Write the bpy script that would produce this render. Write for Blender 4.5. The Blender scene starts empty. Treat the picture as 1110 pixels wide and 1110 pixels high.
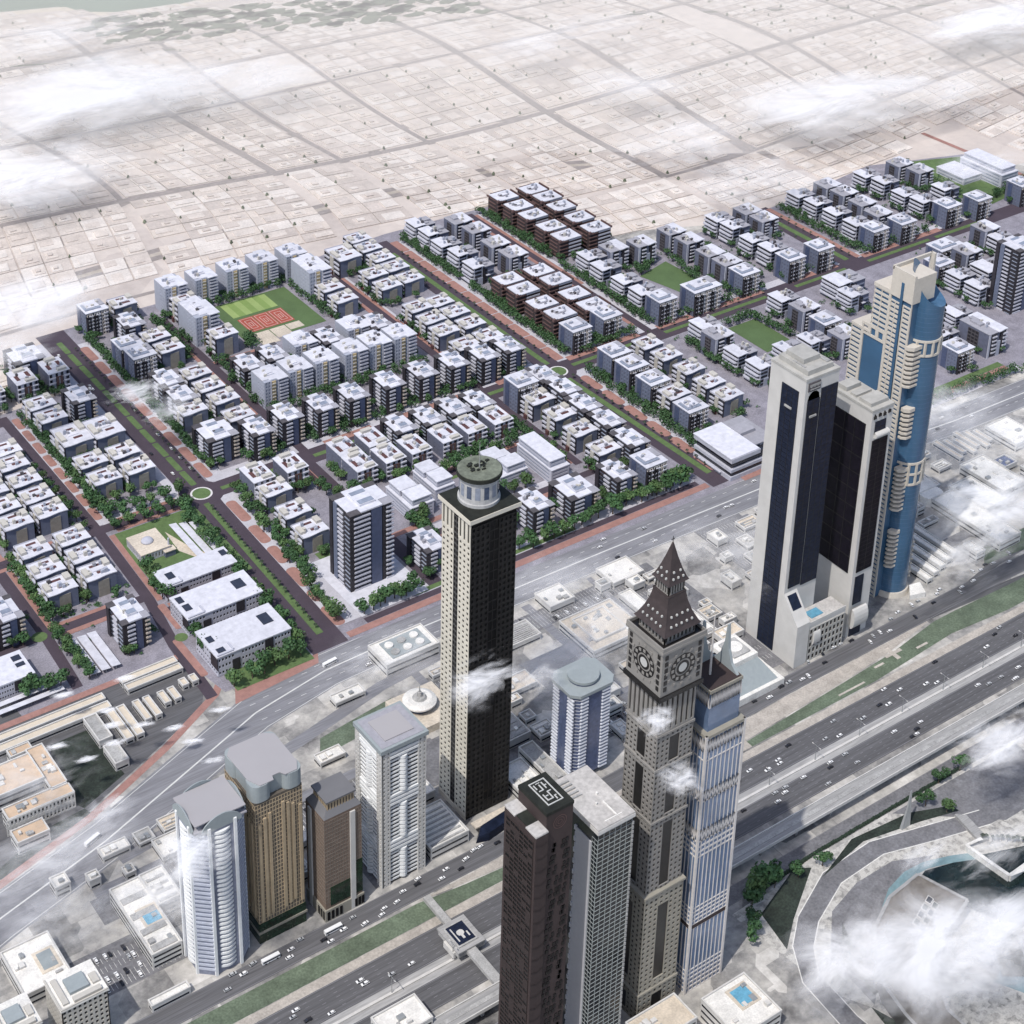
import bpy, math, random
from mathutils import Vector
rnd = random.Random(7)
R = math.radians
sc = bpy.context.scene
col = sc.collection

# ------------------------------------------------------------------ helpers
CNT = [0]
def lift(z):
    """sheets of one layer never share a plane"""
    CNT[0] = (CNT[0]+1) % 41; return z+CNT[0]*.00173
class MB:
    """collects faces, then links them as ONE mesh object"""
    def __init__(s): s.v = []; s.f = []; s.m = []
    def face(s, pts, mi=0):
        n = len(s.v); s.v += [tuple(p) for p in pts]; s.f.append(tuple(range(n, n + len(pts)))); s.m.append(mi)
    def box(s, x0, x1, y0, y1, z0, z1, mi=0, bottom=True):
        n = len(s.v)
        s.v += [(x0,y0,z0),(x1,y0,z0),(x1,y1,z0),(x0,y1,z0),(x0,y0,z1),(x1,y0,z1),(x1,y1,z1),(x0,y1,z1)]
        fs = [(4,5,6,7),(0,1,5,4),(1,2,6,5),(2,3,7,6),(3,0,4,7)]
        if bottom: fs.append((3,2,1,0))
        for f in fs: s.f.append(tuple(n+i for i in f)); s.m.append(mi)
        return s
    def prism(s, poly, z0, z1, mi=0, top=True, bottom=True):
        n = len(s.v); k = len(poly)
        a = sum(poly[i][0]*poly[(i+1)%k][1]-poly[(i+1)%k][0]*poly[i][1] for i in range(k))
        if a < 0: poly = poly[::-1]
        s.v += [(x,y,z0) for x,y in poly] + [(x,y,z1) for x,y in poly]
        for i in range(k):
            j = (i+1)%k; s.f.append((n+i,n+j,n+k+j,n+k+i)); s.m.append(mi)
        if top: s.f.append(tuple(n+k+i for i in range(k))); s.m.append(mi)
        if bottom: s.f.append(tuple(n+k-1-i for i in range(k))); s.m.append(mi)
        return s
    def loft(s, rings, mi=0, cap=True):
        k = len(rings[0]); n = len(s.v)
        for r in rings: s.v += [tuple(p) for p in r]
        for q in range(len(rings)-1):
            for i in range(k):
                j = (i+1)%k; a = n+q*k
                s.f.append((a+i,a+j,a+k+j,a+k+i)); s.m.append(mi)
        if cap:
            s.f.append(tuple(n+(len(rings)-1)*k+i for i in range(k))); s.m.append(mi)
            s.f.append(tuple(n+k-1-i for i in range(k))); s.m.append(mi)
        return s
    def cyl(s, x, y, r0, r1, z0, z1, n=16, mi=0):
        return s.loft([[(x+r*math.cos(2*math.pi*i/n), y+r*math.sin(2*math.pi*i/n), z) for i in range(n)] for r, z in ((r0,z0),(r1,z1))], mi)
    def sheet(s, poly, z, mi=0):
        k = len(poly); a = sum(poly[i][0]*poly[(i+1)%k][1]-poly[(i+1)%k][0]*poly[i][1] for i in range(k))
        if a < 0: poly = poly[::-1]
        z = lift(z); s.face([(x,y,z) for x,y in poly], mi); return s
    def rect(s, x0, x1, y0, y1, z, mi=0):
        z = lift(z); s.face([(x0,y0,z),(x1,y0,z),(x1,y1,z),(x0,y1,z)], mi); return s
    def strip(s, pts, w, z, mi=0):
        """a band of width w along a polyline, mitred"""
        L = []; z = lift(z)
        for i, p in enumerate(pts):
            a = pts[max(i-1,0)]; b = pts[min(i+1,len(pts)-1)]
            dx, dy = b[0]-a[0], b[1]-a[1]; d = math.hypot(dx,dy) or 1
            nx, ny = -dy/d*w/2, dx/d*w/2
            L.append(((p[0]+nx,p[1]+ny,z),(p[0]-nx,p[1]-ny,z)))
        for (a,b),(c,d) in zip(L, L[1:]): s.face([b,d,c,a], mi)
        return s
    def lat(s, ax, sg, pl, u0, u1, z0, z1, nc, nr, ow, oh, d=.5, mi=0, skip=None):
        """wall lattice with real openings on plane ax=pl, standing d proud in direction sg"""
        def P(u, z, o):
            return (pl+sg*o, u, z) if ax == 'x' else (u, pl+sg*o, z)
        cw = (u1-u0)/nc; ch = (z1-z0)/nr
        for i in range(nc):
            for j in range(nr):
                a, b = u0+i*cw, u0+(i+1)*cw; c, e = z0+j*ch, z0+(j+1)*ch
                if skip and skip(i,j):
                    s.face([P(a,c,d),P(b,c,d),P(b,e,d),P(a,e,d)], mi); continue
                ha, hb = a+cw*(1-ow)/2, b-cw*(1-ow)/2; hc, he = c+ch*(1-oh)/2, e-ch*(1-oh)/2
                if ow < 1:
                    s.face([P(a,c,d),P(ha,c,d),P(ha,e,d),P(a,e,d)], mi); s.face([P(hb,c,d),P(b,c,d),P(b,e,d),P(hb,e,d)], mi)
                if oh < 1:
                    s.face([P(ha,c,d),P(hb,c,d),P(hb,hc,d),P(ha,hc,d)], mi); s.face([P(ha,he,d),P(hb,he,d),P(hb,e,d),P(ha,e,d)], mi)
                s.face([P(ha,hc,d),P(hb,hc,d),P(hb,hc,0),P(ha,hc,0)], mi); s.face([P(ha,he,0),P(hb,he,0),P(hb,he,d),P(ha,he,d)], mi)
                s.face([P(ha,hc,0),P(ha,he,0),P(ha,he,d),P(ha,hc,d)], mi); s.face([P(hb,hc,d),P(hb,he,d),P(hb,he,0),P(hb,hc,0)], mi)
        # outer edges of the panel
        s.face([P(u0,z0,0),P(u0,z0,d),P(u0,z1,d),P(u0,z1,0)], mi); s.face([P(u1,z0,d),P(u1,z0,0),P(u1,z1,0),P(u1,z1,d)], mi)
        s.face([P(u0,z1,0),P(u0,z1,d),P(u1,z1,d),P(u1,z1,0)], mi); s.face([P(u0,z0,d),P(u0,z0,0),P(u1,z0,0),P(u1,z0,d)], mi)
        return s
    def build(s, name, mat, parent=None, loc=(0,0,0), smooth=False):
        me = bpy.data.meshes.new(name); me.from_pydata(s.v, [], s.f); me.update()
        for m in (mat if isinstance(mat, (list,tuple)) else [mat]): me.materials.append(m)
        if any(s.m): me.polygons.foreach_set('material_index', s.m)
        if smooth: me.polygons.foreach_set('use_smooth', [True]*len(s.f))
        o = bpy.data.objects.new(name, me); col.objects.link(o); o.location = loc
        if parent: o.parent = parent
        return o

def tag(o, label=None, cat=None, group=None, kind=None):
    if label: o['label'] = label
    if cat: o['category'] = cat
    if group: o['group'] = group
    if kind: o['kind'] = kind
    return o
def empty(name, loc=(0,0,0), rz=0, label=None, cat=None, group=None):
    o = bpy.data.objects.new(name, None); col.objects.link(o); o.location = loc; o.rotation_euler = (0,0,rz)
    o.empty_display_size = 1
    return tag(o, label, cat, group)
KIDS = {}
def copy_tree(o, parent=None):
    c = o.copy(); col.objects.link(c)
    if parent: c.parent = parent
    for ch in o.children: copy_tree(ch, c)
    return c
def struct(name, mb, mat):
    o = mb.build(name, mat); o['kind'] = 'structure'; return o

# ------------------------------------------------------------------ materials (all procedural)
def mat(name, c, rough=.8, var=.12, scale=.3, metal=0, detail=4, spec=.4, bump=0, scale2=None, c2=None, stretch=None):
    m = bpy.data.materials.new(name); m.use_nodes = True; nt = m.node_tree; n = nt.nodes; l = nt.links
    b = n['Principled BSDF']; b.inputs['Roughness'].default_value = rough; b.inputs['Metallic'].default_value = metal
    b.inputs['Specular IOR Level'].default_value = spec
    tc = n.new('ShaderNodeTexCoord'); oi = n.new('ShaderNodeObjectInfo'); ad = n.new('ShaderNodeVectorMath'); ad.operation = 'MULTIPLY_ADD'
    l.new(oi.outputs['Random'], ad.inputs[0]); ad.inputs[1].default_value = (900,500,300); l.new(tc.outputs['Object'], ad.inputs[2])
    if stretch:
        sv_ = n.new('ShaderNodeVectorMath'); sv_.operation = 'MULTIPLY'; sv_.inputs[1].default_value = stretch; l.new(ad.outputs[0], sv_.inputs[0]); ad = sv_
    nz = n.new('ShaderNodeTexNoise'); nz.inputs['Scale'].default_value = scale; nz.inputs['Detail'].default_value = detail; nz.inputs['Roughness'].default_value = .65
    l.new(ad.outputs[0], nz.inputs['Vector'])
    r = n.new('ShaderNodeValToRGB'); e = r.color_ramp.elements
    lo = c2 if c2 else tuple(max(0,x*(1-var)) for x in c); hi = c if c2 else tuple(min(1,x*(1+var)) for x in c)
    e[0].position = .33; e[0].color = (*lo,1); e[1].position = .68; e[1].color = (*hi,1)
    l.new(nz.outputs['Fac'], r.inputs[0]); out = r.outputs[0]
    if scale2:
        n2 = n.new('ShaderNodeTexNoise'); n2.inputs['Scale'].default_value = scale2; n2.inputs['Detail'].default_value = 3
        l.new(ad.outputs[0], n2.inputs['Vector'])
        mr = n.new('ShaderNodeMapRange'); mr.inputs[1].default_value = .3; mr.inputs[2].default_value = .7; mr.inputs[3].default_value = 1-var; mr.inputs[4].default_value = 1+var
        l.new(n2.outputs['Fac'], mr.inputs[0])
        mx = n.new('ShaderNodeMix'); mx.data_type = 'RGBA'; mx.blend_type = 'MULTIPLY'; mx.inputs[0].default_value = 1
        l.new(out, mx.inputs[6]); l.new(mr.outputs[0], mx.inputs[7]); out = mx.outputs[2]
    # slight value shift from one building to the next
    hs = n.new('ShaderNodeHueSaturation'); mv = n.new('ShaderNodeMapRange'); mv.inputs[3].default_value = 1-var*.5; mv.inputs[4].default_value = 1+var*.5
    l.new(oi.outputs['Random'], mv.inputs[0]); l.new(mv.outputs[0], hs.inputs['Value']); l.new(out, hs.inputs['Color'])
    l.new(hs.outputs[0], b.inputs['Base Color'])
    if bump:
        bp = n.new('ShaderNodeBump'); bp.inputs['Strength'].default_value = bump; bp.inputs['Distance'].default_value = .3
        l.new(nz.outputs['Fac'], bp.inputs['Height']); l.new(bp.outputs[0], b.inputs['Normal'])
    return m
def satellite(name, cols, s1=.02, s2=.25, rough=.9):
    """patchy aerial ground: blocky voronoi plots, streaks and fine grain"""
    m = bpy.data.materials.new(name); m.use_nodes = True; nt = m.node_tree; n = nt.nodes; l = nt.links
    b = n['Principled BSDF']; b.inputs['Roughness'].default_value = rough; b.inputs['Specular IOR Level'].default_value = .2
    tc = n.new('ShaderNodeTexCoord')
    vo = n.new('ShaderNodeTexVoronoi'); vo.distance = 'CHEBYCHEV'; vo.inputs['Scale'].default_value = s1; vo.inputs['Randomness'].default_value = .8
    l.new(tc.outputs['Object'], vo.inputs['Vector'])
    sp = n.new('ShaderNodeSeparateColor'); l.new(vo.outputs['Color'], sp.inputs[0])
    nz = n.new('ShaderNodeTexNoise'); nz.inputs['Scale'].default_value = s2; nz.inputs['Detail'].default_value = 8; nz.inputs['Roughness'].default_value = .7
    l.new(tc.outputs['Object'], nz.inputs['Vector'])
    nb = n.new('ShaderNodeTexNoise'); nb.inputs['Scale'].default_value = s1*.8; nb.inputs['Detail'].default_value = 6
    l.new(tc.outputs['Object'], nb.inputs['Vector'])
    a = n.new('ShaderNodeMath'); a.operation = 'MULTIPLY_ADD'; a.inputs[1].default_value = .3; l.new(sp.outputs[0], a.inputs[0]); l.new(nb.outputs['Fac'], a.inputs[2])
    a2 = n.new('ShaderNodeMath'); a2.operation = 'MULTIPLY_ADD'; a2.inputs[1].default_value = .7; l.new(nz.outputs['Fac'], a2.inputs[0]); l.new(a.outputs[0], a2.inputs[2])
    mr = n.new('ShaderNodeMapRange'); mr.inputs[1].default_value = .65; mr.inputs[2].default_value = 1.35; l.new(a2.outputs[0], mr.inputs[0])
    r = n.new('ShaderNodeValToRGB'); e = r.color_ramp.elements
    while len(e) < len(cols): e.new(.5)
    for i, c in enumerate(cols): e[i].position = i/(len(cols)-1); e[i].color = (*c,1)
    l.new(mr.outputs[0], r.inputs[0]); l.new(r.outputs[0], b.inputs['Base Color'])
    return m

M = {}
def dm(k, *a, **kw): M[k] = mat(k, *a, **kw)
dm('white_roof', (.60,.60,.655), var=.13, scale=.2, detail=6)
dm('white_wall', (.47,.475,.54), var=.07, scale=.2)
dm('cream', (.50,.475,.43), var=.06)
dm('maroon', (.10,.045,.045), var=.15)
dm('dark_wall', (.030,.027,.034), var=.3, rough=.6)
dm('dark_roof', (.085,.078,.085), var=.2)
dm('slate_wall', (.13,.14,.195), var=.12)
dm('blue_wall', (.135,.155,.22), var=.1)
dm('navy_panel', (.07,.088,.155), var=.15, rough=.4)
dm('window_dark', (.02,.022,.03), rough=.12, var=.3, spec=.5)
dm('window_blue', (.07,.09,.14), rough=.12, var=.2, spec=.6)
dm('beige_panel', (.28,.26,.225), var=.12)
dm('pale_wall', (.37,.39,.46), var=.06)
dm('yellow_panel', (.50,.39,.22), var=.2)
dm('brown_wall', (.055,.040,.042), var=.2)
dm('brown_trim', (.125,.075,.07), var=.15)
dm('grey_roof', (.33,.325,.36), var=.1)
dm('grey_glass', (.26,.29,.36), rough=.25, var=.15, spec=.6)
dm('window_beige', (.44,.39,.345), var=.1)
dm('solar', (.035,.04,.06), rough=.25, var=.2, spec=.6)
# ground
dm('walk', (.47,.46,.50), var=.08, scale=.05, scale2=.8)
dm('verge_sand', (.45,.41,.365), var=.16, scale=.12, scale2=.8)
dm('brick_grid', (.215,.175,.145), var=.15, scale=.3)
dm('window_cream', (.66,.60,.54), var=.1)
dm('pavement', (.235,.222,.255), var=.2, scale=.08, scale2=.9)  # darkened so the shade between the houses sits in its colour
dm('asphalt_district', (.066,.050,.066), var=.10, scale=.06, scale2=1.2)
dm('brick', (.33,.18,.155), var=.13, scale=.2, scale2=2)
dm('kerb', (.62,.60,.60), var=.08)
dm('lawn', (.105,.165,.062), var=.18, scale=.25, scale2=2.5)
dm('turf', (.085,.135,.055), var=.10, scale=.05, scale2=1.5)
dm('turf_light', (.20,.29,.09), var=.08, scale=.05, scale2=1.5)
dm('turf_pale', (.27,.36,.13), var=.08, scale=.05, scale2=1.5)
dm('court_red', (.36,.085,.06), var=.12, scale=.1)
dm('court_line', (.60,.45,.40), var=.05)
dm('sand', (.58,.51,.42), var=.14, scale=.05, scale2=.6)
dm('asphalt', (.160,.158,.166), var=.2, scale=.12, scale2=.6)
dm('asphalt_dark', (.108,.107,.113), var=.2, scale=.35, scale2=1.5, stretch=(.03,1,1))
dm('road_pale', (.215,.215,.232), var=.16, scale=.25, scale2=1.2, stretch=(.05,1,1))
dm('concrete', (.34,.335,.33), var=.16, scale=.2, scale2=.9, stretch=(.1,1,1))
dm('paint', (.62,.62,.60), var=.1)
dm('grass_strip', (.125,.160,.110), var=.25, scale=.07, scale2=.7)
dm('grass_dark', (.025,.034,.026), var=.4, scale=.07, scale2=.7)
dm('water_pool', (.14,.36,.50), rough=.08, var=.2, spec=.5)
dm('water_dark', (.012,.022,.022), rough=.08, var=.4, scale=.05, spec=.5)
dm('water_pale', (.19,.285,.305), rough=.1, var=.12, spec=.5)
dm('sea', (.15,.21,.15), rough=.6, var=.1, scale=.01)
M['ground'] = satellite('ground', [(.085,.083,.085),(.25,.243,.235),(.45,.43,.40),(.66,.635,.60)], .035, .16)
M['town'] = satellite('town', [(.43,.375,.345),(.52,.46,.425),(.585,.52,.475),(.635,.57,.525)], .012, .08)
M['mosaic'] = satellite('mosaic', [(.17,.17,.165),(.36,.345,.32),(.55,.53,.49),(.27,.265,.25)], .25, .9)
# towers
dm('tower_beige', (.66,.62,.53), var=.07, scale=.05)
dm('black_glass', (.004,.004,.005), rough=.3, var=.3, spec=.25)
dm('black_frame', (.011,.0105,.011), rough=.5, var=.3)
dm('charcoal_strip', (.07,.068,.066), rough=.4, var=.2)
dm('roof_dark', (.016,.018,.014), var=.4, scale=.2)
dm('disc_green', (.20,.22,.17), var=.35, scale=.25, c2=(.10,.11,.085))
dm('drum_grey', (.45,.45,.45), var=.15)
dm('stone_grey', (.56,.545,.52), var=.06, scale=.08)
dm('navy_glass', (.013,.018,.036), rough=.4, var=.3, spec=.15)
dm('plum_glass', (.012,.010,.017), rough=.45, var=.4, spec=.12)
dm('roof_stone', (.40,.39,.365), var=.14, scale=.12)
dm('blue_glass', (.048,.115,.205), rough=.25, var=.12, scale=.03, spec=.5)
dm('blue_glass_band', (.065,.14,.24), rough=.12, var=.12, spec=.6)
dm('tower_cream', (.56,.515,.45), var=.05)
dm('clock_stone', (.255,.242,.225), var=.10, scale=.08)
dm('clock_beige', (.30,.28,.235), var=.10, scale=.08)
dm('clock_roof', (.050,.038,.038), var=.2, rough=.6)
dm('clock_dark', (.014,.013,.013), rough=.35, var=.3)
dm('clock_face', (.50,.50,.48), var=.05)
dm('lilac_glass', (.13,.185,.29), rough=.14, var=.22, scale=.04, spec=.6)
dm('lilac_glass_b', (.20,.24,.36), rough=.14, var=.2, scale=.08, spec=.6)
dm('rose_trim', (.60,.57,.55), var=.08)
dm('umber', (.046,.032,.031), var=.12, scale=.1)
dm('umber_line', (.034,.024,.023), var=.1)
dm('chrome_grid', (.34,.365,.36), var=.08)
dm('dark_teal', (.007,.012,.017), rough=.15, var=.4, spec=.45)
dm('silver_panel', (.50,.50,.52), var=.04, rough=.45)
dm('roof_weathered', (.46,.44,.42), var=.16, scale=.06, scale2=.5)
dm('tan', (.40,.315,.21), var=.10, scale=.15)
dm('tan_wall', (.115,.098,.080), var=.2, scale=.3)
dm('brown_brick', (.185,.135,.105), var=.2, scale=.4)
dm('mauve_roof', (.36,.345,.355), var=.03, scale=.02)
dm('slate_roof', (.16,.16,.17), var=.06, scale=.05)
dm('slate_blue', (.30,.335,.345), var=.05)
dm('green_glass', (.012,.032,.018), rough=.15, var=.6, scale=.2)
dm('balcony_white', (.78,.79,.79), var=.05)
dm('balcony_blue', (.46,.485,.56), var=.1)
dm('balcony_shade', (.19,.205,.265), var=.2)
dm('ribbon_white', (.66,.68,.74), var=.05)
dm('glass_violet', (.10,.125,.22), rough=.15, var=.2, spec=.6)
dm('low_white', (.72,.70,.66), var=.12, scale=.12, scale2=.9)
dm('low_grey', (.36,.355,.345), var=.18, scale=.12, scale2=.9)
dm('low_beige', (.60,.52,.42), var=.12, scale=.12, scale2=.9)
dm('low_wall', (.58,.565,.54), var=.10, scale=.2)
dm('roof_peach', (.56,.42,.30), var=.10, scale=.15)
dm('shed_beige', (.60,.53,.43), var=.06, scale=.2)
dm('steel', (.35,.36,.36), rough=.4, metal=.3, var=.1)
dm('crescent_brown', (.16,.145,.13), var=.15, scale=.08, scale2=.6)
dm('car_white', (.80,.80,.80), rough=.3, var=.03)
dm('car_silver', (.45,.46,.47), rough=.3, var=.1)
dm('car_dark', (.03,.03,.035), rough=.3, var=.3)
dm('car_red', (.33,.03,.03), rough=.3, var=.1)
dm('leaf', (.064,.138,.046), var=.5, scale=.5, rough=.7, c2=(.035,.085,.036))
dm('leaf_pale', (.098,.165,.055), var=.5, scale=.5, rough=.7, c2=(.05,.105,.04))
dm('leaf_dark', (.026,.045,.026), var=.5, scale=.5, rough=.7, c2=(.012,.022,.014))
dm('palm_leaf', (.030,.048,.026), var=.4, scale=.5, rough=.7)
dm('bark', (.10,.075,.055), var=.25)
for i,(c) in enumerate([(.62,.555,.505),(.57,.505,.46),(.66,.605,.56),(.51,.45,.41),(.60,.53,.475)]): dm('villa%d'%i, c, var=.10, scale=.06, scale2=.5)
dm('far_road', (.295,.262,.248), var=.12, scale=.01, scale2=.2)
dm('far_verge', (.43,.38,.33), var=.12, scale=.01, scale2=.2)
dm('far_green', (.13,.15,.10), var=.3, scale=.03)

# ------------------------------------------------------------------ world, sun, camera
SUN_EL, SUN_AZ = R(59), R(200)          # azimuth counter-clockwise from +X of the direction TOWARDS the sun
w = bpy.data.worlds.new('World'); sc.world = w; w.use_nodes = True
nt = w.node_tree; bg = nt.nodes['Background']; sky = nt.nodes.new('ShaderNodeTexSky'); sky.sky_type = 'NISHITA'
sky.sun_disc = False; sky.sun_elevation = SUN_EL; sky.sun_rotation = R(90)-SUN_AZ; sky.dust_density = 2.5; sky.air_density = 1.0; sky.altitude = 300
bg.inputs[1].default_value = 0.15; nt.links.new(sky.outputs[0], bg.inputs[0])
sd = bpy.data.lights.new('sun', 'SUN'); sd.energy = 3.2; sd.angle = R(.6); sd.color = (1,.965,.91)
so = bpy.data.objects.new('sun', sd); col.objects.link(so)
so.rotation_euler = Vector((math.cos(SUN_EL)*math.cos(SUN_AZ), math.cos(SUN_EL)*math.sin(SUN_AZ), math.sin(SUN_EL))).to_track_quat('Z','Y').to_euler()
sc.view_settings.view_transform = 'Standard'; sc.view_settings.look = 'None'; sc.view_settings.exposure = 0
sc.cycles.transparent_max_bounces = 48; sc.cycles.max_bounces = 5; sc.cycles.diffuse_bounces = 2; sc.cycles.glossy_bounces = 2
cd = bpy.data.cameras.new('camera'); cam = bpy.data.objects.new('camera', cd); col.objects.link(cam); sc.camera = cam
cd.sensor_width = 36; cd.sensor_fit = 'HORIZONTAL'; cd.lens = 36*1962.09/1110; cd.shift_y = -(555-177.34)/1110; cd.clip_start = 1; cd.clip_end = 20000
def set_cam():
    from mathutils import Matrix
    p, r, t = R(24.043), R(1.576), R(-36.3)
    fw = Vector((0,math.cos(p),-math.sin(p))); r0 = Vector((1,0,0)); u0 = Vector((0,math.sin(p),math.cos(p)))
    rr = r0*math.cos(r)+u0*math.sin(r); uu = -r0*math.sin(r)+u0*math.cos(r)
    m = Matrix((rr,uu,-fw)).transposed()
    m = Matrix.Rotation(t,3,'Z') @ m
    cam.matrix_world = Matrix.Translation((0,0,900)) @ m.to_4x4()
set_cam()

# ------------------------------------------------------------------ ground sheets
g = MB(); g.rect(-6000,9000,-5000,12000,0); struct('ground', g, M['ground'])
g = MB(); g.sheet([(250,1395),(560,1420),(960,1500),(1370,1330),(2600,1180),(5200,1400),(5200,6000),(-1500,6000),(-1500,1395)], .03); struct('town_ground', g, M['town'])
# sea and far coast
g = MB(); g.sheet([(820,2490),(958,2452),(966,2420),(1050,2366),(1145,2372),(1330,2330),(2400,3600),(200,4200),(0,3000)], .08); struct('sea', g, M['sea'])
g = MB(); g.strip([(800,2475),(900,2458),(962,2440),(972,2408),(1050,2358),(1150,2366),(1340,2322)], 16, .10); struct('beach', g, M['sand'])
# --- the wide road in front of the new district
fr = [(40,770),(150,822),(250,857),(330,880),(400,907),(470,934),(535,946),(620,948),(800,946),(1000,941),(1200,923),(1500,915),(2600,905)]
g = MB(); g.strip(fr, 37, .06); struct('front_road', g, M['road_pale'])
g = MB()
for off, wd in ((-17.6,.5),(17.6,.5),(.0,1.2)):
    pts = [(x, y+off) for x, y in fr]; g.strip(pts, wd, .12)
struct('front_road_line', g, M['paint'])
g = MB()
for off in (-9,9):
    for i in range(0,150):
        x = 470+i*12; 
        y = 934+(x-470)/65*12 if x < 535 else 946 if x < 900 else 946-(x-900)*.03 if x<1000 else 943-(x-1000)*.09 if x<1200 else 925-(x-1200)*.033
        g.rect(x, x+4.5, y+off-.2, y+off+.2, .12)
struct('front_road_dash', g, M['paint'])
# --- highway, from the service road to the viaduct
sv = [(-400,730),(520,730.5),(650,734),(800,740),(1000,742),(1100,741),(3000,741)]
g = MB(); g.strip(sv, 16, .06); struct('service_road', g, M['asphalt_dark'])
g = MB(); g.rect(-400,3000,676,698,.06); g.rect(-400,3000,646,665,.06); struct('highway', g, M['asphalt_dark'])
g = MB(); g.rect(-400,3000,606,618,.06); struct('lower_road', g, M['asphalt'])
g = MB(); g.rect(-400,3000,665,676,.05); struct('median', g, M['concrete'])
g = MB(); g.box(-400,3000,669.6,671.4,.05,1.0); tag(g.build('median_barrier', M['low_wall']), 'long pale barrier between the two highway carriageways', 'barrier')
g = MB()
for y in (676.8,697.2,646.8,664.2,606.5,617.5): g.rect(-400,3000,y-.16,y+.16,.20)
for o in (-7.4,7.4): g.strip([(x,y+o) for x,y in sv],.3,.20)
for y in (680.2,683.6,687,690.4,693.8,650.2,653.8,657.4,661,612): 
    for i in range(0,115): g.rect(180+i*9.6,182.6+i*9.6,y-.13,y+.13,.20)
struct('lane_marking', g, M['road_pale'])
g = MB(); g.sheet([(-300,705),(560,705),(560,712),(505,716),(470,720),(-300,721)],.13); g.sheet([(745,706),(870,706),(960,712),(1020,707),(1500,707),(1500,728),(1050,728),(985,730),(960,730),(905,722),(860,719),(745,712)],.13); g.sheet([(1050,757),(1100,753),(1160,757),(1160,772),(1070,775)],.13)
struct('grass_verge', g, M['grass_strip'])
g = MB(); g.sheet([(470,721),(505,717),(560,713),(560,705),(745,706),(745,713),(860,720),(905,724),(955,732),(955,733),(800,731),(650,725),(520,721.5)],.23); g.rect(-300,1500,698.3,704.7,.02); struct('sand_verge', g, M['verge_sand'])
g = MB()
for a in ((902,714,906,728),(896,719.5,913,722.5),(880,716,890,718),(924,714,936,716),(835,709,862,710.6)): g.rect(a[0],a[2],a[1],a[3],.33)
struct('verge_path', g, M['verge_sand'])
g = MB(); g.strip([(1300,763),(1150,760),(1060,754),(1010,744)], 7, .16); g.strip([(1200,712),(1080,726),(1010,733),(960,737)], 7, .16); struct('slip_road', g, M['asphalt_dark'])
for i in range(26):
    pass
# south side: plaza, curved roads, lake
g = MB(); g.sheet([(630,600),(690,603),(800,604),(1000,604),(1000,420),(700,420),(640,520)],.05); struct('plaza', g, M['mosaic'])
def arc(cx, cy, r, a0, a1, n=24): return [(cx+r*math.cos(R(a0+(a1-a0)*i/n)), cy+r*math.sin(R(a0+(a1-a0)*i/n))) for i in range(n+1)]
g = MB(); g.strip([(640,440),(634,500),(637,536),(650,556),(668,570),(705,586),(748,588),(788,577),(830,566),(1000,560)], 13, .10); struct('curved_road', g, M['asphalt'])
g = MB()
for w_ in (-6.6,6.6):
    g.strip([(640+w_*-1,440),(634-w_,500),(637-w_,536),(650-w_*.8,556+w_*.6),(668-w_*.6,570+w_*.8),(705-w_*.3,586+w_),(748,588+w_),(788+w_*.3,577+w_),(830+w_*.3,566+w_)], .7, .14)
struct('road_edge', g, M['low_white'])
g = MB(); g.sheet([(655,500),(658,540),(685,566),(715,574),(748,574),(775,562),(725,556),(700,540),(684,520)],.09); g.sheet([(780,604),(905,602),(900,556),(840,556)],.09); struct('asphalt_apron', g, M['asphalt'])
g = MB(); g.sheet([(742,550),(760,556),(800,545),(850,527),(870,480),(800,470),(768,500),(758,522)],.08); struct('lake', g, M['water_dark'])
g = MB(); g.strip([(716,548),(730,556),(748,560),(764,559),(782,553),(800,545)], 6, .12); g.sheet([(728,470),(742,476),(750,466),(738,452)],.12); struct('shallow_pool', g, M['water_pale'])
g = MB(); g.sheet([(660,505),(664,536),(684,556),(672,530),(668,505)],.16); g.sheet([(640,430),(652,500),(662,470),(655,430)],.17); g.sheet([(690,606),(700,600),(660,575),(640,560),(646,590)],.12); g.sheet([(700,590),(745,597),(790,588),(820,580),(820,586),(790,598),(740,603)],.14); g.sheet([(735,470),(760,500),(768,486),(750,460)],.15); struct('planting', g, M['grass_dark'])
g = MB(); g.rect(1010,1200,560,604,.09); struct('red_court', g, M['court_red'])
# ground around the towers: paving, car parks, dark yards
g = MB()
for a in ((585,700,790,800),(560,620,800,840),(640,700,770,800),(440,500,800,835),(300,420,815,838),(640,820,895,915),(1000,1300,790,800),(700,770,770,790),(270,335,764,800)): g.rect(*a[:2],*a[2:],.05)
for a in ((770,830,760,890),(880,930,860,925),(1040,1070,870,915),(590,640,862,890),(520,560,800,842),(455,500,745,800),(340,390,800,835),(930,985,800,860),(660,705,835,870)): g.rect(*a[:2],*a[2:],.052)
struct('car_park', g, M['asphalt'])
g = MB()
for x0,x1,ys in ((440,500,(803,809,819,825,832)),(642,700,(772,778,789,795)),(278,332,(766,771,781,788)),(645,815,(896,902,908,914)),(592,638,(866,874,884)),(882,928,(866,878,890,902,914)),(1042,1068,(876,886,896,906)),(932,984,(806,818,830,842,854)),(342,388,(804,812,822,830)),(772,828,(770,782,870,882))):
    for y in ys:
        for k in range(int((x1-x0)/2.9)): g.rect(x0+k*2.9,x0+k*2.9+.22,y,y+4.6,.15)
struct('parking_line', g, M['low_white'])
g = MB()
for a in ((585,592,770,930),(700,708,765,925),(765,770,760,925),(620,770,800,806),(930,936,800,920),(1020,1028,800,905),(440,446,762,900),(305,540,838,846)): g.rect(*a[:2],*a[2:],.07)
g.strip([(330,860),(400,868),(470,888),(560,908),(640,915)], 10, .08)
struct('lane', g, M['road_pale'])
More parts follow.
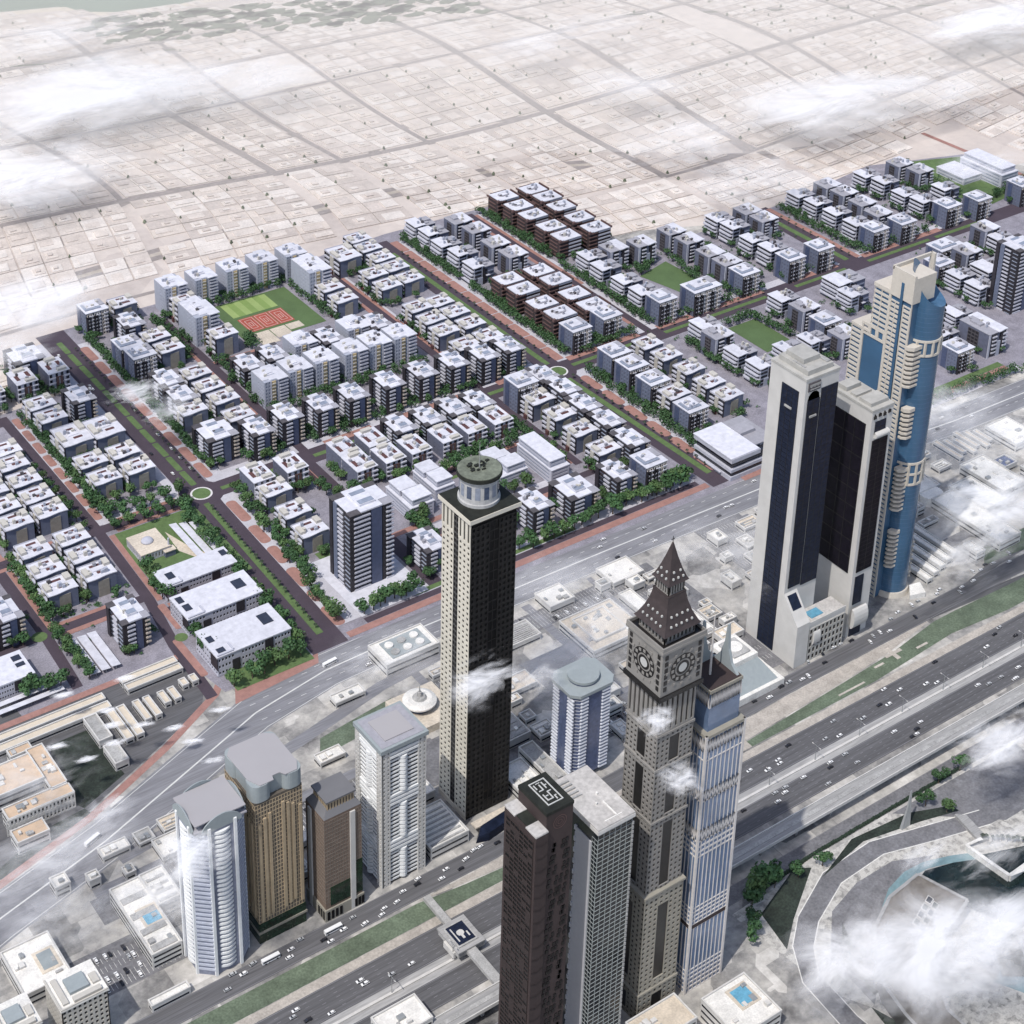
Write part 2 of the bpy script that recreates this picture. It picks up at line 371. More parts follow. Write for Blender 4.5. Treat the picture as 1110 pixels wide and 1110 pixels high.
g = MB(); g.sheet([(495,885),(560,893),(530,872),(485,868)],.09); struct('grass_island', g, M['grass_strip'])
g = MB(); g.sheet([(290,1035),(452,1035),(455,985),(440,960),(330,910),(250,885),(200,1035)],.04); struct('yard', g, M['asphalt_dark'])
g = MB(); g.sheet([(335,985),(362,985),(366,930),(330,915),(318,940)],.07); g.sheet([(300,912),(330,915),(333,905),(270,884),(250,890)],.07); struct('yard_grass', g, M['grass_dark'])
g = MB(); g.strip([(250,880),(330,905),(400,937),(455,968),(470,985)], 6, .09); struct('brick_path', g, M['brick'])

# ------------------------------------------------------------------ new district: pavements, roads, lawns
g = MB(); g.sheet([(330,1020),(452,1020),(462,966),(1720,950),(1760,1225),(1700,1235),(1690,1345),(1560,1385),(1400,1362),(1165,1352),(1168,1540),(960,1545),(840,1534),(572,1535),(568,1425),(470,1418),(300,1400)],.12); struct('pavement', g, M['pavement'])
roads = MB(); bricks = MB(); lawns = MB(); kerbs = MB(); pads = MB()
def kerbed(mb, poly, z, w_=.5):
    mb.sheet(poly, z); p = list(poly)+[poly[0]]
def lobe(x0,x1,y0,y1,n=5,r=None):
    """rounded strip"""
    r = r or min(abs(x1-x0),abs(y1-y0))/2; P=[]
    for cx,cy,a in ((x1-r,y1-r,0),(x0+r,y1-r,90),(x0+r,y0+r,180),(x1-r,y0+r,270)):
        P += [(cx+r*math.cos(R(a+90*i/n)), cy+r*math.sin(R(a+90*i/n))) for i in range(n+1)]
    return P
Z0,Z1,Z2 = .20,.32,.44
# boulevard past the first roundabout
roads.sheet([(548,1535),(577,1535),(576,1290),(574,1215),(572,1180),(567,966),(536,966),(541,1100),(548,1190),(549,1290)], Z0)
for y0,y1 in ((1222,1248),(1252,1278),(1282,1308),(1312,1338),(1342,1368),(1372,1398),(1402,1428),(1432,1458),(1462,1492)): bricks.sheet(lobe(575.5,584,y0,y1,r=3.5), Z1)
for y0,y1 in ((985,1012),(1020,1036),(1042,1070),(1078,1104),(1110,1138),(1146,1180)): bricks.sheet(lobe(567.5+(y0-985)*.028,577+(y0-985)*.028,y0,y1,r=4), Z1)
for i in range(11): lawns.sheet(lobe(560.2,565.8,1218+i*27,1243+i*27,r=1.5), Z1)
lawns.sheet([(550,985),(556,985),(561.5,1188),(556.5,1188)], Z1)
# second boulevard
roads.sheet([(930,1530),(954,1530),(954,1190),(965,966),(938,966),(931,1190)], Z0)
for i in range(11): bricks.sheet(lobe(953.5,963.5,1216+i*28,1243+i*28,r=2), Z1)
for i in range(6): bricks.sheet(lobe(954-(i*.2),964.5-i*.4,985+i*33,1014+i*33,r=4.5), Z1)
lawns.sheet([(939.5,1215),(945.5,1215),(945.5,1500),(939.5,1500)], Z1); lawns.sheet([(947,985),(953,985),(946,1183),(940,1183)], Z1)
# third boulevard, upper right streets
roads.sheet([(1346,1365),(1372,1365),(1369,1200),(1340,1200)], Z0); lawns.rect(1351,1358,1216,1335,Z1); bricks.rect(1367,1374,1214,1360,Z1)
roads.rect(1064,1073,1210,1536,Z0); bricks.rect(1060,1064.5,1230,1530,Z1); bricks.rect(1072.5,1077,1330,1530,Z1)
# long cross street
roads.rect(570,1760,1191,1213,Z0); roads.rect(300,552,1196,1207,Z0)
for a,b in ((580,650),(672,740),(752,845),(862,925),(962,1058),(1080,1220),(1262,1338),(1372,1470),(1480,1560)): lawns.rect(a,b,1198.5,1203.5,Z1)
for a,b in ((690,740),(765,838),(880,925),(965,1055),(1080,1225),(1265,1335),(1375,1500)): bricks.rect(a,b,1209,1217,Z1)
for a,b in ((480,540),(345,455)): bricks.rect(a,b,1206,1210,Z1); bricks.rect(a,b,1191.5,1196,Z1)
# left streets
roads.sheet([(461,1412),(470,1412),(471,1200),(467,1095),(459,1035),(456,966),(447,966),(450,1035),(458,1095),(462,1200)], Z0)
for i in range(8): bricks.sheet(lobe(471,478,1216+i*24,1236+i*24,r=2.5), Z1)
bricks.sheet([(467,1090),(472,1090),(476,1190),(471,1190)],Z1); bricks.sheet(lobe(455,461,990,1040,r=2),Z1); bricks.sheet(lobe(464,470,1050,1085,r=2),Z1)
roads.sheet([(373,1410),(382,1410),(383,1100),(379,1030),(371,1030),(374,1100)], Z0); bricks.rect(383,388,1105,1190,Z1); bricks.rect(383,388,1210,1390,Z1)
roads.rect(300,460,1095,1104,Z0); bricks.rect(388,445,1090,1095,Z1); bricks.rect(388,440,1104,1108,Z1)
roads.rect(466,548,1071,1079,Z0); bricks.rect(472,540,1079,1083,Z1)
roads.sheet(lobe(300,470,1397,1405,r=3),Z0)
# inner streets
roads.rect(658,668,1108,1193,Z0); bricks.sheet(lobe(651,658,1150,1186,r=3),Z1); bricks.sheet(lobe(668,674,1112,1140,r=2.5),Z1)
roads.rect(668,860,1106,1114,Z0); bricks.rect(735,850,1114,1119,Z1); lawns.rect(745,830,1102,1106,Z1)
roads.rect(858,866,1060,1192,Z0); bricks.rect(853.5,858,1064,1180,Z1); roads.rect(856,865,1213,1500,Z0); bricks.rect(865,869,1230,1495,Z1); bricks.rect(851,856,1320,1420,Z1)
roads.rect(664,673,1213,1500,Z0); bricks.rect(660,664,1240,1495,Z1); roads.rect(664,740,1385,1393,Z0); bricks.rect(672,720,1393,1397,Z1)
# front promenade
bricks.rect(570,936,968,975,Z1); roads.rect(590,930,975.5,982,Z0+.02); lawns.rect(640,800,983,988,Z1); bricks.rect(968,1320,958,966,Z1); lawns.rect(972,1320,966.5,974,Z1); lawns.rect(470,535,962,984,Z1); bricks.sheet([(462,950),(535,956),(540,966),(470,966)],.18)
lawns.rect(470,474,985,1010,Z1); bricks.rect(300,450,1018,1024,Z1)
# roundabouts
for cx,cy,r in ((562.5,1203.5,19),(943.5,1199,18)):
    roads.prism(arc(cx,cy,r,0,350,30), .1, Z0+.03, bottom=False)
    kerbs.prism(arc(cx,cy,9.6,0,350,30), .1, Z1, bottom=False); lawns.prism(arc(cx,cy,7.9,0,350,30), .1, Z1+.14, bottom=False)
for cx,cy,r in ((463,1040,5),(374,1100,6)):
    lawns.prism(arc(cx,cy,r,0,350,20), .1, Z1+.03, bottom=False)
# mosque lawn
lawns.rect(474,549,1086,1190,Z1); pads.sheet([(512,1170),(520,1140),(530,1120),(524,1112),(510,1140)],Z2)
lawns.rect(615,640,1052,1056,Z1); lawns.rect(600,622,1072,1075,Z1)
lawns.sheet([(1600,1225),(1690,1235),(1685,1340),(1600,1370),(1585,1260)],Z1); bricks.sheet([(1700,1240),(1707,1240),(1700,1420),(1693,1420)],Z1)
lawns.rect(600,650,1066,1072,Z1); bricks.rect(655,730,1058,1064,Z1); roads.rect(655,668,985,1058,Z0); lawns.rect(676,690,1000,1050,Z1); roads.rect(690,900,1040,1048,Z0); bricks.rect(690,850,1034.5,1040,Z1)
walk=MB()
for a in ((576,592,1214,1500),(540,548,1214,1520),(954,972,1214,1520),(955,972,985,1190),(568,592,985,1190),(470,484,1208,1392),(580,930,1213,1226),(960,1550,1213,1224),(384,392,1105,1190),(560,660,1183,1191),(474,548,1207,1216),(640,930,982,992),(1196,1330,950,960),(1073,1082,1225,1530),(866,872,1225,1500),(700,850,1040,1056)): walk.rect(*a,.15)
struct('footpath', walk, M['walk'])
struct('district_road', roads, M['asphalt_district']); struct('brick_pavement', bricks, M['brick']); struct('lawn', lawns, M['lawn']); struct('kerb', kerbs, M['kerb'])
g = MB(); g.rect(718,806,1408,1496,Z1); g.sheet([(1137,1310),(1150,1258),(1186,1274),(1183,1322)],Z1); g.rect(1140,1177,1114,1172,Z1); struct('playing_field', g, M['turf'])
g = MB(); g2 = MB()
for i in range(7): (g if i%2 else g2).rect(729.5+i*7.3,736.8+i*7.3,1463,1493,Z2)
struct('mown_stripe', g, M['turf_light']); struct('mown_stripe', g2, M['turf_pale'])
g = MB(); g2 = MB()
for i in range(3):
    x = 731+i*16.8; g.rect(x,x+16.2,1428,1458,Z2)
    for k,(a,b) in enumerate(((1.2,1.6),(4.5,6),(6.5,11))):
        for q in ((x+a,x+a+.5,1428+b,1458-b),(x+15.7-a,x+16.2-a,1428+b,1458-b),(x+a,x+16.2-a,1428+b,1428.5+b),(x+a,x+16.2-a,1457.5-b,1458-b)): g2.rect(*q,Z2+.06)
struct('sports_court', g, M['court_red']); struct('court_line', g2, M['court_line'])
pads.rect(729,748,1398,1424,Z2); pads.rect(749,766,1404,1424,Z2); pads.rect(767,783,1412,1424,Z2); struct('paved_pad', pads, M['sand'])

# ------------------------------------------------------------------ the old low town behind the district
def inside(x, y):
    if y < 1425: 
        if x < 1520: return False
    if 548 < x < 600 and y < 1560: return False
    if 560 <= x <= 850 and y < 1550: return False
    if 850 < x <= 1170 and y < 1560: return False
    if 1165 < x < 1400 and y < 1372: return False
    if 1400 <= x < 1800 and y < 1412+max(0,(x-1600)*.2): return False
    if x < 560 and y < 1430: return False
    # view limits
    if y > 2640-(x-890)*.61+190 and x > 700: return False
    if y > 2600: return False
    if x < 430: return False
    if 820 < x < 1340 and y > 2450-(x-820)*.24: return False
    return x < 2500 and y > 1180
def warp(x, y):
    return x+26*math.sin(y/240.)+15*math.sin(x/170.+y/110.), y+24*math.sin(x/300.)+13*math.sin(y/150.+x/190.)
vil = MB(); fr2 = MB(); fg = MB(); fv = MB()
r2 = random.Random(3)
bx = 430
XS = [430]; 
while XS[-1] < 2500: XS.append(XS[-1]+r2.choice([70,95,130,165,190]))
YS = [1180]
while YS[-1] < 2560: YS.append(YS[-1]+r2.choice([85,120,170,230]))
def quad(mb, x0,x1,y0,y1,z0,z1,mi):
    a=[warp(x0,y0),warp(x1,y0),warp(x1,y1),warp(x0,y1)]
    mb.prism(a, z0, z1, mi, bottom=False)
for i in range(len(XS)-1):
    for j in range(len(YS)-1):
        x0,x1,y0,y1 = XS[i],XS[i+1],YS[j],YS[j+1]
        cx,cy = (x0+x1)/2,(y0+y1)/2
        wx = 7 if i%3 else 12; wy = 6 if j%3 else 13
        kind = r2.random()
        # roads round the block
        if inside(cx,cy) and inside(x0,y0):
            for q in ((x0-wx/2,x0+wx/2,y0,y1),(x0,x1,y0-wy/2,y0+wy/2)):
                n=6; L=[warp(q[0]+(q[1]-q[0])*(k/n if q[1]-q[0]>q[3]-q[2] else 0), q[2]+(q[3]-q[2])*(k/n if q[1]-q[0]<=q[3]-q[2] else 0)) for k in range(n+1)]
                off = (q[1]-q[0])/2 if q[1]-q[0]<=q[3]-q[2] else 0; offy = (q[3]-q[2])/2 if off==0 else 0
                fr2.strip([(a+off,b+offy) for a,b in L], min(q[1]-q[0],q[3]-q[2]), .14 if off else .18)
        x0+=wx/2+2; x1-=wx/2+2; y0+=wy/2+2; y1-=wy/2+2
        if kind < .025:
            if inside(cx,cy): quad(vil,x0,x1,y0,y1,.05,.5,r2.randrange(5)); 
            continue
        if kind < .0:
            if inside(cx,cy): fv.sheet([warp(x0,y0),warp(x1,y0),warp(x1,y1),warp(x0,y1)],.12)
            continue
        nx = max(1,round((x1-x0)/r2.choice([26,30,34]))); ny = max(1,round((y1-y0)/r2.choice([22,26,30])))
        px_,py_ = (x1-x0)/nx,(y1-y0)/ny
        tone = r2.random()
        for a in range(nx):
            for b in range(ny):
                ax,ay = x0+a*px_,y0+b*py_
                if not inside(ax+px_/2,ay+py_/2) or r2.random()<.03: continue
                ga = .5 if a%2 else 1.3; gb = .5 if b%2 else 1.1
                mi = min(4,int((tone*.5+r2.random()*.6)*5))
                quad(vil,ax+ga,ax+px_-.5,ay+gb,ay+py_-.5,.05,.9+r2.random()*.5,mi)
                # house on the plot
                hx=r2.uniform(.4,.62)*px_; hy=r2.uniform(.4,.65)*py_; ox=ax+ga+r2.uniform(1.5,px_-hx-3); oy=ay+gb+r2.uniform(1.5,py_-hy-3); h=r2.uniform(1.5,2.5)
                quad(vil,ox,ox+hx,oy,oy+hy,.9,h,r2.randrange(3))
                if r2.random()<.4: quad(vil,ox+hx*.2,ox+hx*.6,oy+hy*.3,oy+hy*.7,h,h+1.5,r2.randrange(3))
                if r2.random()<.24:
                    tx,ty=warp(ax+r2.uniform(0,3),ay+r2.uniform(0,px_*.6)); rr=r2.uniform(1.2,2.6)
                    fg.cyl(tx,ty,rr,rr*.5,1.0,4.0,6)
for k in range(130):   # green patches near the coast
    x=r2.uniform(950,1500); y=2440-(x-820)*.3-r2.uniform(20,140)
    if inside(x,y): fg.prism([(x+r2.uniform(6,26)*math.cos(a),y+r2.uniform(5,12)*math.sin(a)) for a in [i*.9 for i in range(7)]],.1,2.5)
tag(vil.build('low_town', [M['villa%d'%i] for i in range(5)]), 'pale sprawl of walled low houses reaching to the coast behind the new district', 'town', kind='stuff')
tag(fg.build('town_shrubbery', M['far_green']), 'small dark shrubs and gardens scattered through the pale low town', 'shrubs', kind='stuff')
struct('town_road', fr2, M['far_road']); struct('open_lot', fv, M['far_verge'])
g = MB(); g.strip([(380,1618),(546,1628),(838,1642),(994,1636),(1166,1620),(1300,1560),(1463,1480),(1560,1450)], 26, .24); struct('avenue', g, M['far_road'])
g = MB(); g.strip([(380,1618),(546,1628),(838,1642),(994,1636),(1166,1620),(1300,1560)], 7, .30); struct('avenue_median', g, M['far_verge'])
g = MB(); g.strip([(600,2330),(900,2222),(1037,2197),(1312,2150),(1700,1960),(2100,1760)], 24, .24)
g.strip([(560,2240),(700,1990),(843,1732),(850,1642)],16,.22); g.strip([(1090,2180),(1084,1823),(1053,1636)],15,.22); g.strip([(1230,2120),(1290,1800),(1240,1620)],14,.22); g.strip([(1463,1480),(1501,1700),(1540,2010)],14,.22)
g.strip([(546,1628),(700,1760),(1000,1850),(1260,1748),(1463,1657),(1913,1540),(2300,1420)],14,.21)
struct('far_highway', g, M['far_road'])
g = MB(); g.strip([(600,2330),(900,2222),(1037,2197),(1312,2150),(1700,1960),(2100,1760)], 5, .30); struct('far_highway_median', g, M['far_green'])

DISTRICT = [
 ('V', 440.1, 1335.9, 17, 'first maroon-panelled white block from left along the left edge street', 'apartment blocks with maroon roof panels'),
 ('V', 436.8, 1310.4, 17, 'second maroon-panelled white block from left along the left edge street', 'apartment blocks with maroon roof panels'),
 ('V', 436.8, 1283.5, 17, 'third maroon-panelled white block from left along the left edge street', 'apartment blocks with maroon roof panels'),
 ('V', 436.3, 1256.0, 17, 'fourth maroon-panelled white block from left along the left edge street', 'apartment blocks with maroon roof panels'),
 ('V', 436.7, 1229.4, 17, 'fifth maroon-panelled white block from left along the left edge street', 'apartment blocks with maroon roof panels'),
 ('V', 407.0, 1309, 17, 'first maroon-panelled white block from left in the column at the left frame edge', 'apartment blocks with maroon roof panels'),
 ('V', 407.0, 1282, 17, 'second maroon-panelled white block from left in the column at the left frame edge', 'apartment blocks with maroon roof panels'),
 ('V', 407.0, 1255, 17, 'third maroon-panelled white block from left in the column at the left frame edge', 'apartment blocks with maroon roof panels'),
 ('V', 407.0, 1228, 17, 'fourth maroon-panelled white block from left in the column at the left frame edge', 'apartment blocks with maroon roof panels'),
 ('V', 437.0, 1183.7, 17, 'first maroon-panelled white block from left south of the first left cross street', 'apartment blocks with maroon roof panels'),
 ('V', 435.8, 1156.3, 17, 'second maroon-panelled white block from left south of the first left cross street', 'apartment blocks with maroon roof panels'),
 ('V', 434.9, 1129.4, 17, 'third maroon-panelled white block from left south of the first left cross street', 'apartment blocks with maroon roof panels'),
 ('V', 404.7, 1184.3, 17, 'first maroon-panelled white block from left beside the palm-less lower left lane', 'apartment blocks with maroon roof panels'),
 ('V', 403.9, 1155.9, 17, 'second maroon-panelled white block from left beside the palm-less lower left lane', 'apartment blocks with maroon roof panels'),
 ('V', 402.9, 1129.8, 17, 'third maroon-panelled white block from left beside the palm-less lower left lane', 'apartment blocks with maroon roof panels'),
 ('V', 494.9, 1391.0, 17, 'first maroon-panelled white block from left between left lane and roundabout boulevard', 'apartment blocks with maroon roof panels'),
 ('V', 495.2, 1366.3, 17, 'second maroon-panelled white block from left between left lane and roundabout boulevard', 'apartment blocks with maroon roof panels'),
 ('V', 495.0, 1278.8, 17, 'third maroon-panelled white block from left between left lane and roundabout boulevard', 'apartment blocks with maroon roof panels'),
 ('V', 495.0, 1250.0, 17, 'fourth maroon-panelled white block from left between left lane and roundabout boulevard', 'apartment blocks with maroon roof panels'),
 ('V', 524.2, 1276.8, 17, 'first maroon-panelled white block from left beside the boulevard above the roundabout', 'apartment blocks with maroon roof panels'),
 ('V', 524.5, 1247.3, 17, 'second maroon-panelled white block from left beside the boulevard above the roundabout', 'apartment blocks with maroon roof panels'),
 ('W', 497.1, 1323.0, 18, 'first double-width maroon-panelled block from left double-width pair beside the boulevard', 'apartment blocks with maroon roof panels'),
 ('W', 525.3, 1318.8, 18, 'second double-width maroon-panelled block from left double-width pair beside the boulevard', 'apartment blocks with maroon roof panels'),
 ('U', 497.9, 1439.6, 20, 'second brown-windowed maroon-panelled block from left in the top left corner cluster', 'blocks with maroon roof panels and brown windows'),
 ('U', 528.7, 1439.6, 20, 'third brown-windowed maroon-panelled block from left in the top left corner cluster', 'blocks with maroon roof panels and brown windows'),
 ('U', 464.5, 1435.9, 20, 'first brown-windowed maroon-panelled block from left in the top left corner cluster', 'blocks with maroon roof panels and brown windows'),
 ('A', 524.8, 1371.9, 26, 'dark-cornered white-roofed house between the two double-width blocks and mist', 'dark-cornered apartment houses'),
 ('AW', 512.5, 1470.7, 24, 'wide dark-cornered house at the far left end', 'dark-cornered apartment houses'),
 ('A', 429.4, 1059.7, 27, 'dark-cornered white-roofed house by the three lower carports', 'dark-cornered apartment houses'),
 ('A', 353.2, 1115.4, 24, 'dark-cornered white-roofed house at the left frame edge', 'dark-cornered apartment houses'),
 ('G', 602.0, 1516.8, 27, 'first grey house with dark frames from left beyond the boulevard at upper left', 'grey apartment houses with dark frames'),
 ('G', 601.4, 1433.7, 27, 'second grey house with dark frames from left beyond the boulevard at upper left', 'grey apartment houses with dark frames'),
 ('G', 602.7, 1407.7, 27, 'third grey house with dark frames from left beyond the boulevard at upper left', 'grey apartment houses with dark frames'),
 ('A', 622.1, 1474.5, 27, 'dark-cornered white-roofed house beyond the boulevard at upper left', 'dark-cornered apartment houses'),
 ('V', 635.9, 1522.8, 20, 'first maroon-panelled white block from left beyond the boulevard at upper left', 'apartment blocks with maroon roof panels'),
 ('V', 634.7, 1443.9, 20, 'second maroon-panelled white block from left beyond the boulevard at upper left', 'apartment blocks with maroon roof panels'),
 ('V', 636.4, 1417.0, 20, 'third maroon-panelled white block from left beyond the boulevard at upper left', 'apartment blocks with maroon roof panels'),
 ('C', 686.0, 1513.9, 31, 'first tall cream slab from left row beyond the striped lawn', 'cream apartment slabs'),
 ('C', 720.6, 1515.7, 31, 'second tall cream slab from left row beyond the striped lawn', 'cream apartment slabs'),
 ('C', 756.2, 1516.0, 31, 'third tall cream slab from left row beyond the striped lawn', 'cream apartment slabs'),
 ('C', 790.3, 1515.2, 31, 'fourth tall cream slab from left row beyond the striped lawn', 'cream apartment slabs'),
 ('C', 824.5, 1513.5, 31, 'fifth tall cream slab from left row beyond the striped lawn', 'cream apartment slabs'),
 ('CL', 684.8, 1449.7, 31, 'first long cream slab from left beside the playing field', 'cream apartment slabs'),
 ('CL', 825.0, 1471.5, 31, 'second long cream slab from left beside the playing field', 'cream apartment slabs'),
 ('V', 690, 1491, 22, 'first maroon-panelled white block from left beside the playing field', 'apartment blocks with maroon roof panels'),
 ('V', 690.3, 1409.9, 22, 'second maroon-panelled white block from left beside the playing field', 'apartment blocks with maroon roof panels'),
 ('V', 830.4, 1442.4, 18, 'first maroon-panelled white block from left beside the playing field right', 'apartment blocks with maroon roof panels'),
 ('V', 829.1, 1413.4, 18, 'second maroon-panelled white block from left beside the playing field right', 'apartment blocks with maroon roof panels'),
 ('W', 877.7, 1494.8, 20, 'double-width maroon-panelled block right of the playing field', 'apartment blocks with maroon roof panels'),
 ('V', 913.6, 1524.8, 17, 'first maroon-panelled white block from left in the outer row above the playing field corner', 'apartment blocks with maroon roof panels'),
 ('V', 911.1, 1498.6, 17, 'second maroon-panelled white block from left in the outer row above the playing field corner', 'apartment blocks with maroon roof panels'),
 ('V', 911.2, 1472.4, 17, 'third maroon-panelled white block from left in the outer row above the playing field corner', 'apartment blocks with maroon roof panels'),
 ('V', 911.0, 1444.4, 17, 'fourth maroon-panelled white block from left in the outer row above the playing field corner', 'apartment blocks with maroon roof panels'),
 ('V', 911.6, 1416.5, 17, 'fifth maroon-panelled white block from left in the outer row above the playing field corner', 'apartment blocks with maroon roof panels'),
 ('V', 884.4, 1444.1, 17, 'first maroon-panelled white block from left behind the double-width block by the field', 'apartment blocks with maroon roof panels'),
 ('V', 883.5, 1415.2, 17, 'second maroon-panelled white block from left behind the double-width block by the field', 'apartment blocks with maroon roof panels'),
 ('V', 882.4, 1356.4, 17, 'first maroon-panelled white block from left in the inner row beside the brick street', 'apartment blocks with maroon roof panels'),
 ('V', 881.5, 1329.5, 17, 'second maroon-panelled white block from left in the inner row beside the brick street', 'apartment blocks with maroon roof panels'),
 ('V', 879, 1302.4, 17, 'third maroon-panelled white block from left in the inner row beside the brick street', 'apartment blocks with maroon roof panels'),
 ('V', 881.5, 1269.6, 17, 'fourth maroon-panelled white block from left in the inner row beside the brick street', 'apartment blocks with maroon roof panels'),
 ('V', 908.4, 1355.9, 17, 'first maroon-panelled white block from left in the outer row beside second boulevard', 'apartment blocks with maroon roof panels'),
 ('V', 909.8, 1329.3, 17, 'second maroon-panelled white block from left in the outer row beside second boulevard', 'apartment blocks with maroon roof panels'),
 ('V', 910.1, 1301.8, 17, 'third maroon-panelled white block from left in the outer row beside second boulevard', 'apartment blocks with maroon roof panels'),
 ('V', 908.8, 1269.2, 17, 'fourth maroon-panelled white block from left in the outer row beside second boulevard', 'apartment blocks with maroon roof panels'),
 ('A', 634.0, 1235.6, 27, 'first dark-cornered white-roofed house from left row above the long cross street', 'dark-cornered apartment houses'),
 ('A', 665.7, 1240.6, 27, 'second dark-cornered white-roofed house from left row above the long cross street', 'dark-cornered apartment houses'),
 ('A', 700.6, 1238.3, 27, 'third dark-cornered white-roofed house from left row above the long cross street', 'dark-cornered apartment houses'),
 ('A', 733.5, 1237.8, 27, 'fourth dark-cornered white-roofed house from left row above the long cross street', 'dark-cornered apartment houses'),
 ('A', 772.4, 1237.8, 27, 'fifth dark-cornered white-roofed house from left row above the long cross street', 'dark-cornered apartment houses'),
 ('A', 809.2, 1237.7, 27, 'sixth dark-cornered white-roofed house from left row above the long cross street', 'dark-cornered apartment houses'),
 ('A', 843.4, 1235.8, 27, 'seventh dark-cornered white-roofed house from left row above the long cross street', 'dark-cornered apartment houses'),
 ('A', 875.6, 1231.4, 27, 'eighth dark-cornered white-roofed house from left row above the long cross street', 'dark-cornered apartment houses'),
 ('A', 904.9, 1231.3, 27, 'ninth dark-cornered white-roofed house from left row above the long cross street', 'dark-cornered apartment houses'),
 ('AW', 600.7, 1250.4, 27, 'wide dark-cornered house above the roundabout', 'dark-cornered apartment houses'),
 ('A', 748.0, 1179.4, 18, 'first dark-cornered white-roofed house from left row below the long cross street', 'dark-cornered apartment houses'),
 ('A', 777.7, 1178.5, 18, 'second dark-cornered white-roofed house from left row below the long cross street', 'dark-cornered apartment houses'),
 ('A', 805.3, 1177.4, 18, 'third dark-cornered white-roofed house from left row below the long cross street', 'dark-cornered apartment houses'),
 ('A', 831.9, 1177.2, 18, 'fourth dark-cornered white-roofed house from left row below the long cross street', 'dark-cornered apartment houses'),
 ('U', 716.4, 1174.8, 17, 'third brown-windowed maroon-panelled block from left below the long cross street', 'blocks with maroon roof panels and brown windows'),
 ('U', 715.4, 1145.3, 17, 'fourth brown-windowed maroon-panelled block from left below the long cross street', 'blocks with maroon roof panels and brown windows'),
 ('U', 742.2, 1145.2, 17, 'fifth brown-windowed maroon-panelled block from left below the long cross street', 'blocks with maroon roof panels and brown windows'),
 ('U', 774.8, 1145.3, 17, 'sixth brown-windowed maroon-panelled block from left below the long cross street', 'blocks with maroon roof panels and brown windows'),
 ('U', 802.1, 1145.7, 17, 'seventh brown-windowed maroon-panelled block from left below the long cross street', 'blocks with maroon roof panels and brown windows'),
 ('U', 830.9, 1145.4, 17, 'eighth brown-windowed maroon-panelled block from left below the long cross street', 'blocks with maroon roof panels and brown windows'),
 ('U', 687.2, 1174.4, 17, 'first brown-windowed maroon-panelled block from left below the long cross street', 'blocks with maroon roof panels and brown windows'),
 ('U', 686.9, 1146.7, 17, 'second brown-windowed maroon-panelled block from left below the long cross street', 'blocks with maroon roof panels and brown windows'),
 ('U', 602.8, 1176.6, 20, 'first brown-windowed maroon-panelled block from left right of the roundabout', 'blocks with maroon roof panels and brown windows'),
 ('U', 634.8, 1175.8, 20, 'second brown-windowed maroon-panelled block from left right of the roundabout', 'blocks with maroon roof panels and brown windows'),
 ('V', 606.7, 1154.4, 17, 'first maroon-panelled white block from left right of the roundabout', 'apartment blocks with maroon roof panels'),
 ('V', 605.1, 1118.3, 17, 'second maroon-panelled white block from left right of the roundabout', 'apartment blocks with maroon roof panels'),
 ('V', 603.0, 1086.9, 17, 'third maroon-panelled white block from left right of the roundabout', 'apartment blocks with maroon roof panels'),
 ('V', 637.3, 1362.4, 17, 'first maroon-panelled white block from left in the row behind the low mist', 'apartment blocks with maroon roof panels'),
 ('V', 637.2, 1335.5, 17, 'second maroon-panelled white block from left in the row behind the low mist', 'apartment blocks with maroon roof panels'),
 ('V', 638.4, 1308.3, 17, 'third maroon-panelled white block from left in the row behind the low mist', 'apartment blocks with maroon roof panels'),
 ('V', 637.0, 1276.8, 17, 'fourth maroon-panelled white block from left in the row behind the low mist', 'apartment blocks with maroon roof panels'),
 ('V', 604.1, 1304.9, 19, 'maroon-panelled white block behind the mist near boulevard', 'apartment blocks with maroon roof panels'),
 ('A', 605.0, 1357.5, 24, 'first dark-cornered white-roofed house from left behind the mist near boulevard', 'dark-cornered apartment houses'),
 ('A', 604.7, 1328.2, 24, 'second dark-cornered white-roofed house from left behind the mist near boulevard', 'dark-cornered apartment houses'),
 ('C', 685.0, 1304.9, 29, 'first tall cream slab from left in the row below the playing field', 'cream apartment slabs'),
 ('C', 712.6, 1307.0, 29, 'second tall cream slab from left in the row below the playing field', 'cream apartment slabs'),
 ('C', 740.1, 1305.4, 29, 'third tall cream slab from left in the row below the playing field', 'cream apartment slabs'),
 ('C', 771.7, 1304.6, 29, 'fourth tall cream slab from left in the row below the playing field', 'cream apartment slabs'),
 ('C', 798.8, 1305.0, 29, 'fifth tall cream slab from left in the row below the playing field', 'cream apartment slabs'),
 ('C', 826.6, 1304.1, 29, 'sixth tall cream slab from left in the row below the playing field', 'cream apartment slabs'),
 ('C', 748.4, 1360.0, 20, 'first tall cream slab from left behind the cream row', 'cream apartment slabs'),
 ('C', 806.8, 1358.1, 20, 'second tall cream slab from left behind the cream row', 'cream apartment slabs'),
 ('A', 685.2, 1349.5, 20, 'first dark-cornered white-roofed house from left behind the cream row', 'dark-cornered apartment houses'),
 ('A', 713.4, 1351.9, 20, 'second dark-cornered white-roofed house from left behind the cream row', 'dark-cornered apartment houses'),
 ('A', 775.0, 1352.4, 20, 'third dark-cornered white-roofed house from left behind the cream row', 'dark-cornered apartment houses'),
 ('A', 828.9, 1350.5, 20, 'fourth dark-cornered white-roofed house from left behind the cream row', 'dark-cornered apartment houses'),
 ('A', 670.6, 1013.6, 23, 'dark-cornered white-roofed house beside the lone tower', 'dark-cornered apartment houses'),
 ('G', 876.6, 1169.4, 27, 'grey house with dark frames near the second roundabout', 'grey apartment houses with dark frames'),
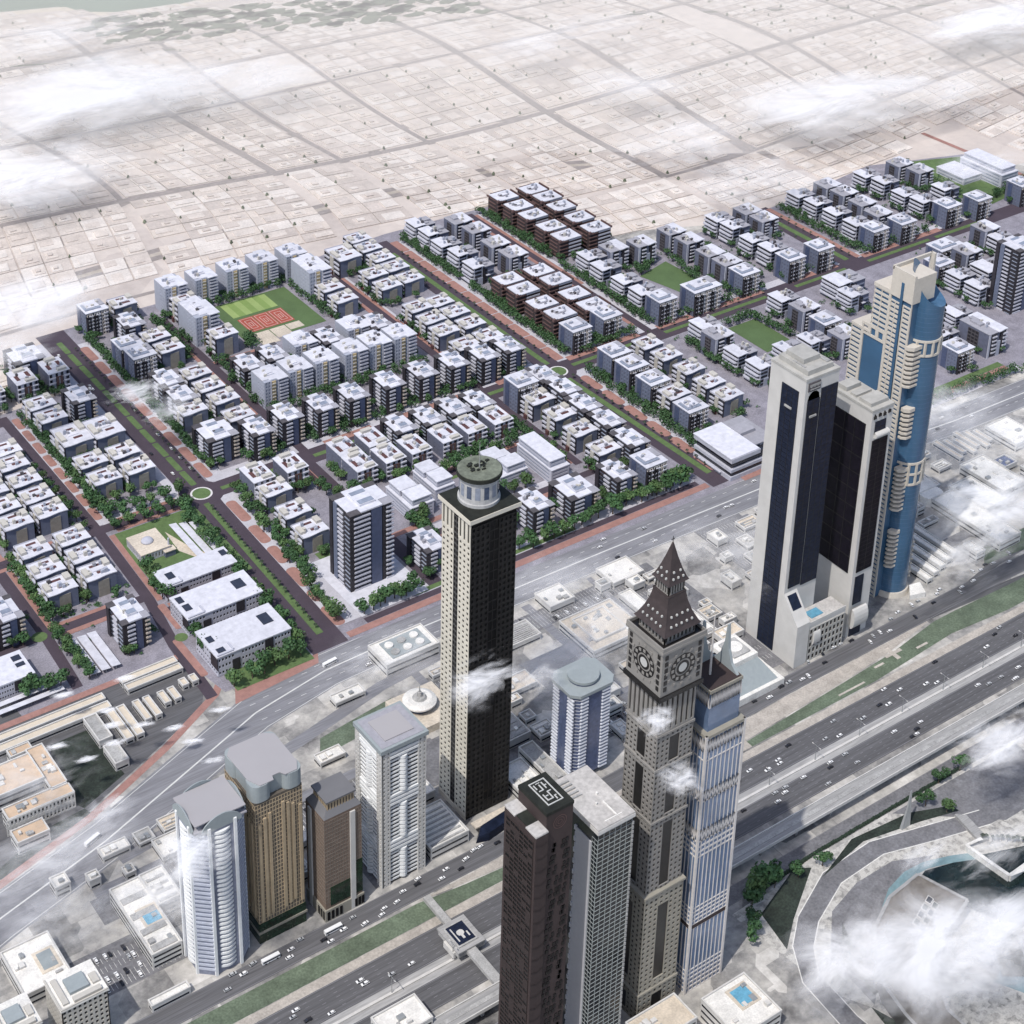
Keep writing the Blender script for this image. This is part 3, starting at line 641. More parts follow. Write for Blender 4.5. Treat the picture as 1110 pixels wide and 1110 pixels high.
 ('A', 903.3, 1172.0, 24, 'first dark-cornered white-roofed house from left along second boulevard', 'dark-cornered apartment houses'),
 ('A', 905.2, 1142.7, 24, 'second dark-cornered white-roofed house from left along second boulevard', 'dark-cornered apartment houses'),
 ('A', 903.1, 1109.1, 24, 'third dark-cornered white-roofed house from left along second boulevard', 'dark-cornered apartment houses'),
 ('A', 905.6, 1078.1, 24, 'fourth dark-cornered white-roofed house from left along second boulevard', 'dark-cornered apartment houses'),
 ('A', 903.6, 1041.9, 24, 'fifth dark-cornered white-roofed house from left along second boulevard', 'dark-cornered apartment houses'),
 ('V', 880.1, 1147.5, 18, 'first maroon-panelled white block from left right of the white offices', 'apartment blocks with maroon roof panels'),
 ('V', 880.8, 1114.4, 18, 'second maroon-panelled white block from left right of the white offices', 'apartment blocks with maroon roof panels'),
 ('V', 880.2, 1083.1, 18, 'third maroon-panelled white block from left right of the white offices', 'apartment blocks with maroon roof panels'),
 ('V', 879, 1047.7, 18, 'fourth maroon-panelled white block from left right of the white offices', 'apartment blocks with maroon roof panels'),
 ('A', 859.7, 1006.1, 24, 'second dark-cornered white-roofed house from left in the front row right of black tower', 'dark-cornered apartment houses'),
 ('A', 773.0, 1009.1, 24, 'first dark-cornered white-roofed house from left in the front row right of black tower', 'dark-cornered apartment houses'),
 ('AW', 814.6, 1007.5, 24, 'wide dark-cornered house in the front row right of black tower', 'dark-cornered apartment houses'),
 ('G', 893.0, 1002.8, 25, 'grey house with dark frames at the front row corner by second boulevard', 'grey apartment houses with dark frames'),
 ('G', 986.4, 1167.4, 25, 'first grey house with dark frames from left right of second boulevard', 'grey apartment houses with dark frames'),
 ('G', 986.2, 1140.3, 25, 'second grey house with dark frames from left right of second boulevard', 'grey apartment houses with dark frames'),
 ('G', 985.6, 1107.9, 25, 'third grey house with dark frames from left right of second boulevard', 'grey apartment houses with dark frames'),
 ('G', 984.2, 1051.9, 25, 'fourth grey house with dark frames from left right of second boulevard', 'grey apartment houses with dark frames'),
 ('V', 990.7, 1082.7, 20, 'maroon-panelled white block right of second boulevard', 'apartment blocks with maroon roof panels'),
 ('V', 1031.9, 1171.4, 17, 'first maroon-panelled white block from left in the inner row right of second boulevard', 'apartment blocks with maroon roof panels'),
 ('V', 1033.6, 1144.6, 17, 'second maroon-panelled white block from left in the inner row right of second boulevard', 'apartment blocks with maroon roof panels'),
 ('V', 1034.7, 1112.3, 17, 'third maroon-panelled white block from left in the inner row right of second boulevard', 'apartment blocks with maroon roof panels'),
 ('V', 1035.1, 1083.4, 17, 'fourth maroon-panelled white block from left in the inner row right of second boulevard', 'apartment blocks with maroon roof panels'),
 ('V', 1033.4, 1056.6, 17, 'fifth maroon-panelled white block from left in the inner row right of second boulevard', 'apartment blocks with maroon roof panels'),
 ('B', 1103.3, 1516.2, 22, 'first brown and white striped block from left in the left column of ten', 'brown and white striped blocks'),
 ('B', 1103.8, 1488.1, 22, 'second brown and white striped block from left in the left column of ten', 'brown and white striped blocks'),
 ('B', 1103.2, 1459.9, 22, 'third brown and white striped block from left in the left column of ten', 'brown and white striped blocks'),
 ('B', 1102.6, 1425.4, 22, 'fourth brown and white striped block from left in the left column of ten', 'brown and white striped blocks'),
 ('B', 1102.4, 1398.1, 22, 'fifth brown and white striped block from left in the left column of ten', 'brown and white striped blocks'),
 ('B', 1143.2, 1514.5, 22, 'first brown and white striped block from left in the right column of ten', 'brown and white striped blocks'),
 ('B', 1143.7, 1487.4, 22, 'second brown and white striped block from left in the right column of ten', 'brown and white striped blocks'),
 ('B', 1143.7, 1461.1, 22, 'third brown and white striped block from left in the right column of ten', 'brown and white striped blocks'),
 ('B', 1141.8, 1425.3, 22, 'fourth brown and white striped block from left in the right column of ten', 'brown and white striped blocks'),
 ('B', 1142.5, 1396.9, 22, 'fifth brown and white striped block from left in the right column of ten', 'brown and white striped blocks'),
 ('B', 989.8, 1348.4, 22, 'first brown and white striped block from left in the left column of eight', 'brown and white striped blocks'),
 ('B', 989.0, 1321.0, 22, 'second brown and white striped block from left in the left column of eight', 'brown and white striped blocks'),
 ('B', 988.8, 1288.0, 22, 'third brown and white striped block from left in the left column of eight', 'brown and white striped blocks'),
 ('B', 990.1, 1259.4, 22, 'fourth brown and white striped block from left in the left column of eight', 'brown and white striped blocks'),
 ('B', 1028.3, 1347.1, 22, 'first brown and white striped block from left in the right column of eight', 'brown and white striped blocks'),
 ('B', 1029.2, 1319.2, 22, 'second brown and white striped block from left in the right column of eight', 'brown and white striped blocks'),
 ('B', 1028.5, 1285.9, 22, 'third brown and white striped block from left in the right column of eight', 'brown and white striped blocks'),
 ('B', 1029.4, 1257.0, 22, 'fourth brown and white striped block from left in the right column of eight', 'brown and white striped blocks'),
 ('G', 984.9, 1227.0, 25, 'first grey house with dark frames from left below the striped blocks', 'grey apartment houses with dark frames'),
 ('G', 1025.6, 1229.8, 25, 'second grey house with dark frames from left below the striped blocks', 'grey apartment houses with dark frames'),
 ('T', 988.6, 1514.8, 21, 'first white house with curved balconies from left left of the ten striped blocks', 'white terraced apartment houses'),
 ('T', 989.6, 1489.4, 21, 'second white house with curved balconies from left left of the ten striped blocks', 'white terraced apartment houses'),
 ('T', 986.4, 1459.1, 21, 'third white house with curved balconies from left left of the ten striped blocks', 'white terraced apartment houses'),
 ('T', 987.9, 1429.1, 21, 'fourth white house with curved balconies from left left of the ten striped blocks', 'white terraced apartment houses'),
 ('T', 985.6, 1397.1, 21, 'fifth white house with curved balconies from left left of the ten striped blocks', 'white terraced apartment houses'),
 ('F', 1024.7, 1492.4, 23, 'first grey house with dark inset from left left of the ten striped blocks', 'grey apartment houses with dark insets'),
 ('F', 1029.2, 1464.6, 23, 'second grey house with dark inset from left left of the ten striped blocks', 'grey apartment houses with dark insets'),
 ('F', 1026.2, 1423.4, 23, 'third grey house with dark inset from left left of the ten striped blocks', 'grey apartment houses with dark insets'),
 ('F', 1029.3, 1395.1, 23, 'fourth grey house with dark inset from left left of the ten striped blocks', 'grey apartment houses with dark insets'),
 ('T', 1100.9, 1348.5, 21, 'first white house with curved balconies from left around the upper square lawn', 'white terraced apartment houses'),
 ('T', 1097.2, 1319.9, 21, 'second white house with curved balconies from left around the upper square lawn', 'white terraced apartment houses'),
 ('T', 1097.6, 1284.6, 21, 'third white house with curved balconies from left around the upper square lawn', 'white terraced apartment houses'),
 ('T', 1096.1, 1253.9, 21, 'fourth white house with curved balconies from left around the upper square lawn', 'white terraced apartment houses'),
 ('F', 1125.9, 1343.6, 24, 'first grey house with dark inset from left around the upper square lawn', 'grey apartment houses with dark insets'),
 ('F', 1158.3, 1335.9, 24, 'second grey house with dark inset from left around the upper square lawn', 'grey apartment houses with dark insets'),
 ('F', 1207.0, 1342.4, 24, 'third grey house with dark inset from left around the upper square lawn', 'grey apartment houses with dark insets'),
 ('F', 1208.4, 1314.4, 24, 'fourth grey house with dark inset from left around the upper square lawn', 'grey apartment houses with dark insets'),
 ('F', 1207.2, 1278.1, 24, 'fifth grey house with dark inset from left around the upper square lawn', 'grey apartment houses with dark insets'),
 ('F', 1207.6, 1251.9, 24, 'sixth grey house with dark inset from left around the upper square lawn', 'grey apartment houses with dark insets'),
 ('G', 1093.9, 1225.0, 26, 'first grey house with dark frames from left around the upper square lawn', 'grey apartment houses with dark frames'),
 ('G', 1207.6, 1224.5, 26, 'second grey house with dark frames from left around the upper square lawn', 'grey apartment houses with dark frames'),
 ('GL', 1144.1, 1221.2, 26, 'long grey house with dark frames around the upper square lawn', 'grey apartment houses with dark frames'),
 ('T', 1278.4, 1343.0, 21, 'first white house with curved balconies from left above the blue tower, left cluster', 'white terraced apartment houses'),
 ('T', 1280.5, 1319.1, 21, 'second white house with curved balconies from left above the blue tower, left cluster', 'white terraced apartment houses'),
 ('T', 1275.8, 1282.2, 21, 'third white house with curved balconies from left above the blue tower, left cluster', 'white terraced apartment houses'),
 ('T', 1278.1, 1255.2, 21, 'fourth white house with curved balconies from left above the blue tower, left cluster', 'white terraced apartment houses'),
 ('F', 1313.4, 1335.6, 23, 'first grey house with dark inset from left above the blue tower, left cluster', 'grey apartment houses with dark insets'),
 ('F', 1317.7, 1312.8, 23, 'second grey house with dark inset from left above the blue tower, left cluster', 'grey apartment houses with dark insets'),
 ('G', 1271.5, 1221.5, 26, 'first grey house with dark frames from left above the blue tower, left cluster', 'grey apartment houses with dark frames'),
 ('G', 1313.3, 1220.7, 26, 'second grey house with dark frames from left above the blue tower, left cluster', 'grey apartment houses with dark frames'),
 ('T', 1401.5, 1340.1, 21, 'first white house with curved balconies from left above the blue tower, middle cluster', 'white terraced apartment houses'),
 ('T', 1404.5, 1314.3, 21, 'second white house with curved balconies from left above the blue tower, middle cluster', 'white terraced apartment houses'),
 ('T', 1403.9, 1282.5, 21, 'third white house with curved balconies from left above the blue tower, middle cluster', 'white terraced apartment houses'),
 ('T', 1402.4, 1249.2, 21, 'fourth white house with curved balconies from left above the blue tower, middle cluster', 'white terraced apartment houses'),
 ('F', 1442.9, 1338.4, 22, 'first grey house with dark inset from left above the blue tower, middle cluster', 'grey apartment houses with dark insets'),
 ('F', 1444.7, 1313.0, 22, 'second grey house with dark inset from left above the blue tower, middle cluster', 'grey apartment houses with dark insets'),
 ('F', 1444.5, 1283.2, 22, 'third grey house with dark inset from left above the blue tower, middle cluster', 'grey apartment houses with dark insets'),
 ('F', 1438.1, 1252.4, 22, 'fourth grey house with dark inset from left above the blue tower, middle cluster', 'grey apartment houses with dark insets'),
 ('G', 1401.6, 1223.6, 26, 'first grey house with dark frames from left above the blue tower, middle cluster', 'grey apartment houses with dark frames'),
 ('G', 1442.1, 1220.0, 26, 'second grey house with dark frames from left above the blue tower, middle cluster', 'grey apartment houses with dark frames'),
 ('T', 1509.6, 1339.0, 21, 'first white house with curved balconies from left above the blue tower, right cluster', 'white terraced apartment houses'),
 ('T', 1512.6, 1311.9, 21, 'second white house with curved balconies from left above the blue tower, right cluster', 'white terraced apartment houses'),
 ('T', 1509.8, 1276.9, 21, 'third white house with curved balconies from left above the blue tower, right cluster', 'white terraced apartment houses'),
 ('T', 1512.8, 1251.0, 21, 'fourth white house with curved balconies from left above the blue tower, right cluster', 'white terraced apartment houses'),
 ('T', 1559.4, 1260.5, 21, 'fifth white house with curved balconies from left above the blue tower, right cluster', 'white terraced apartment houses'),
 ('F', 1560.1, 1334.6, 22, 'first grey house with dark inset from left above the blue tower, right cluster', 'grey apartment houses with dark insets'),
 ('F', 1567.7, 1308.9, 22, 'second grey house with dark inset from left above the blue tower, right cluster', 'grey apartment houses with dark insets'),
 ('G', 1517.3, 1220.7, 26, 'first grey house with dark frames from left above the blue tower, right cluster', 'grey apartment houses with dark frames'),
 ('G', 1562.9, 1215.2, 26, 'second grey house with dark frames from left above the blue tower, right cluster', 'grey apartment houses with dark frames'),
 ('G', 1636.9, 1213.6, 26, 'third grey house with dark frames from left above the blue tower, right cluster', 'grey apartment houses with dark frames'),
 ('T', 1103.6, 1167.1, 20, 'first white house with curved balconies from left around the lower square lawn', 'white terraced apartment houses'),
 ('T', 1098.1, 1109.0, 20, 'second white house with curved balconies from left around the lower square lawn', 'white terraced apartment houses'),
 ('T', 1099.2, 1078.6, 20, 'third white house with curved balconies from left around the lower square lawn', 'white terraced apartment houses'),
 ('T', 1211.1, 1167.1, 20, 'fourth white house with curved balconies from left around the lower square lawn', 'white terraced apartment houses'),
 ('F', 1094.9, 1139.6, 23, 'first grey house with dark inset from left around the lower square lawn', 'grey apartment houses with dark insets'),
 ('F', 1207.8, 1134.2, 23, 'second grey house with dark inset from left around the lower square lawn', 'grey apartment houses with dark insets'),
 ('F', 1201, 1071.5, 23, 'third grey house with dark inset from left around the lower square lawn', 'grey apartment houses with dark insets'),
 ('G', 1212.2, 1107.8, 20, 'grey house with dark frames around the lower square lawn', 'grey apartment houses with dark frames'),
 ('T', 1143.5, 1087.9, 19, 'fifth white house with curved balconies from left around the lower square lawn', 'white terraced apartment houses'),
 ('T', 1175.2, 1086.9, 19, 'sixth white house with curved balconies from left around the lower square lawn', 'white terraced apartment houses'),
 ('TL', 1293.5, 1162.6, 20, 'long white house with curved balconies left of the blue tower crown', 'white terraced apartment houses'),
 ('T', 1279.2, 1134.8, 19, 'white house with curved balconies left of the blue tower crown', 'white terraced apartment houses'),
 ('F', 1506.8, 1155.3, 24, 'second grey house with dark inset from left right of the blue tower crown', 'grey apartment houses with dark insets'),
 ('F', 1444.8, 1127.5, 24, 'first grey house with dark inset from left right of the blue tower crown', 'grey apartment houses with dark insets'),
 ('T', 1510.3, 1132.7, 21, 'third white house with curved balconies from left right of the blue tower crown', 'white terraced apartment houses'),
 ('T', 1405.7, 1100.3, 21, 'first white house with curved balconies from left right of the blue tower crown', 'white terraced apartment houses'),
 ('T', 1403.5, 1071.7, 21, 'second white house with curved balconies from left right of the blue tower crown', 'white terraced apartment houses'),
 ('TL', 1448.6, 1095.3, 20, 'long white house with curved balconies right of the blue tower crown', 'white terraced apartment houses'),
 ('G', 1403.9, 1130.1, 23, 'first grey house with dark frames from left right of the blue tower crown', 'grey apartment houses with dark frames'),
 ('G', 1277.7, 991.9, 23, 'second grey house with dark frames from left right of the blue tower crown', 'grey apartment houses with dark frames'),
 ('GL', 1450.2, 1161.5, 16, 'long grey house with dark frames just behind the blue tower fin', 'grey apartment houses with dark frames'),
 ('FL', 1328.2, 1003.3, 25, 'deep grey house with dark inset right of the blue tower crown', 'grey apartment houses with dark insets'),
 ('T', 1339.8, 1047.6, 18, 'second white house with curved balconies from left low beside the blue cylinder top', 'white terraced apartment houses'),
 ('T', 1296.8, 1027.5, 18, 'first white house with curved balconies from left low beside the blue cylinder top', 'white terraced apartment houses'),
]

# ------------------------------------------------------------------ apartment houses of the new district (one prototype per kind and size)
def B(name, m, root, *boxes):
    g = MB()
    for b in boxes: g.box(*b)
    return g.build(name, M[m], root)
def wavy(x0,x1,y0,y1,z0,z1,s=.9,n=8):
    """slab whose front edge bows outwards"""
    P=[(x0,y1),(x0,y0)]+[(x0+(x1-x0)*i/n, y0-s*math.sin(math.pi*2*i/n)*.6) for i in range(1,n)]+[(x1,y0),(x1,y1)]
    return MB().prism(P,z0,z1)
def villa(root, w, d, H, fl, maroon_front=False):
    a, b = w/2, d/2
    B('wall','blue_wall',root,(-a+1.2,a-.8,-b+.4,b-.4,0,H))
    B('end_panel','beige_panel',root,(-a*.25,a*.45,-b,-b+.4,0,H-3)); B('end_panel','beige_panel',root,(-a*.25,a*.45,b-.4,b,0,H-3))
    wavy(-a+.4,a-.3,-b-.3,b+.3,H,H+.7).build('roof',M['white_roof'],root)
    fh = H/fl
    for k in range(fl):
        z=k*fh
        B('window_band','window_dark',root,(-a+.9,-a+1.2,-b+1.2,b-1.2,z+1.0,z+fh-.5))
        B('window_band','window_dark',root,(a-.8,a-.5,-b+1.2,b-1.2,z+1.0,z+fh-.5))
        if k: 
            B('balcony','white_wall',root,(-a-.6,-a+.9,-b+.5,-b*.28,z-.2,z+1.15)); B('balcony','white_wall',root,(-a-.6,-a+.9,b*.3,b-.5,z-.2,z+1.15))
    B('stair_bay','cream',root,(-a-.2,-a+.9,-b*.22,b*.24,0,H-.2))
    B('corner_pier','dark_wall',root,(-a+.3,-a+1.2,-b+.2,-b+1.2,0,H)); B('corner_pier','dark_wall',root,(-a+.3,-a+1.2,b-1.2,b-.2,0,H))
    B('entrance','maroon',root,(-a-1.6,-a-.2,-b*.2,b*.2,0,fh))
    t=H+.7
    B('roof_box','cream',root,(-a+1.2,-a+5.2,-b*.55,b*.4,t,t+2.3)); B('roof_box','cream',root,(a-5.6,a-1.2,b*.12,b-.8,t,t+2.4))
    B('roof_terrace','maroon',root,(-3.4,4,b*.42,b*.42+2.7,t,t+.25)); B('roof_terrace','maroon',root,(-1.2,6.2,-b*.52,-b*.52+2.8,t,t+.25))
    B('roof_panel','white_roof',root,(-3.8,4.8,-b*.16,b*.36,t,t+.7))
    B('parapet','white_wall',root,(-a+.4,a-.3,b-.1,b+.25,t,t+.8),(-a+.45,-a+.8,-b,b-.15,t,t+.7))
def villa_front(root, w, d, H, fl):
    """same house with its windowed long front to the lower right"""
    a, b = w/2, d/2; fh=H/fl
    B('wall','slate_wall',root,(-a+.4,a-.4,-b+1.2,b-.6,0,H))
    for k in range(fl):
        z=k*fh
        for u in (-a*.8,-a*.22,a*.3,a*.82): B('window_opening','window_dark',root,(u-.9,u+1.0,-b+.7,-b+1.25,z+.7,z+fh-.6))
        if k:
            B('balcony','white_wall',root,(-a+.3,-a*.38,-b-.6,-b+.7,z-.2,z+.95)); B('balcony','white_wall',root,(a*.42,a-.3,-b-.6,-b+.7,z-.2,z+.95))
    MB().lat('y',-1,-b+1.2,-a+.4,a-.4,0,H,4,fl,.42,.62,.35).build('facade',M['white_wall'],root)
    B('window_frame','brown_trim',root,(-a*.30,-a*.05,-b+.2,-b+.8,0,H*.8),(a*.1,a*.3,-b+.2,-b+.8,0,H*.8),(-a*.05,a*.1,-b+.3,-b+.8,H*.8-1,H*.8))
    MB().lat('x',-1,-a+.4,-b+1.2,b-.6,0,H,3,fl,.25,.4,.2).build('side_wall',M['slate_wall'],root)
    MB().prism([(-a,-b),(a,-b),(a,b),(-a,b)],H,H+.7).build('roof',M['white_roof'],root)
    t=H+.7
    B('roof_box','cream',root,(-a*.45,a*.5,b-5,b-1,t,t+2.4)); B('roof_box','cream',root,(-a*.1,a*.75,-b+1,-b+4.6,t,t+2.2))
    B('roof_terrace','maroon',root,(-a*.7,-a*.36,-b*.45,b*.22,t,t+.25)); B('roof_terrace','maroon',root,(a*.36,a*.7,-b*.25,b*.45,t,t+.25))
    B('roof_panel','white_roof',root,(-a*.3,a*.3,-b*.35,b*.45,t,t+.7))
def apartment(root, w, d, H, fl, dark_amount=1, tower=False):
    a, b = w/2, d/2; fh=H/fl
    B('wall','slate_wall',root,(-a+1.4,a-1.4,-b+1.4,b-1.4,0,H))
    B('wall_panel','navy_panel',root,(-a*.02,a*.46,-b+.1,-b+1.4,0,H-.4))
    B('wall_panel','blue_wall',root,(-a+.2,-a+1.4,b*.28,b*.62,0,H-.3)) if tower else None
    B('dark_bay','dark_wall',root,(-a+.2,-a+4,-b+.2,-b+2.4,0,H-.2)); B('dark_bay','dark_wall',root,(-a+.2,-a+1.4,-b+2.4,-b*.35,0,H-.2))
    B('dark_bay','dark_wall',root,(-a+.2,-a+1.4,b-4.5,b-.2,0,H-.2)); B('dark_bay','dark_wall',root,(a*.5,a*.62,-b+.4,-b+1.4,0,H-.3))
    for k in range(fl):
        z=k*fh
        B('window_band','window_dark',root,(-a+1.1,-a+1.4,-b*.3,b-4.5,z+.9,z+fh-.4)); B('window_band','window_dark',root,(-a+4,-a*.04,-b+1.1,-b+1.4,z+.9,z+fh-.4))
        B('window_band','window_dark',root,(a*.64,a-1.4,-b+1.1,-b+1.4,z+.9,z+fh-.4))
        if k or tower:
            B('balcony','white_wall',root,(-a-.2,-a+1.1,-b*.28,b*.22,z-.25,z+1.1))
            B('balcony','white_wall',root,(-a+3.4,-a*.08,-b-.5,-b+1.1,z-.25,z+1.1))
            B('balcony','window_beige' if not tower else 'white_wall',root,(a*.66,a+.2,-b-.4,-b+1.1,z-.25,z+1.0))
            B('balcony','grey_glass',root,(-a-.4,-a+.2,-b+1.0,-b*.5,z-.1,z+.7))
    # roof: white cross with dark corner slabs
    MB().prism([(-a+.8,-b*.62),(-a*.5,-b*.62),(-a*.5,-b-.2),(a*.5,-b-.2),(a*.5,-b*.5),(a-.6,-b*.5),(a-.6,b*.62),(a*.45,b*.62),(a*.45,b),(-a*.45,b),(-a*.45,b*.55),(-a+.8,b*.55)],H,H+.6).build('roof',M['white_roof'],root)
    for q in ((-a-.4,-a*.52,-b-.4,-b*.64),(-a-.4,-a*.47,b*.57,b+.2),(a*.52,a+.3,-b-.5,-b*.52),(a*.47,a+.3,b*.64,b+.2)):
        B('corner_roof','dark_roof' if q[0]<0 or q[2]>0 else 'grey_roof',root,(*q,H-.1,H+.35))
    t=H+.6
    B('roof_box','white_roof',root,(-a*.36,a*.36,-b*.58,b*.55,t,t+1.9))
    B('solar_panel','grey_glass',root,(-a*.33,a*.33,-b*.55,-b*.22,t+1.9,t+2.2)); B('solar_panel','grey_glass',root,(-a*.33,a*.33,b*.25,b*.52,t+1.9,t+2.2))
    B('parapet','white_wall',root,(-a*.5,a*.5,-b-.2,-b+.1,t,t+.5))
def framed(root, w, d, H, fl, bays):
    a, b = w/2, d/2; fh=H/fl
    B('wall','slate_wall',root,(-a+.4,a-.4,-b+1.2,b-.4,0,H))
    B('side_panel','navy_panel',root,(-a+.1,-a+.4,b*.2,b*.7,1,H-1.5))
    MB().lat('x',-1,-a+.4,-b+1.2,b*.1,0,H,3,fl,.5,.55,.3).build('side_wall',M['blue_wall'],root)
    bw=(w-1.2)/bays
    for i in range(bays):
        u0=-a+.6+i*bw
        MB().lat('y',-1,-b+1.2,u0+.8,u0+bw-.8,0,H-1,2,fl,.62,.6,.9).build('facade',M['window_cream' if i%2==0 else 'low_white'],root)
        for k in range(1,fl): B('balcony','white_wall',root,(u0+bw*.34,u0+bw-.2,-b-.5,-b+.3,k*fh-.15,k*fh+.75))
        if i%2==1 or i==0: B('dark_frame','dark_wall',root,(u0+.0,u0+1.3,-b-.6,-b+1.2,0,H*.86),(u0+bw*.5-.6,u0+bw*.5+.6,-b-.6,-b+1.2,0,H*.86-1.4),(u0+.0,u0+bw*.5+.6,-b-.6,-b+1.2,H*.86-1.4,H*.86))
    MB().prism([(-a,-b),(a,-b),(a,b),(-a,b)],H,H+.6).build('roof',M['white_roof'],root)
    t=H+.6
    B('roof_box','white_roof',root,(-a*.62,a*.45,-b*.4,b*.66,t,t+1.7)); B('skylight','grey_glass',root,(-a*.66,a*.5,-b*.62,-b*.42,t,t+1.2),(-a*.86,-a*.65,-b*.6,b*.5,t,t+1.2))
    B('corner_roof','grey_roof',root,(a*.5,a-.3,-b*.2,b*.8,t,t+.9))
def cream_slab(root, w, d, H, fl):
    a, b = w/2, d/2; fh=H/fl
    B('wall','pale_wall',root,(-a+.3,a-1,-b+2.2,b-.3,0,H))
    B('window_strip','yellow_panel',root,(-a*.42,-a*.02,-b+1.3,-b+2.2,1,H-1))
    MB().lat('y',-1,-b+2.2,-a+.5,-a*.45,0,H,2,fl,.5,.6,.6).build('facade',M['pale_wall'],root)
    MB().lat('x',-1,-a+.3,-b+2.2,b*.05,0,H,4,fl,.35,.45,.25).build('side_wall',M['pale_wall'],root)
    B('window_strip','grey_glass',root,(a*.02,a*.16,-b+1.4,-b+2.2,0,H-.6)); B('pier','white_wall',root,(-a*.46,-a*.40,-b+.9,-b+2.2,0,H),(a*.17,a*.25,-b+.7,-b+2.2,0,H))
    for k in range(fl):
        z=k*fh
        B('window_band','window_blue',root,(a*.26,a-1,-b+1.9,-b+2.2,z+1,z+fh-.3))
        B('balcony','white_wall',root,(a*.26,a,-b-.2,-b+1.9,z-.2,z+1.2))
        B('balcony','cream',root,(-a*.38,-a*.06,-b+.6,-b+1.3,z-.1,z+.8))
    P=[(-a,-b*.62),(-a*.5,-b*.62),(-a*.5,-b*.8),(a*.1,-b*.8),(a*.1,-b-.3),(a+.2,-b-.3),(a+.2,b*.5),(a*.7,b*.5),(a*.7,b),(-a*.2,b),(-a*.2,b*.86),(-a,b*.86)]
    MB().prism(P,H,H+.8).build('roof',M['white_roof'],root); t=H+.8
    B('roof_box','white_roof',root,(-a*.42,a*.22,-b*.28,b*.3,t,t+1.2)); B('roof_box','white_roof',root,(-a*.3,a*.12,-b*.18,b*.2,t+1.2,t+2.3))
def striped(root, w, d, H, fl):
    a, b = w/2, d/2; fh=H/fl
    B('wall','brown_wall',root,(-a+.8,a-.8,-b+.8,b-.8,0,H))
    for k in range(fl):
        z=k*fh
        B('wall_band','white_wall',root,(-a*.2,a-1.2,-b+.1,-b+.8,z+fh-2.1,z+fh-.5)); B('wall_band','brown_trim',root,(-a+.1,-a+.8,-b*.5,b-2,z+fh-1.6,z+fh-.5))
        B('balcony','brown_trim',root,(-a-.4,-a*.3,-b-.5,-b+.8,z+fh-1.7,z+fh-.7))
    MB().prism([(-a+1.8,-b+.6),(-a+5,-b+.6),(-a+5,-b-.2),(a-2,-b-.2),(a-2,b-.4),(-a+1.8,b-.4)],H,H+.8).build('roof',M['white_roof'],root)
    t=H+.8
    MB().prism(lobe(-a*.45,a*.42,-b*.28,b*.4,r=2.5),t,t+1.0).build('roof_rim',M['grey_roof'],root); MB().prism(lobe(-a*.36,a*.33,-b*.16,b*.28,r=2),t+1.0,t+1.3).build('roof_well',M['white_roof'],root)
    for q_ in ((-a-.6,-a+2.2,-b-.6,-b+2.2,H-1.6,H+1.2),(-a-.6,-a+.2,b-4.5,b+.5,H-.8,H+1.1),(a-2.2,a+1.2,-b+1,-b+1.8,H-1,H+1.1),(a+.4,a+1.2,-b+1.8,b-1,H-1,H+1.1),(-a+4,a-4,b,b+.7,H+.2,H+1.1)): B('corner_frame','brown_trim',root,q_)
def round_slab(x0,x1,y0,y1,r,z0,z1):
    P=[(x1,y0),(x1,y1)]+[(x0+r+r*math.cos(R(q)), y1-r+r*math.sin(R(q))) for q in range(90,181,30)]+[(x0+r+r*math.cos(R(q)), y0+r+r*math.sin(R(q))) for q in range(180,271,30)]
    return MB().prism(P,z0,z1)
def terraced(root, w, d, H, fl):
    a, b = w/2, d/2; fh=H/fl; m=-a*.05
    B('wall','white_wall',root,(-a+2,m,-b+1,b-1,0,H)); B('rear_wall','slate_wall',root,(m,a-.5,-b+1.6,b-.6,0,H-2))
    for k in range(fl):
        z=k*fh; o=(0,1.5,.4,1.2,.2,.8)[k%6]
        B('window_band','window_dark',root,(-a+1.6,-a+2,-b+1.6,b-1.6,z+1,z+fh-.3)); B('window_band','window_dark',root,(-a+3,m-2,-b+.6,-b+1,z+1.4,z+fh-.5))
        if k: round_slab(-a-o,-a+2,-b+.2+o,b-.2,2.2,z-.3,z+1.1).build('balcony',M['white_wall'],root)
    B('front_panel','pale_wall',root,(m-6,m-.6,-b+.2,-b+.9,0,H*.42)); B('dark_bay','dark_wall',root,(m-.5,m+2.2,-b+.6,-b+1.6,0,H-2.2))
    for k in range(fl-1): B('balcony','blue_wall',root,(a*.4,a*.9,-b+.2,-b+1.6,k*fh+.3,k*fh+1.4)); B('window_band','window_dark',root,(a*.1,a*.36,-b+1.3,-b+1.6,k*fh+1,k*fh+fh-.3))
    wavy(-a+.5,m+1,-b,b,H,H+.7,s=.6).build('roof',M['white_roof'],root)
    MB().prism([(m+1,-b+1),(a,-b+1),(a,b-.4),(m+1,b-.4)],H-2,H-1.4).build('rear_roof',M['grey_roof'],root)
    B('roof_box','grey_roof',root,(a*.2,a*.85,-b*.2,b*.5,H-1.4,H+1),(a*.1,a*.5,-b*.6,-b*.25,H-1.4,H)); B('canopy','white_wall',root,(a*.2,a*.55,-b-.8,-b+1.6,H*.45,H*.45+.5))
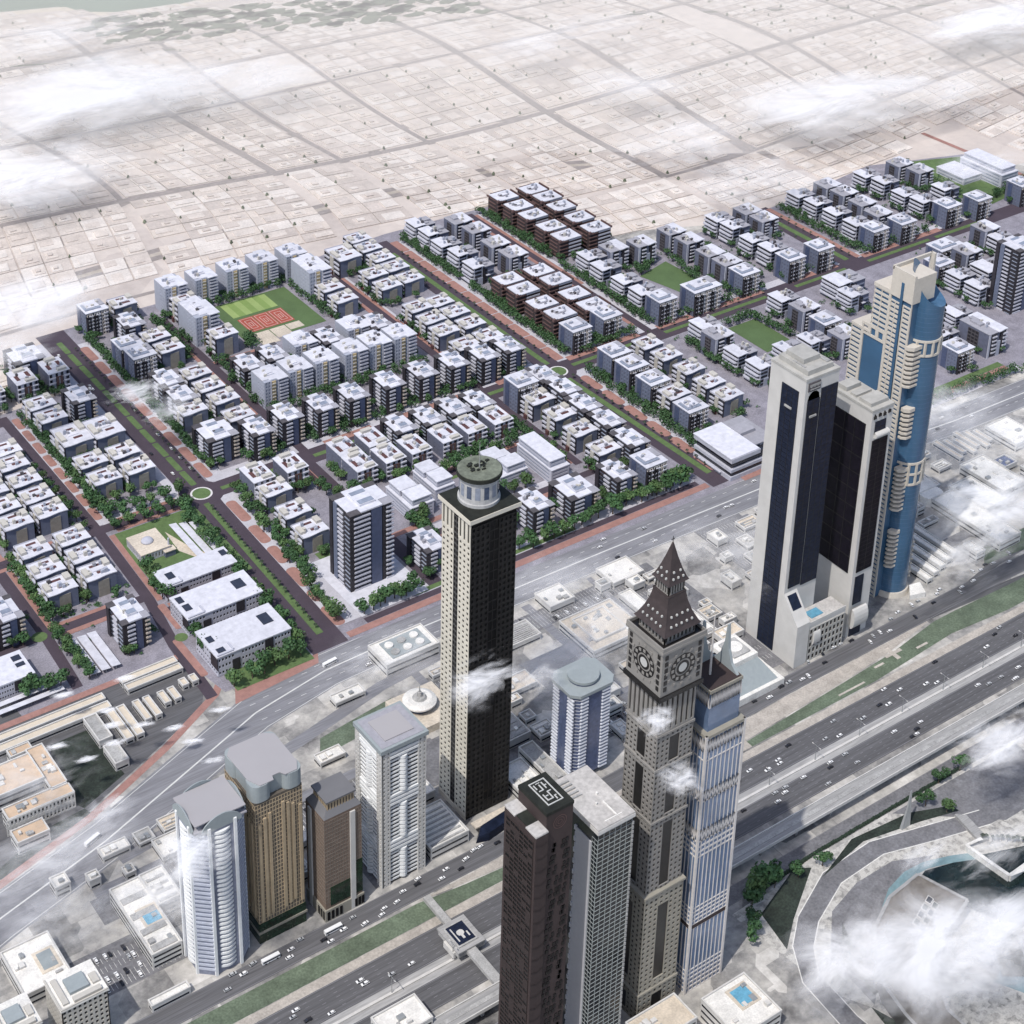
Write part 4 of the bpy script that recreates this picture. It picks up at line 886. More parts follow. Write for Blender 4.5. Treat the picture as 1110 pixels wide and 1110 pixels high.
def inset(root, w, d, H, fl):
    a, b = w/2, d/2; fh=H/fl; m=0
    B('wall','slate_wall',root,(-a+.3,a-.3,-b+1.2,b-.3,0,H))
    B('dark_inset','dark_wall',root,(-a,-a+.3,-b*.3,b*.38,1,H-2)); 
    MB().lat('x',-1,-a,-b*.3,b*.38,1,H-2,3,fl,.8,.7,.25).build('inset_grille',M['dark_roof'],root)
    for k in range(fl):
        z=k*fh
        B('window_band','window_dark',root,(-a+4,-a*.1,-b+.9,-b+1.2,z+.9,z+fh-.3)); B('window_band','window_dark',root,(a*.2,a-1,-b+.9,-b+1.2,z+.9,z+fh-.3))
        if k: B('balcony','white_wall',root,(-a*.6,-a*.1,-b-.2,-b+.9,z-.2,z+.9)); B('balcony','white_wall',root,(a*.55,a+.2,-b-.5,-b+.9,z-.2,z+1.1))
    B('front_panel','pale_wall',root,(-a*.05,a*.3,-b-.1,-b+1.2,0,H*.62)); B('dark_bay','dark_wall',root,(a*.32,a*.52,-b+.2,-b+1.2,0,H-1)); B('front_panel','white_wall',root,(-a+.2,-a+2.4,-b+.5,-b+1.2,0,H))
    MB().prism([(-a,-b+.6),(m,-b+.6),(m,b),(-a,b)],H,H+.6).build('rear_roof',M['grey_roof'],root)
    wavy(m,a+.4,-b,b+.3,H+.3,H+1.2,s=.7).build('roof',M['white_roof'],root)
    B('roof_box','grey_roof',root,(-a*.6,-a*.1,-b*.1,b*.55,H+.6,H+2.6),(-a*.3,a*.1,b*.3,b*.8,H+1.3,H+2.4))
SPEC = {  # kind: (object name, category, builder)
 'V':('panelled_block', lambda r,H: villa(r,23.6,18,H,4)), 'W':('panelled_block', lambda r,H: villa(r,26,29,H,4)),
 'U':('panelled_block', lambda r,H: villa_front(r,19,25,H,4)), 'A':('apartment_house', lambda r,H: apartment(r,20,28,H,max(5,round(H/3.7)))),
 'AW':('apartment_house', lambda r,H: apartment(r,27,30,H,max(5,round(H/3.7)))), 'G':('framed_apartment_house', lambda r,H: framed(r,22,22,H,max(4,round(H/4)),3)),
 'GL':('framed_apartment_house', lambda r,H: framed(r,34,22,H,max(4,round(H/4)),5)), 'C':('cream_apartment_slab', lambda r,H: cream_slab(r,22,26,H,max(5,round(H/3.6)))),
 'CL':('cream_apartment_slab', lambda r,H: cream_slab(r,23,38,H,8)), 'B':('striped_apartment_block', lambda r,H: striped(r,28,19.5,H,5)),
 'T':('terraced_apartment_house', lambda r,H: terraced(r,26,20,H,5)), 'TL':('terraced_apartment_house', lambda r,H: terraced(r,38,24,H,5)),
 'F':('inset_apartment_house', lambda r,H: inset(r,22,21,H,6)), 'FL':('inset_apartment_house', lambda r,H: inset(r,24,36,H,6)),
}
PROTO = {}
RU = [MB().box(-1,1,-.8,.8,0,q_).build('roof_unit', M[m_]) for q_, m_ in ((2.4,'grey_roof'),(2.9,'cream'),(2.2,'dark_roof'),(3.1,'pale_wall'))]
for k, x, y, h, label, group in DISTRICT:
    key = (k, h); nm, fn = SPEC[k]
    if key not in PROTO:
        o = empty(nm); fn(o, h); PROTO[key] = o
    else: o = copy_tree(PROTO[key])
    zs = rnd.uniform(.97,1.07); o.location = (x, y, .12); o.scale = (1.10,1.11,zs)
    for k_ in range(rnd.randrange(2,5)):   # each house has its own plant boxes on the roof
        u_ = RU[rnd.randrange(4)].copy(); col.objects.link(u_); u_.parent = o; u_.location = (rnd.uniform(-7,7), rnd.uniform(-6,6), h+.62); u_.scale = (rnd.uniform(.7,1.5),rnd.uniform(.7,1.5),rnd.uniform(.8,1.4))
    tag(o, label, 'apartment block', group)
for u_ in RU: bpy.data.objects.remove(u_)
# the lone tall apartment tower, and its twin at the right edge
o = empty('apartment_tower', (618.5,1031,.3), 0, 'dark and white sixteen-storey apartment tower alone on the pale forecourt', 'tower'); apartment(o, 40, 33, 72, 17, tower=True)
o2 = empty('apartment_tower', (1424,1047,.3), 0, 'grey apartment tower with white balconies cut by the right frame edge', 'tower'); apartment(o2, 34, 30, 73, 17, tower=True)
g = MB(); g.sheet([(590,984),(652,984),(652,1066),(590,1066)],.34); struct('forecourt', g, M['white_roof'])

# white terraced offices, schools, mosque, sheds
def office(name, loc, label, blocks, wallm='pale_wall'):
    root = empty(name, loc, 0, label, 'office')
    for (x0,x1,y0,y1,h,fl) in blocks:
        fh = h/fl
        B('wall','white_wall',root,(x0+.5,x1-.5,y0+.5,y1-.5,0,h))
        g = MB().lat('y',-1,y0+.5,x0+.5,x1-.5,0,h,1,fl,.86,.42,.4); g.lat('x',-1,x0+.5,y0+.5,y1-.5,0,h,1,fl,.9,.42,.4); g.build('facade',M['white_wall'],root)
        for k in range(fl):
            B('window_band','grey_glass',root,(x0+.5+(x1-x0)*.06,x1-.5-(x1-x0)*.06,y0+.38,y0+.5,k*fh+fh*.28,k*fh+fh*.72)); B('window_band','grey_glass',root,(x0+.38,x0+.5,y0+.5+(y1-y0)*.05,y1-.5-(y1-y0)*.05,k*fh+fh*.28,k*fh+fh*.72))
        B('roof','white_roof',root,(x0-.2,x1+.2,y0-.2,y1+.2,h,h+.8))
    return root
office('terraced_office', (706,1090,.3), 'white terraced office block with stepped flat roofs left of the black tower', [(-17,7,-22,18,13,4),(-15,2,-2,16,19,6),(-14,5,-20,-3,19.1,6)])
office('terraced_office', (729,1096,.3), 'narrower white stepped office block directly behind the black tower top', [(-10,10,-20,16,16,5),(-9,7,0,15,22,7),(-7,9,-18,-1,22.1,7)])
office('terraced_office', (794,1086,.3), 'white stepped office block right of the black tower antenna', [(-15,14,-22,14,13,4),(-14,3,-4,13,20,6),(-7,12,-20,-5,20.1,6)])
office('terraced_office', (831,1075,.3), 'long white office slab with one flat roof beside tree-lined brick street', [(-10,10,-28,24,14,4),(-9,8,-24,23,21,6)])
office('terraced_office', (1650,1290,.3), 'big white hall with stepped upper floors half lost in haze at upper right', [(-34,-2,-10,34,8,2),(-2,28,-40,26,16,4),(2,26,-36,24,22,6)])
root = empty('white_office', (985,996,.3), 0, 'large white modern office with wrapped dark ribbon windows beside the front road', 'office')
B('wall','white_wall',root,(-29,26,-32,18,0,4),(-29,26,-32,18,8.5,11.5),(-29,5,-32,19,18,22)); B('window_band','window_dark',root,(-27.5,25.5,-30.5,17.5,4,8.5)); B('window_band','window_dark',root,(-26.5,25,-29.5,17,11.5,18))
B('roof','white_roof',root,(-29.5,4,-31.5,19.5,22,23)); B('rear_block','slate_wall',root,(5,29,-22,20,0,20)); B('rear_roof','grey_roof',root,(4,30,-23,21,20,20.7)); B('roof_box','grey_roof',root,(4,22,-6,8,20.7,24))
MB().lat('y',-1,-22,8,28,0,20,3,5,.5,.6,.6).build('facade',M['white_wall'],root); B('dark_bay','dark_wall',root,(4.5,8,-24,-21.5,0,19))
B('canopy','white_wall',root,(-31,-29,-20,10,3,3.8))
def school(name, loc, label, w, d, H, pads):
    root = empty(name, loc, 0, label, 'school'); a,b=w/2,d/2
    B('wall','white_wall',root,(-a+.6,a-.6,-b+.6,b-.6,0,H)); fl=3; fh=H/fl
    B('glazing','window_dark',root,(-a+.5,a-.5,-b+.5,b-.5,H*.12,H-.4))
    g=MB().lat('y',-1,-b+.5,-a+.5,a-.5,0,H,22,fl,.55,.42,.35,skip=lambda i,j:(i in(5,6,15) and j>=1)); g.lat('x',-1,-a+.5,-b+.5,b-.5,0,H,10,fl,.5,.42,.35); g.build('facade',M['white_wall'],root)
    B('dark_bay','dark_wall',root,(a*.28,a*.5,-b-.4,-b+.3,fh,H-.3)); B('dark_bay','dark_wall',root,(-a*.6,-a*.4,-b-.4,-b+.3,.5,fh*1.9)); B('dark_bay','dark_wall',root,(-a-.2,-a+.3,-b-.2,-b*.4,fh,H-.6))
    B('roof','white_roof',root,(-a-.3,a+.3,-b-.3,b+.3,H,H+1.0))
    for q in pads: B('solar_panel','solar',root,(q[0]*a,q[1]*a,q[2]*b,q[3]*b,H+1.0,H+1.4))
    B('terrace_wall','white_wall',root,(-a*.98,-a*.55,-b*.98,-b*.9,H+1,H+2.2),(-a*.56,-a*.52,-b*.9,-b*.4,H+1,H+2.2))
    return root
school('school_building',(504,1097,.4),'narrow long white school wing beside the domed mosque',62,24,12,[(-.8,-.6,-.3,.4),(.78,.95,.1,.7)])
school('school_building',(500,1053,.4),'white flat-roofed school block with square dark panel, farther of the pair',64,32,15,[(.5,.78,-.2,.5),(-.92,-.76,.3,.8),(-.9,-.72,-.4,.1)])
school('school_building',(496,1001,.4),'white flat-roofed school block with square dark panel, nearest the front road',62,36,17,[(.5,.78,-.2,.5),(-.92,-.76,.0,.4),(-.9,-.7,-.8,-.5)])
school('school_building',(328,1062,.4),'white school block with ribbon windows cut by the left frame edge',44,30,13,[(.6,.9,.3,.7),(.6,.9,-.2,.1)])
root = empty('mosque',(491,1156,.4),0,'beige flat-roofed mosque with pale dome on a green lawn','mosque')
B('wall','beige_panel',root,(-13,12,-15,13,0,7)); B('roof','sand',root,(-13.6,12.6,-15.6,13.6,7,7.8))
g=MB().lat('y',-1,-15,-13,12,0,7,9,1,.45,.6,.4); g.lat('x',-1,-13,-15,13,0,7,10,1,.45,.6,.4); g.build('facade',M['white_wall'],root)
B('side_wing','blue_wall',root,(6,15,-19,-12,0,5)); B('side_roof','sand',root,(5.5,15.5,-19.5,-12,5,5.7))
g=MB(); g.loft([[( 5.2*math.cos(q*.314)*math.cos(e)-1, 5.2*math.sin(q*.314)*math.cos(e), 7.8+3.4*math.sin(e)) for q in range(20)] for e in (0,.35,.7,1.05,1.35,1.5)]); g.build('dome',M['white_wall'],root,smooth=True)
g=MB(); g.cyl(11.5,-13.5,1,.7,0,14,10); g.build('minaret',M['white_wall'],root)
def carport(loc, ln, wd, label, rz=0, m='white_roof', h=4.2):
    root=empty('carport',loc,rz,label,'carport','white carport roofs')
    g=MB(); g.face([(-wd/2,-ln/2,h),(wd/2,-ln/2,h-.7),(wd/2,ln/2,h-.7),(-wd/2,ln/2,h)]); g.face([(-wd/2,-ln/2,h-.3),(-wd/2,ln/2,h-.3),(wd/2,ln/2,h-1),(wd/2,-ln/2,h-1)])
    g.face([(wd/2,-ln/2,h-1),(wd/2,ln/2,h-1),(wd/2,ln/2,h-.7),(wd/2,-ln/2,h-.7)]); g.face([(-wd/2,-ln/2,h-.3),(wd/2,-ln/2,h-1),(wd/2,-ln/2,h-.7),(-wd/2,-ln/2,h)]); g.build('roof',M[m],root)
    for k in range(5): B('post','steel',root,(-.2,.2,-ln/2+1+k*(ln-2)/4-.2,-ln/2+1+k*(ln-2)/4+.2,0,h-.6))
    return root
for i,(x,lab) in enumerate(((520,'left'),(527.5,'middle'),(535,'right'))): carport((x,1146-i*3,.4),52,6.4,'white carport roof beside the domed mosque, %s of three'%lab)
for i,(x,lab) in enumerate(((391,'left'),(399,'middle'),(407,'right'))): carport((x,1056,.4),46,7,'white carport roof beside the dark-cornered house by the yard, %s of three'%lab)
for i,(y,lab) in enumerate(((1040,'upper'),(1032,'lower'))): carport((340,y,.4),50,5.5,'white carport strip in front of the cut-off school, %s one'%lab, rz=R(90))

# ------------------------------------------------------------------ towers
def sub(root, name, m, fn):
    g = MB(); fn(g); return g.build(name, M[m], root)
# ---- black tower with beige window lattice and round rooftop drum
root = empty('lattice_tower',(553.5,777.5,.1),0,'tall black tower with beige window grid on one face and round rooftop drum','tower')
B('wall','black_glass',root,(-17.3,17.3,-15.3,16.3,0,240))
def f(g):
    g.lat('x',-1,-17.3,-15.5,-2.2,4,222,3,52,.46,.50,.35); g.lat('x',-1,-17.3,3.2,16.5,4,222,3,52,.46,.50,.35)
    g.lat('x',-1,-17.3,-15.5,-2.2,222,240,3,1,.42,.82,.6); g.lat('x',-1,-17.3,3.2,16.5,222,240,3,1,.42,.82,.6)
sub(root,'window_lattice','tower_beige',f)
sub(root,'recessed_strip','charcoal_strip',lambda g:g.lat('x',-1,-17.3,-2.2,3.2,0,236,2,56,.8,.7,.25))
sub(root,'shaded_side_lattice','black_frame',lambda g:(g.lat('y',-1,-15.3,-17.5,-3,2,236,4,52,.5,.55,.5),g.lat('y',-1,-15.3,4,17.5,2,236,4,52,.5,.55,.5),g.lat('y',-1,-15.3,-3,4,2,236,2,30,.85,.9,.3)))  # same grid as the beige face, its shade put into the near-black colour
B('base','tower_beige',root,(-17.9,-17.3,-15.6,16.6,0,4))
g=MB(); g.box(-19.6,19.6,-17.6,18.6,240,243); g.build('roof_slab',M['tower_beige'],root)
B('roof_deck','roof_dark',root,(-19.2,19.2,-17.2,18.2,243,243.4))
g=MB(); g.cyl(0,1.5,12.6,12.6,243.4,262,40); g.cyl(0,1.5,13.6,13.6,243.4,245.5,40); dr=g.build('drum',M['drum_grey'],root,smooth=False)
for k in range(14):
    a=2*math.pi*k/14; sub(dr,'window','grey_glass' if k%2 else 'window_blue',lambda g:g.face([(12.75*math.cos(a+s),1.5+12.75*math.sin(a+s),z) for s,z in((-.13,249),(.13,249),(.13,258),(-.13,258))]))
g=MB(); g.cyl(0,1.5,14.6,14.6,262,264.6,44); g.build('roof_disc',M['roof_dark'],root); g=MB(); g.cyl(0,1.5,14.0,14.0,264.6,265,44); g.build('disc_top',M['disc_green'],root)
g=MB()
for i in range(16):
    a=rnd.uniform(0,6.28); r_=rnd.uniform(2,12); x,y=r_*math.cos(a),1.5+r_*math.sin(a); q=rnd.uniform(.5,1.5); g.box(x-q,x+q,y-q*.7,y+q*.7,265,265+rnd.uniform(.3,1.2))
g.build('roof_equipment',M['roof_dark'],root); g=MB(); g.cyl(0,1.5,.45,.12,265,284,8); g.build('antenna',M['steel'],root)

# ---- twin grey office slabs with dark glass
root = empty('stone_slab_tower',(828,768,.1),0,'taller grey slab tower with dark glass strips, front one of the twin pair','tower')
B('wall','stone_grey',root,(0,33,0,36,0,242))
B('roof','roof_stone',root,(-.4,33.4,-.4,36.4,242,244)); B('roof_box','roof_stone',root,(4,29,3,33,244,248)); B('roof_box','roof_stone',root,(8,24,12,30,248,252)); B('roof_vent','low_grey',root,(5,7,8,20,248,248.6),(24,28,5,12,248,249))
def strip(root, ax, pl, sg, u0, u1, z0, z1, m, nc, nr, arch=False):
    g=MB()
    if ax=='x': g.box(pl+min(0,sg*.5),pl+max(0,sg*.5),u0,u1,z0,z1)
    else: g.box(u0,u1,pl+min(0,sg*.5),pl+max(0,sg*.5),z0,z1)
    o=g.build('glass_strip',M[m],root)
    sub(root,'mullions','black_frame',lambda g:g.lat(ax,sg,pl+sg*.5,u0,u1,z0,z1,nc,nr,.93,.93,.12)); return o
strip(root,'x',0,-1,6,23,2,231,'navy_glass',3,58)
strip(root,'y',0,-1,3,15,62,225,'navy_glass',2,42); strip(root,'y',0,-1,16,32.4,60,232,'navy_glass',3,44)
g=MB(); g.prism([(3,225),(15,225),(14.2,229),(11.5,231.5),(9,232),(6.5,231.5),(3.8,229)],-.5,0); 
o=g.build('arched_window',M['navy_glass'],root); o.rotation_euler=(R(90),0,0)
B('sign_board','dark_roof',root,(2.5,14,-.9,0,233,240))
sub(root,'sign_letters','low_grey',lambda g:[g.box(3.4+i*1.05,4.2+i*1.05,-1.1,-.9,236.8-(i%3==1)*.6,238.8) for i in range(10)]+[g.box(4,13,-1.1,-.9,234.2,235)])
B('window_cradle','low_grey',root,(-1.6,-.7,11,18,214,215.5)); B('window_cradle','low_grey',root,(5.5,12,-1.6,-.7,211,212.5))
# sloping front annex
def f(g):
    prof=[(0,0),(-17,0),(-17,38),(-14,41),(0,58)]
    for x0,x1 in ((0,13),): 
        g.face([(x0,y,z) for y,z in prof][::-1]); g.face([(x1,y,z) for y,z in prof])
        for (a,b),(c,d) in zip(prof,prof[1:]+prof[:1]): g.face([(x0,a,b),(x1,a,b),(x1,c,d),(x0,c,d)])
sub(root,'annex','stone_grey',f); sub(root,'annex_skylight','navy_glass',lambda g:g.face([(2,-1.5,56.4),(11,-1.5,56.4),(11,-9,47.4),(2,-9,47.4)])); 
B('annex_wing','stone_grey',root,(13,52,-16,0,0,34)); B('annex_roof','roof_weathered',root,(13.2,51.8,-15.8,-.2,34,34.6)); B('annex_parapet','low_wall',root,(13,52,-16.3,-15.8,33,36)); B('skylight_pool','water_pool',root,(20,32,-12,-4,34.6,35.2))
g=MB().lat('y',-1,-16,14,51,0,30,9,5,.6,.7,.8); g.build('annex_arcade',M['roof_stone'],root); B('annex_glass','plum_glass',root,(14,51,-16.2,-16.05,1,29))
def f(g):
    g.loft([[(18+q,-16.5-1.8*math.sin(math.pi*i/8),20+6*(-math.cos(math.pi*i/8))) for i in range(9)] for q in (0,7)])
sub(root,'round_balcony','stone_grey',f)
root = empty('stone_slab_tower',(887,755,.1),0,'lower grey slab tower with plum glass, right one of the twin pair','tower')
B('wall','stone_grey',root,(0,22,0,42,0,203)); B('roof','roof_stone',root,(-.4,22.4,-.4,42.4,203,205)); B('roof_box','roof_stone',root,(2,20,4,16,205,208),(3,19,20,26,205,207),(3,18,30,39,205,208.5))
strip(root,'x',0,-1,5,36,58,191,'plum_glass',3,9); strip(root,'y',0,-1,3,19,60,178,'plum_glass',2,30); strip(root,'y',0,-1,4,15,183,194,'navy_glass',2,2)
sub(root,'sign_letters','black_frame',lambda g:[g.box(1.5+i*5,4.2+i*5,-.8,-.2,197+(i%2)*.9,199.5+(i%2)*.9) for i in range(4)]+[g.box(2.2+i*5,3+i*5,-.8,-.2,199.5,201) for i in range(4)])
def f(g): g.loft([[(x,-3.2*math.sin(math.pi*i/8),180+2.6*(1-math.cos(math.pi*i/8))) for i in range(9)] for x in (4,18)])
sub(root,'round_balcony','stone_grey',f)
sub(root,'entrance_drum','stone_grey',lambda g:g.loft([[(x,-2.5-4*math.sin(math.pi*i/8),10+9*(1-math.cos(math.pi*i/8))) for i in range(9)] for x in (1,16)]))
B('entrance_glass','navy_glass',root,(3,15,-.9,-.1,0,9),(3,12,-.7,-.1,30,56))

# ---- blue cylinder tower with cream slab
root = empty('cylinder_tower',(963,781,.1),0,'blue glass cylinder tower with sliced top joined to a cream balconied slab','tower')
n=48; rr=13.6
def ctop(a): # sliced top: high to the left/back, low to the right/front
    d=math.cos(a-R(120)); return 272+16*d+6*d*d
ring0=[(rr*math.cos(2*math.pi*i/n),rr*math.sin(2*math.pi*i/n),4) for i in range(n)]
ring1=[(x,y,ctop(2*math.pi*i/n)) for i,(x,y,z) in enumerate(ring0)]
g=MB(); g.loft([ring0,ring1],cap=False); cyl=g.build('glass_cylinder',M['blue_glass'],root,smooth=True)
g=MB(); ctr=(0,0,262)
for i in range(n): g.face([ring1[i],ring1[(i+1)%n],ctr])
g.build('sliced_roof',M['blue_glass_band'],root,smooth=True)
def f(g):
    for k in range(66):
        z=8+k*3.9
        for i in range(n):
            a=2*math.pi*i/n; b=2*math.pi*(i+1)/n
            if z+.5<min(ctop(a),ctop(b)): g.face([((rr+.12)*math.cos(t),(rr+.12)*math.sin(t),q) for t,q in((a,z),(b,z),(b,z+.45),(a,z+.45))])
sub(root,'floor_lines','blue_glass_band',f)
def ringband(z0,z1,h=.9,bars=14,mids=()):
    g=MB()
    for z in (z0,z1)+tuple(mids): g.cyl(0,0,rr+.8,rr+.8,z-h,z+h,n)
    for i in range(bars):
        a=2*math.pi*i/bars; x,y=(rr+.4)*math.cos(a),(rr+.4)*math.sin(a); g.box(x-.8,x+.8,y-.8,y+.8,z0,z1)
    g.build('cream_ring',M['tower_cream'],root)
ringband(222,234); ringband(107,126,mids=(116.5,))
g=MB(); g.cyl(0,0,rr+2.2,rr+1.4,0,4.4,n); g.build('base_ring',M['tower_cream'],root)
def balc(a0,a1,zs,name='curved_balcony',m='tower_cream'):
    for z in zs:
        g=MB(); k=8
        outer=[((rr+1.6)*math.cos(R(a0+(a1-a0)*i/k)),(rr+1.6)*math.sin(R(a0+(a1-a0)*i/k))) for i in range(k+1)]; inner=[((rr-.5)*math.cos(R(a0+(a1-a0)*i/k)),(rr-.5)*math.sin(R(a0+(a1-a0)*i/k))) for i in range(k+1)]
        g.prism(outer+inner[::-1],z,z+1.5); g.build(name,M[m],root)
balc(-45,10,[12+4.1*i for i in range(9)]); balc(-38,12,[240+4.4*i for i in range(5)],m='black_frame')
# cream slab (its windowed side looks to the lower left)
P_=[(-6,34)]
B('slab_wall','blue_glass',root,(-20.2,-1,-3,33,0,266),(-20.2,-1,33,52,0,225))
def f(g):
    g.lat('x',-1,-20.2,-3,5,0,262,1,64,.75,.5,.9); g.lat('x',-1,-20.2,8,17,0,262,2,64,.86,.5,.9); g.lat('x',-1,-20.2,19,34,232,266,2,8,.92,.55,.9); g.lat('x',-1,-20.2,42,52.4,0,225,1,54,.9,.5,.9)
    g.box(-21.3,-20.2,17,19,0,266); g.box(-21.3,-20.2,-3.6,-3,0,270); g.lat('x',-1,-20.2,19,42,222,232,3,1,.6,.6,.9); g.box(-21.2,-20.2,40,42,0,226)
sub(root,'cream_facade','tower_cream',f)
g=MB(); g.prism([(-21.5,-4),(2,-4),(2,18),(-21.5,18)],266,287); g.prism([(-21.5,18),(-2,18),(-2,34.5),(-21.5,34.5)],266,269); g.build('crown_block',M['tower_cream'],root)
sub(root,'crown_strip','blue_glass',lambda g:g.box(-22,-21.4,5.3,7.8,0,280)); B('terrace_roof','tower_cream',root,(-21.4,-1,33,52.6,225,227))
def f(g):
    g.box(-21.5,20,17,18.5,287,290)
    g.box(-21.5,-19.5,-4,18,287,289.5)
sub(root,'roof_beam','tower_cream',f)
sub(root,'roof_fin','tower_cream',lambda g:g.prism([(19,14),(21,14),(21,18.5),(19,18.5)],250,290)); B('rear_wall','tower_cream',root,(-1,18.5,12,19,0,246)); B('roof_terrace','roof_weathered',root,(-19,18,-2,17,287-40,247.6) if False else (2,19,12.5,18.8,246,246.6))
g=MB(); g.cyl(6,15.6,3,3,246.6,247.2,16); g.build('roof_pad',M['low_white'],root)
for z0,cnt,y0,y1,x0,x1 in ((196,8,-9,-3,-21.5,-10),(150,6,-10,-4,-18.5,-10),(84,9,-10.5,-4,-17.5,-9),(30,8,-10.5,-5,-16.5,-9)):
    for k in range(cnt): g=MB(); g.prism([(x0,y0+3),(x0+3,y0),(x1,y0),(x1,y1),(x0,y1)],z0+k*4,z0+k*4+1.7); g.build('corner_balcony',M['tower_cream'],root)
    g=MB(); g.prism([(x0-.3,y0+3),(x0+3,y0-.3),(x1,y0-.3),(x1,y1),(x0-.3,y1)],z0+cnt*4,z0+cnt*4+3); g.build('bay_roof',M['tower_cream'],root)
g=MB(); g.prism([(0,-22),(14,-26),(20,-14),(10,-12)],0,5); g.build('entrance_canopy',M['low_white'],root)

# ---- clock tower
root = empty('clock_tower',(542.5,585.5,.1),0,'dark stone clock tower with steep spired roof and two visible clock faces','clock tower')
def sq(h): return (-h,h,-h,h)
def shaft(h, z0, z1, m, nr, nc, gap=None):
    B('wall','clock_dark',root,(-h+.7,h-.7,-h+.7,h-.7,z0,z1))
    def f(g):
        for ax in 'xy':
            for sg in (-1,1):
                g.lat(ax,sg,sg*(h-.7),-h,-h*.27,z0,z1,nc,nr,.50,.54,.45); g.lat(ax,sg,sg*(h-.7),h*.27,h,z0,z1,nc,nr,.50,.54,.45); g.lat(ax,sg,sg*(h-.7),-h*.1,h*.1,z0,z1,1,nr,.55,.5,.5) if gap is None else None
                if gap: g.lat(ax,sg,sg*(h-.7),-h*.27,h*.27,z1-gap,z1,2,max(1,round(nr*gap/(z1-z0))),.45,.5,.7); g.lat(ax,sg,sg*(h-.7),-h*.27,h*.27,z0,z0+gap*.6,2,max(1,round(nr*gap*.6/(z1-z0))),.45,.5,.7)
    return sub(root,'window_wall',m,f)
shaft(15,0,22,'clock_beige',6,3,gap=5); shaft(14.6,22,98,'clock_beige',20,3,gap=11); 
for z0,z1,nr in ((98,152,14),(152,190,10),(190,214,7)): shaft(13.2,z0,z1,'clock_stone',nr,3,gap=4)
sub(root,'tall_slots','clock_stone',lambda g:[g.lat(ax,sg,sg*12.3,-13,13,214,240,7,1,.42,.84,.9) for ax in 'xy' for sg in(-1,1)]); B('wall','clock_dark',root,(-12.3,12.3,-12.3,12.3,214,240))
for z,h in ((98,15.4),(152,13.7),(190,13.7),(214,13.7),(22,15.3)): B('cornice','clock_stone' if z>98 else 'clock_beige',root,(-h,h,-h,h,z-.9,z+.6))
B('clock_stage','clock_stone',root,(-14.6,14.6,-14.6,14.6,243,272)); B('cornice','clock_dark',root,(-15.6,15.6,-15.6,15.6,240,243)); B('cornice','clock_stone',root,(-15.7,15.7,-15.7,15.7,272,273.6)); B('gallery','clock_dark',root,(-14.6,14.6,-14.6,14.6,273.6,274))
sub(root,'parapet','clock_stone',lambda g:(g.box(-15.5,15.5,-15.5,-14.6,273.6,276),g.box(-15.5,15.5,14.6,15.5,273.6,276),g.box(-15.5,-14.6,-14.6,14.6,273.6,276),g.box(14.6,15.5,-14.6,14.6,273.6,276)))
def disc(ax, sg, r, o, z, m, name, parent, r_in=0):
    g=MB(); k=32
    def P(a,q): u,v=q*math.cos(a),z+q*math.sin(a); return (sg*o,u,v) if ax=='x' else (u,sg*o,v)
    for i in range(k):
        a,b=2*math.pi*i/k,2*math.pi*(i+1)/k
        g.face([P(a,r_in),P(b,r_in),P(b,r),P(a,r)] if r_in else [P(a,r),P(b,r),P(0,0)])
    return g.build(name,M[m],parent)
for ax in 'xy':
    for sg in (-1,1):
        d=disc(ax,sg,9.6,14.75,257.5,'clock_stone','clock_dial',root); disc(ax,sg,8.9,14.9,257.5,'clock_dark','dial_ring',d,5.4); disc(ax,sg,4.4,14.95,257.5,'clock_dark','dial_ring',d,3.0); disc(ax,sg,2.9,15.0,257.5,'clock_face','dial_face',d)
        def f(g):
            for i in range(12):
                a=math.pi/6*i; 
                for q,w_ in ((7.2,.9),(10.8,.8)):
                    u,v=q*math.cos(a),257.5+q*math.sin(a); 
                    if abs(u)<13 and abs(v-257.5)<13: (g.box(*sorted((sg*14.7,sg*15.1)),u-w_,u+w_,v-w_,v+w_) if ax=='x' else g.box(u-w_,u+w_,*sorted((sg*14.7,sg*15.1)),v-w_,v+w_))
        sub(d,'dial_mark','clock_stone',f)
        def f(g):
            for su in (-1,1):
                for v in range(6):
                    u=su*11.7; z=246+v*4.2; (g.box(*sorted((sg*14.62,sg*14.85)),u-1.1,u+1.1,z,z+2.8) if ax=='x' else g.box(u-1.1,u+1.1,*sorted((sg*14.62,sg*14.85)),z,z+2.8))
        sub(root,'tracery','clock_dark',f)
def sqring(h,z): return [(-h,-h,z),(h,-h,z),(h,h,z),(-h,h,z)]
B('roof_base','clock_dark',root,(-10.4,10.4,-10.4,10.4,274,281)); sub(root,'arcade','clock_stone',lambda g:[g.lat(ax,sg,sg*10.4,-11,11,274,281,8,1,.5,.75,.6) for ax in 'xy' for sg in(-1,1)])
g=MB(); g.loft([sqring(13,280.4),sqring(11.6,282.4),sqring(9.2,287.5),sqring(7.3,293.5),sqring(6.1,300)]); g.build('lower_roof',M['clock_roof'],root)
B('belfry','clock_dark',root,(-5.0,5.0,-5.0,5.0,300,308)); sub(root,'belfry_columns','clock_stone',lambda g:[g.lat(ax,sg,sg*5.0,-5.5,5.5,300,308,6,1,.5,.8,.5) for ax in 'xy' for sg in(-1,1)])
B('cornice','clock_roof',root,(-6.4,6.4,-6.4,6.4,299.4,300.4))
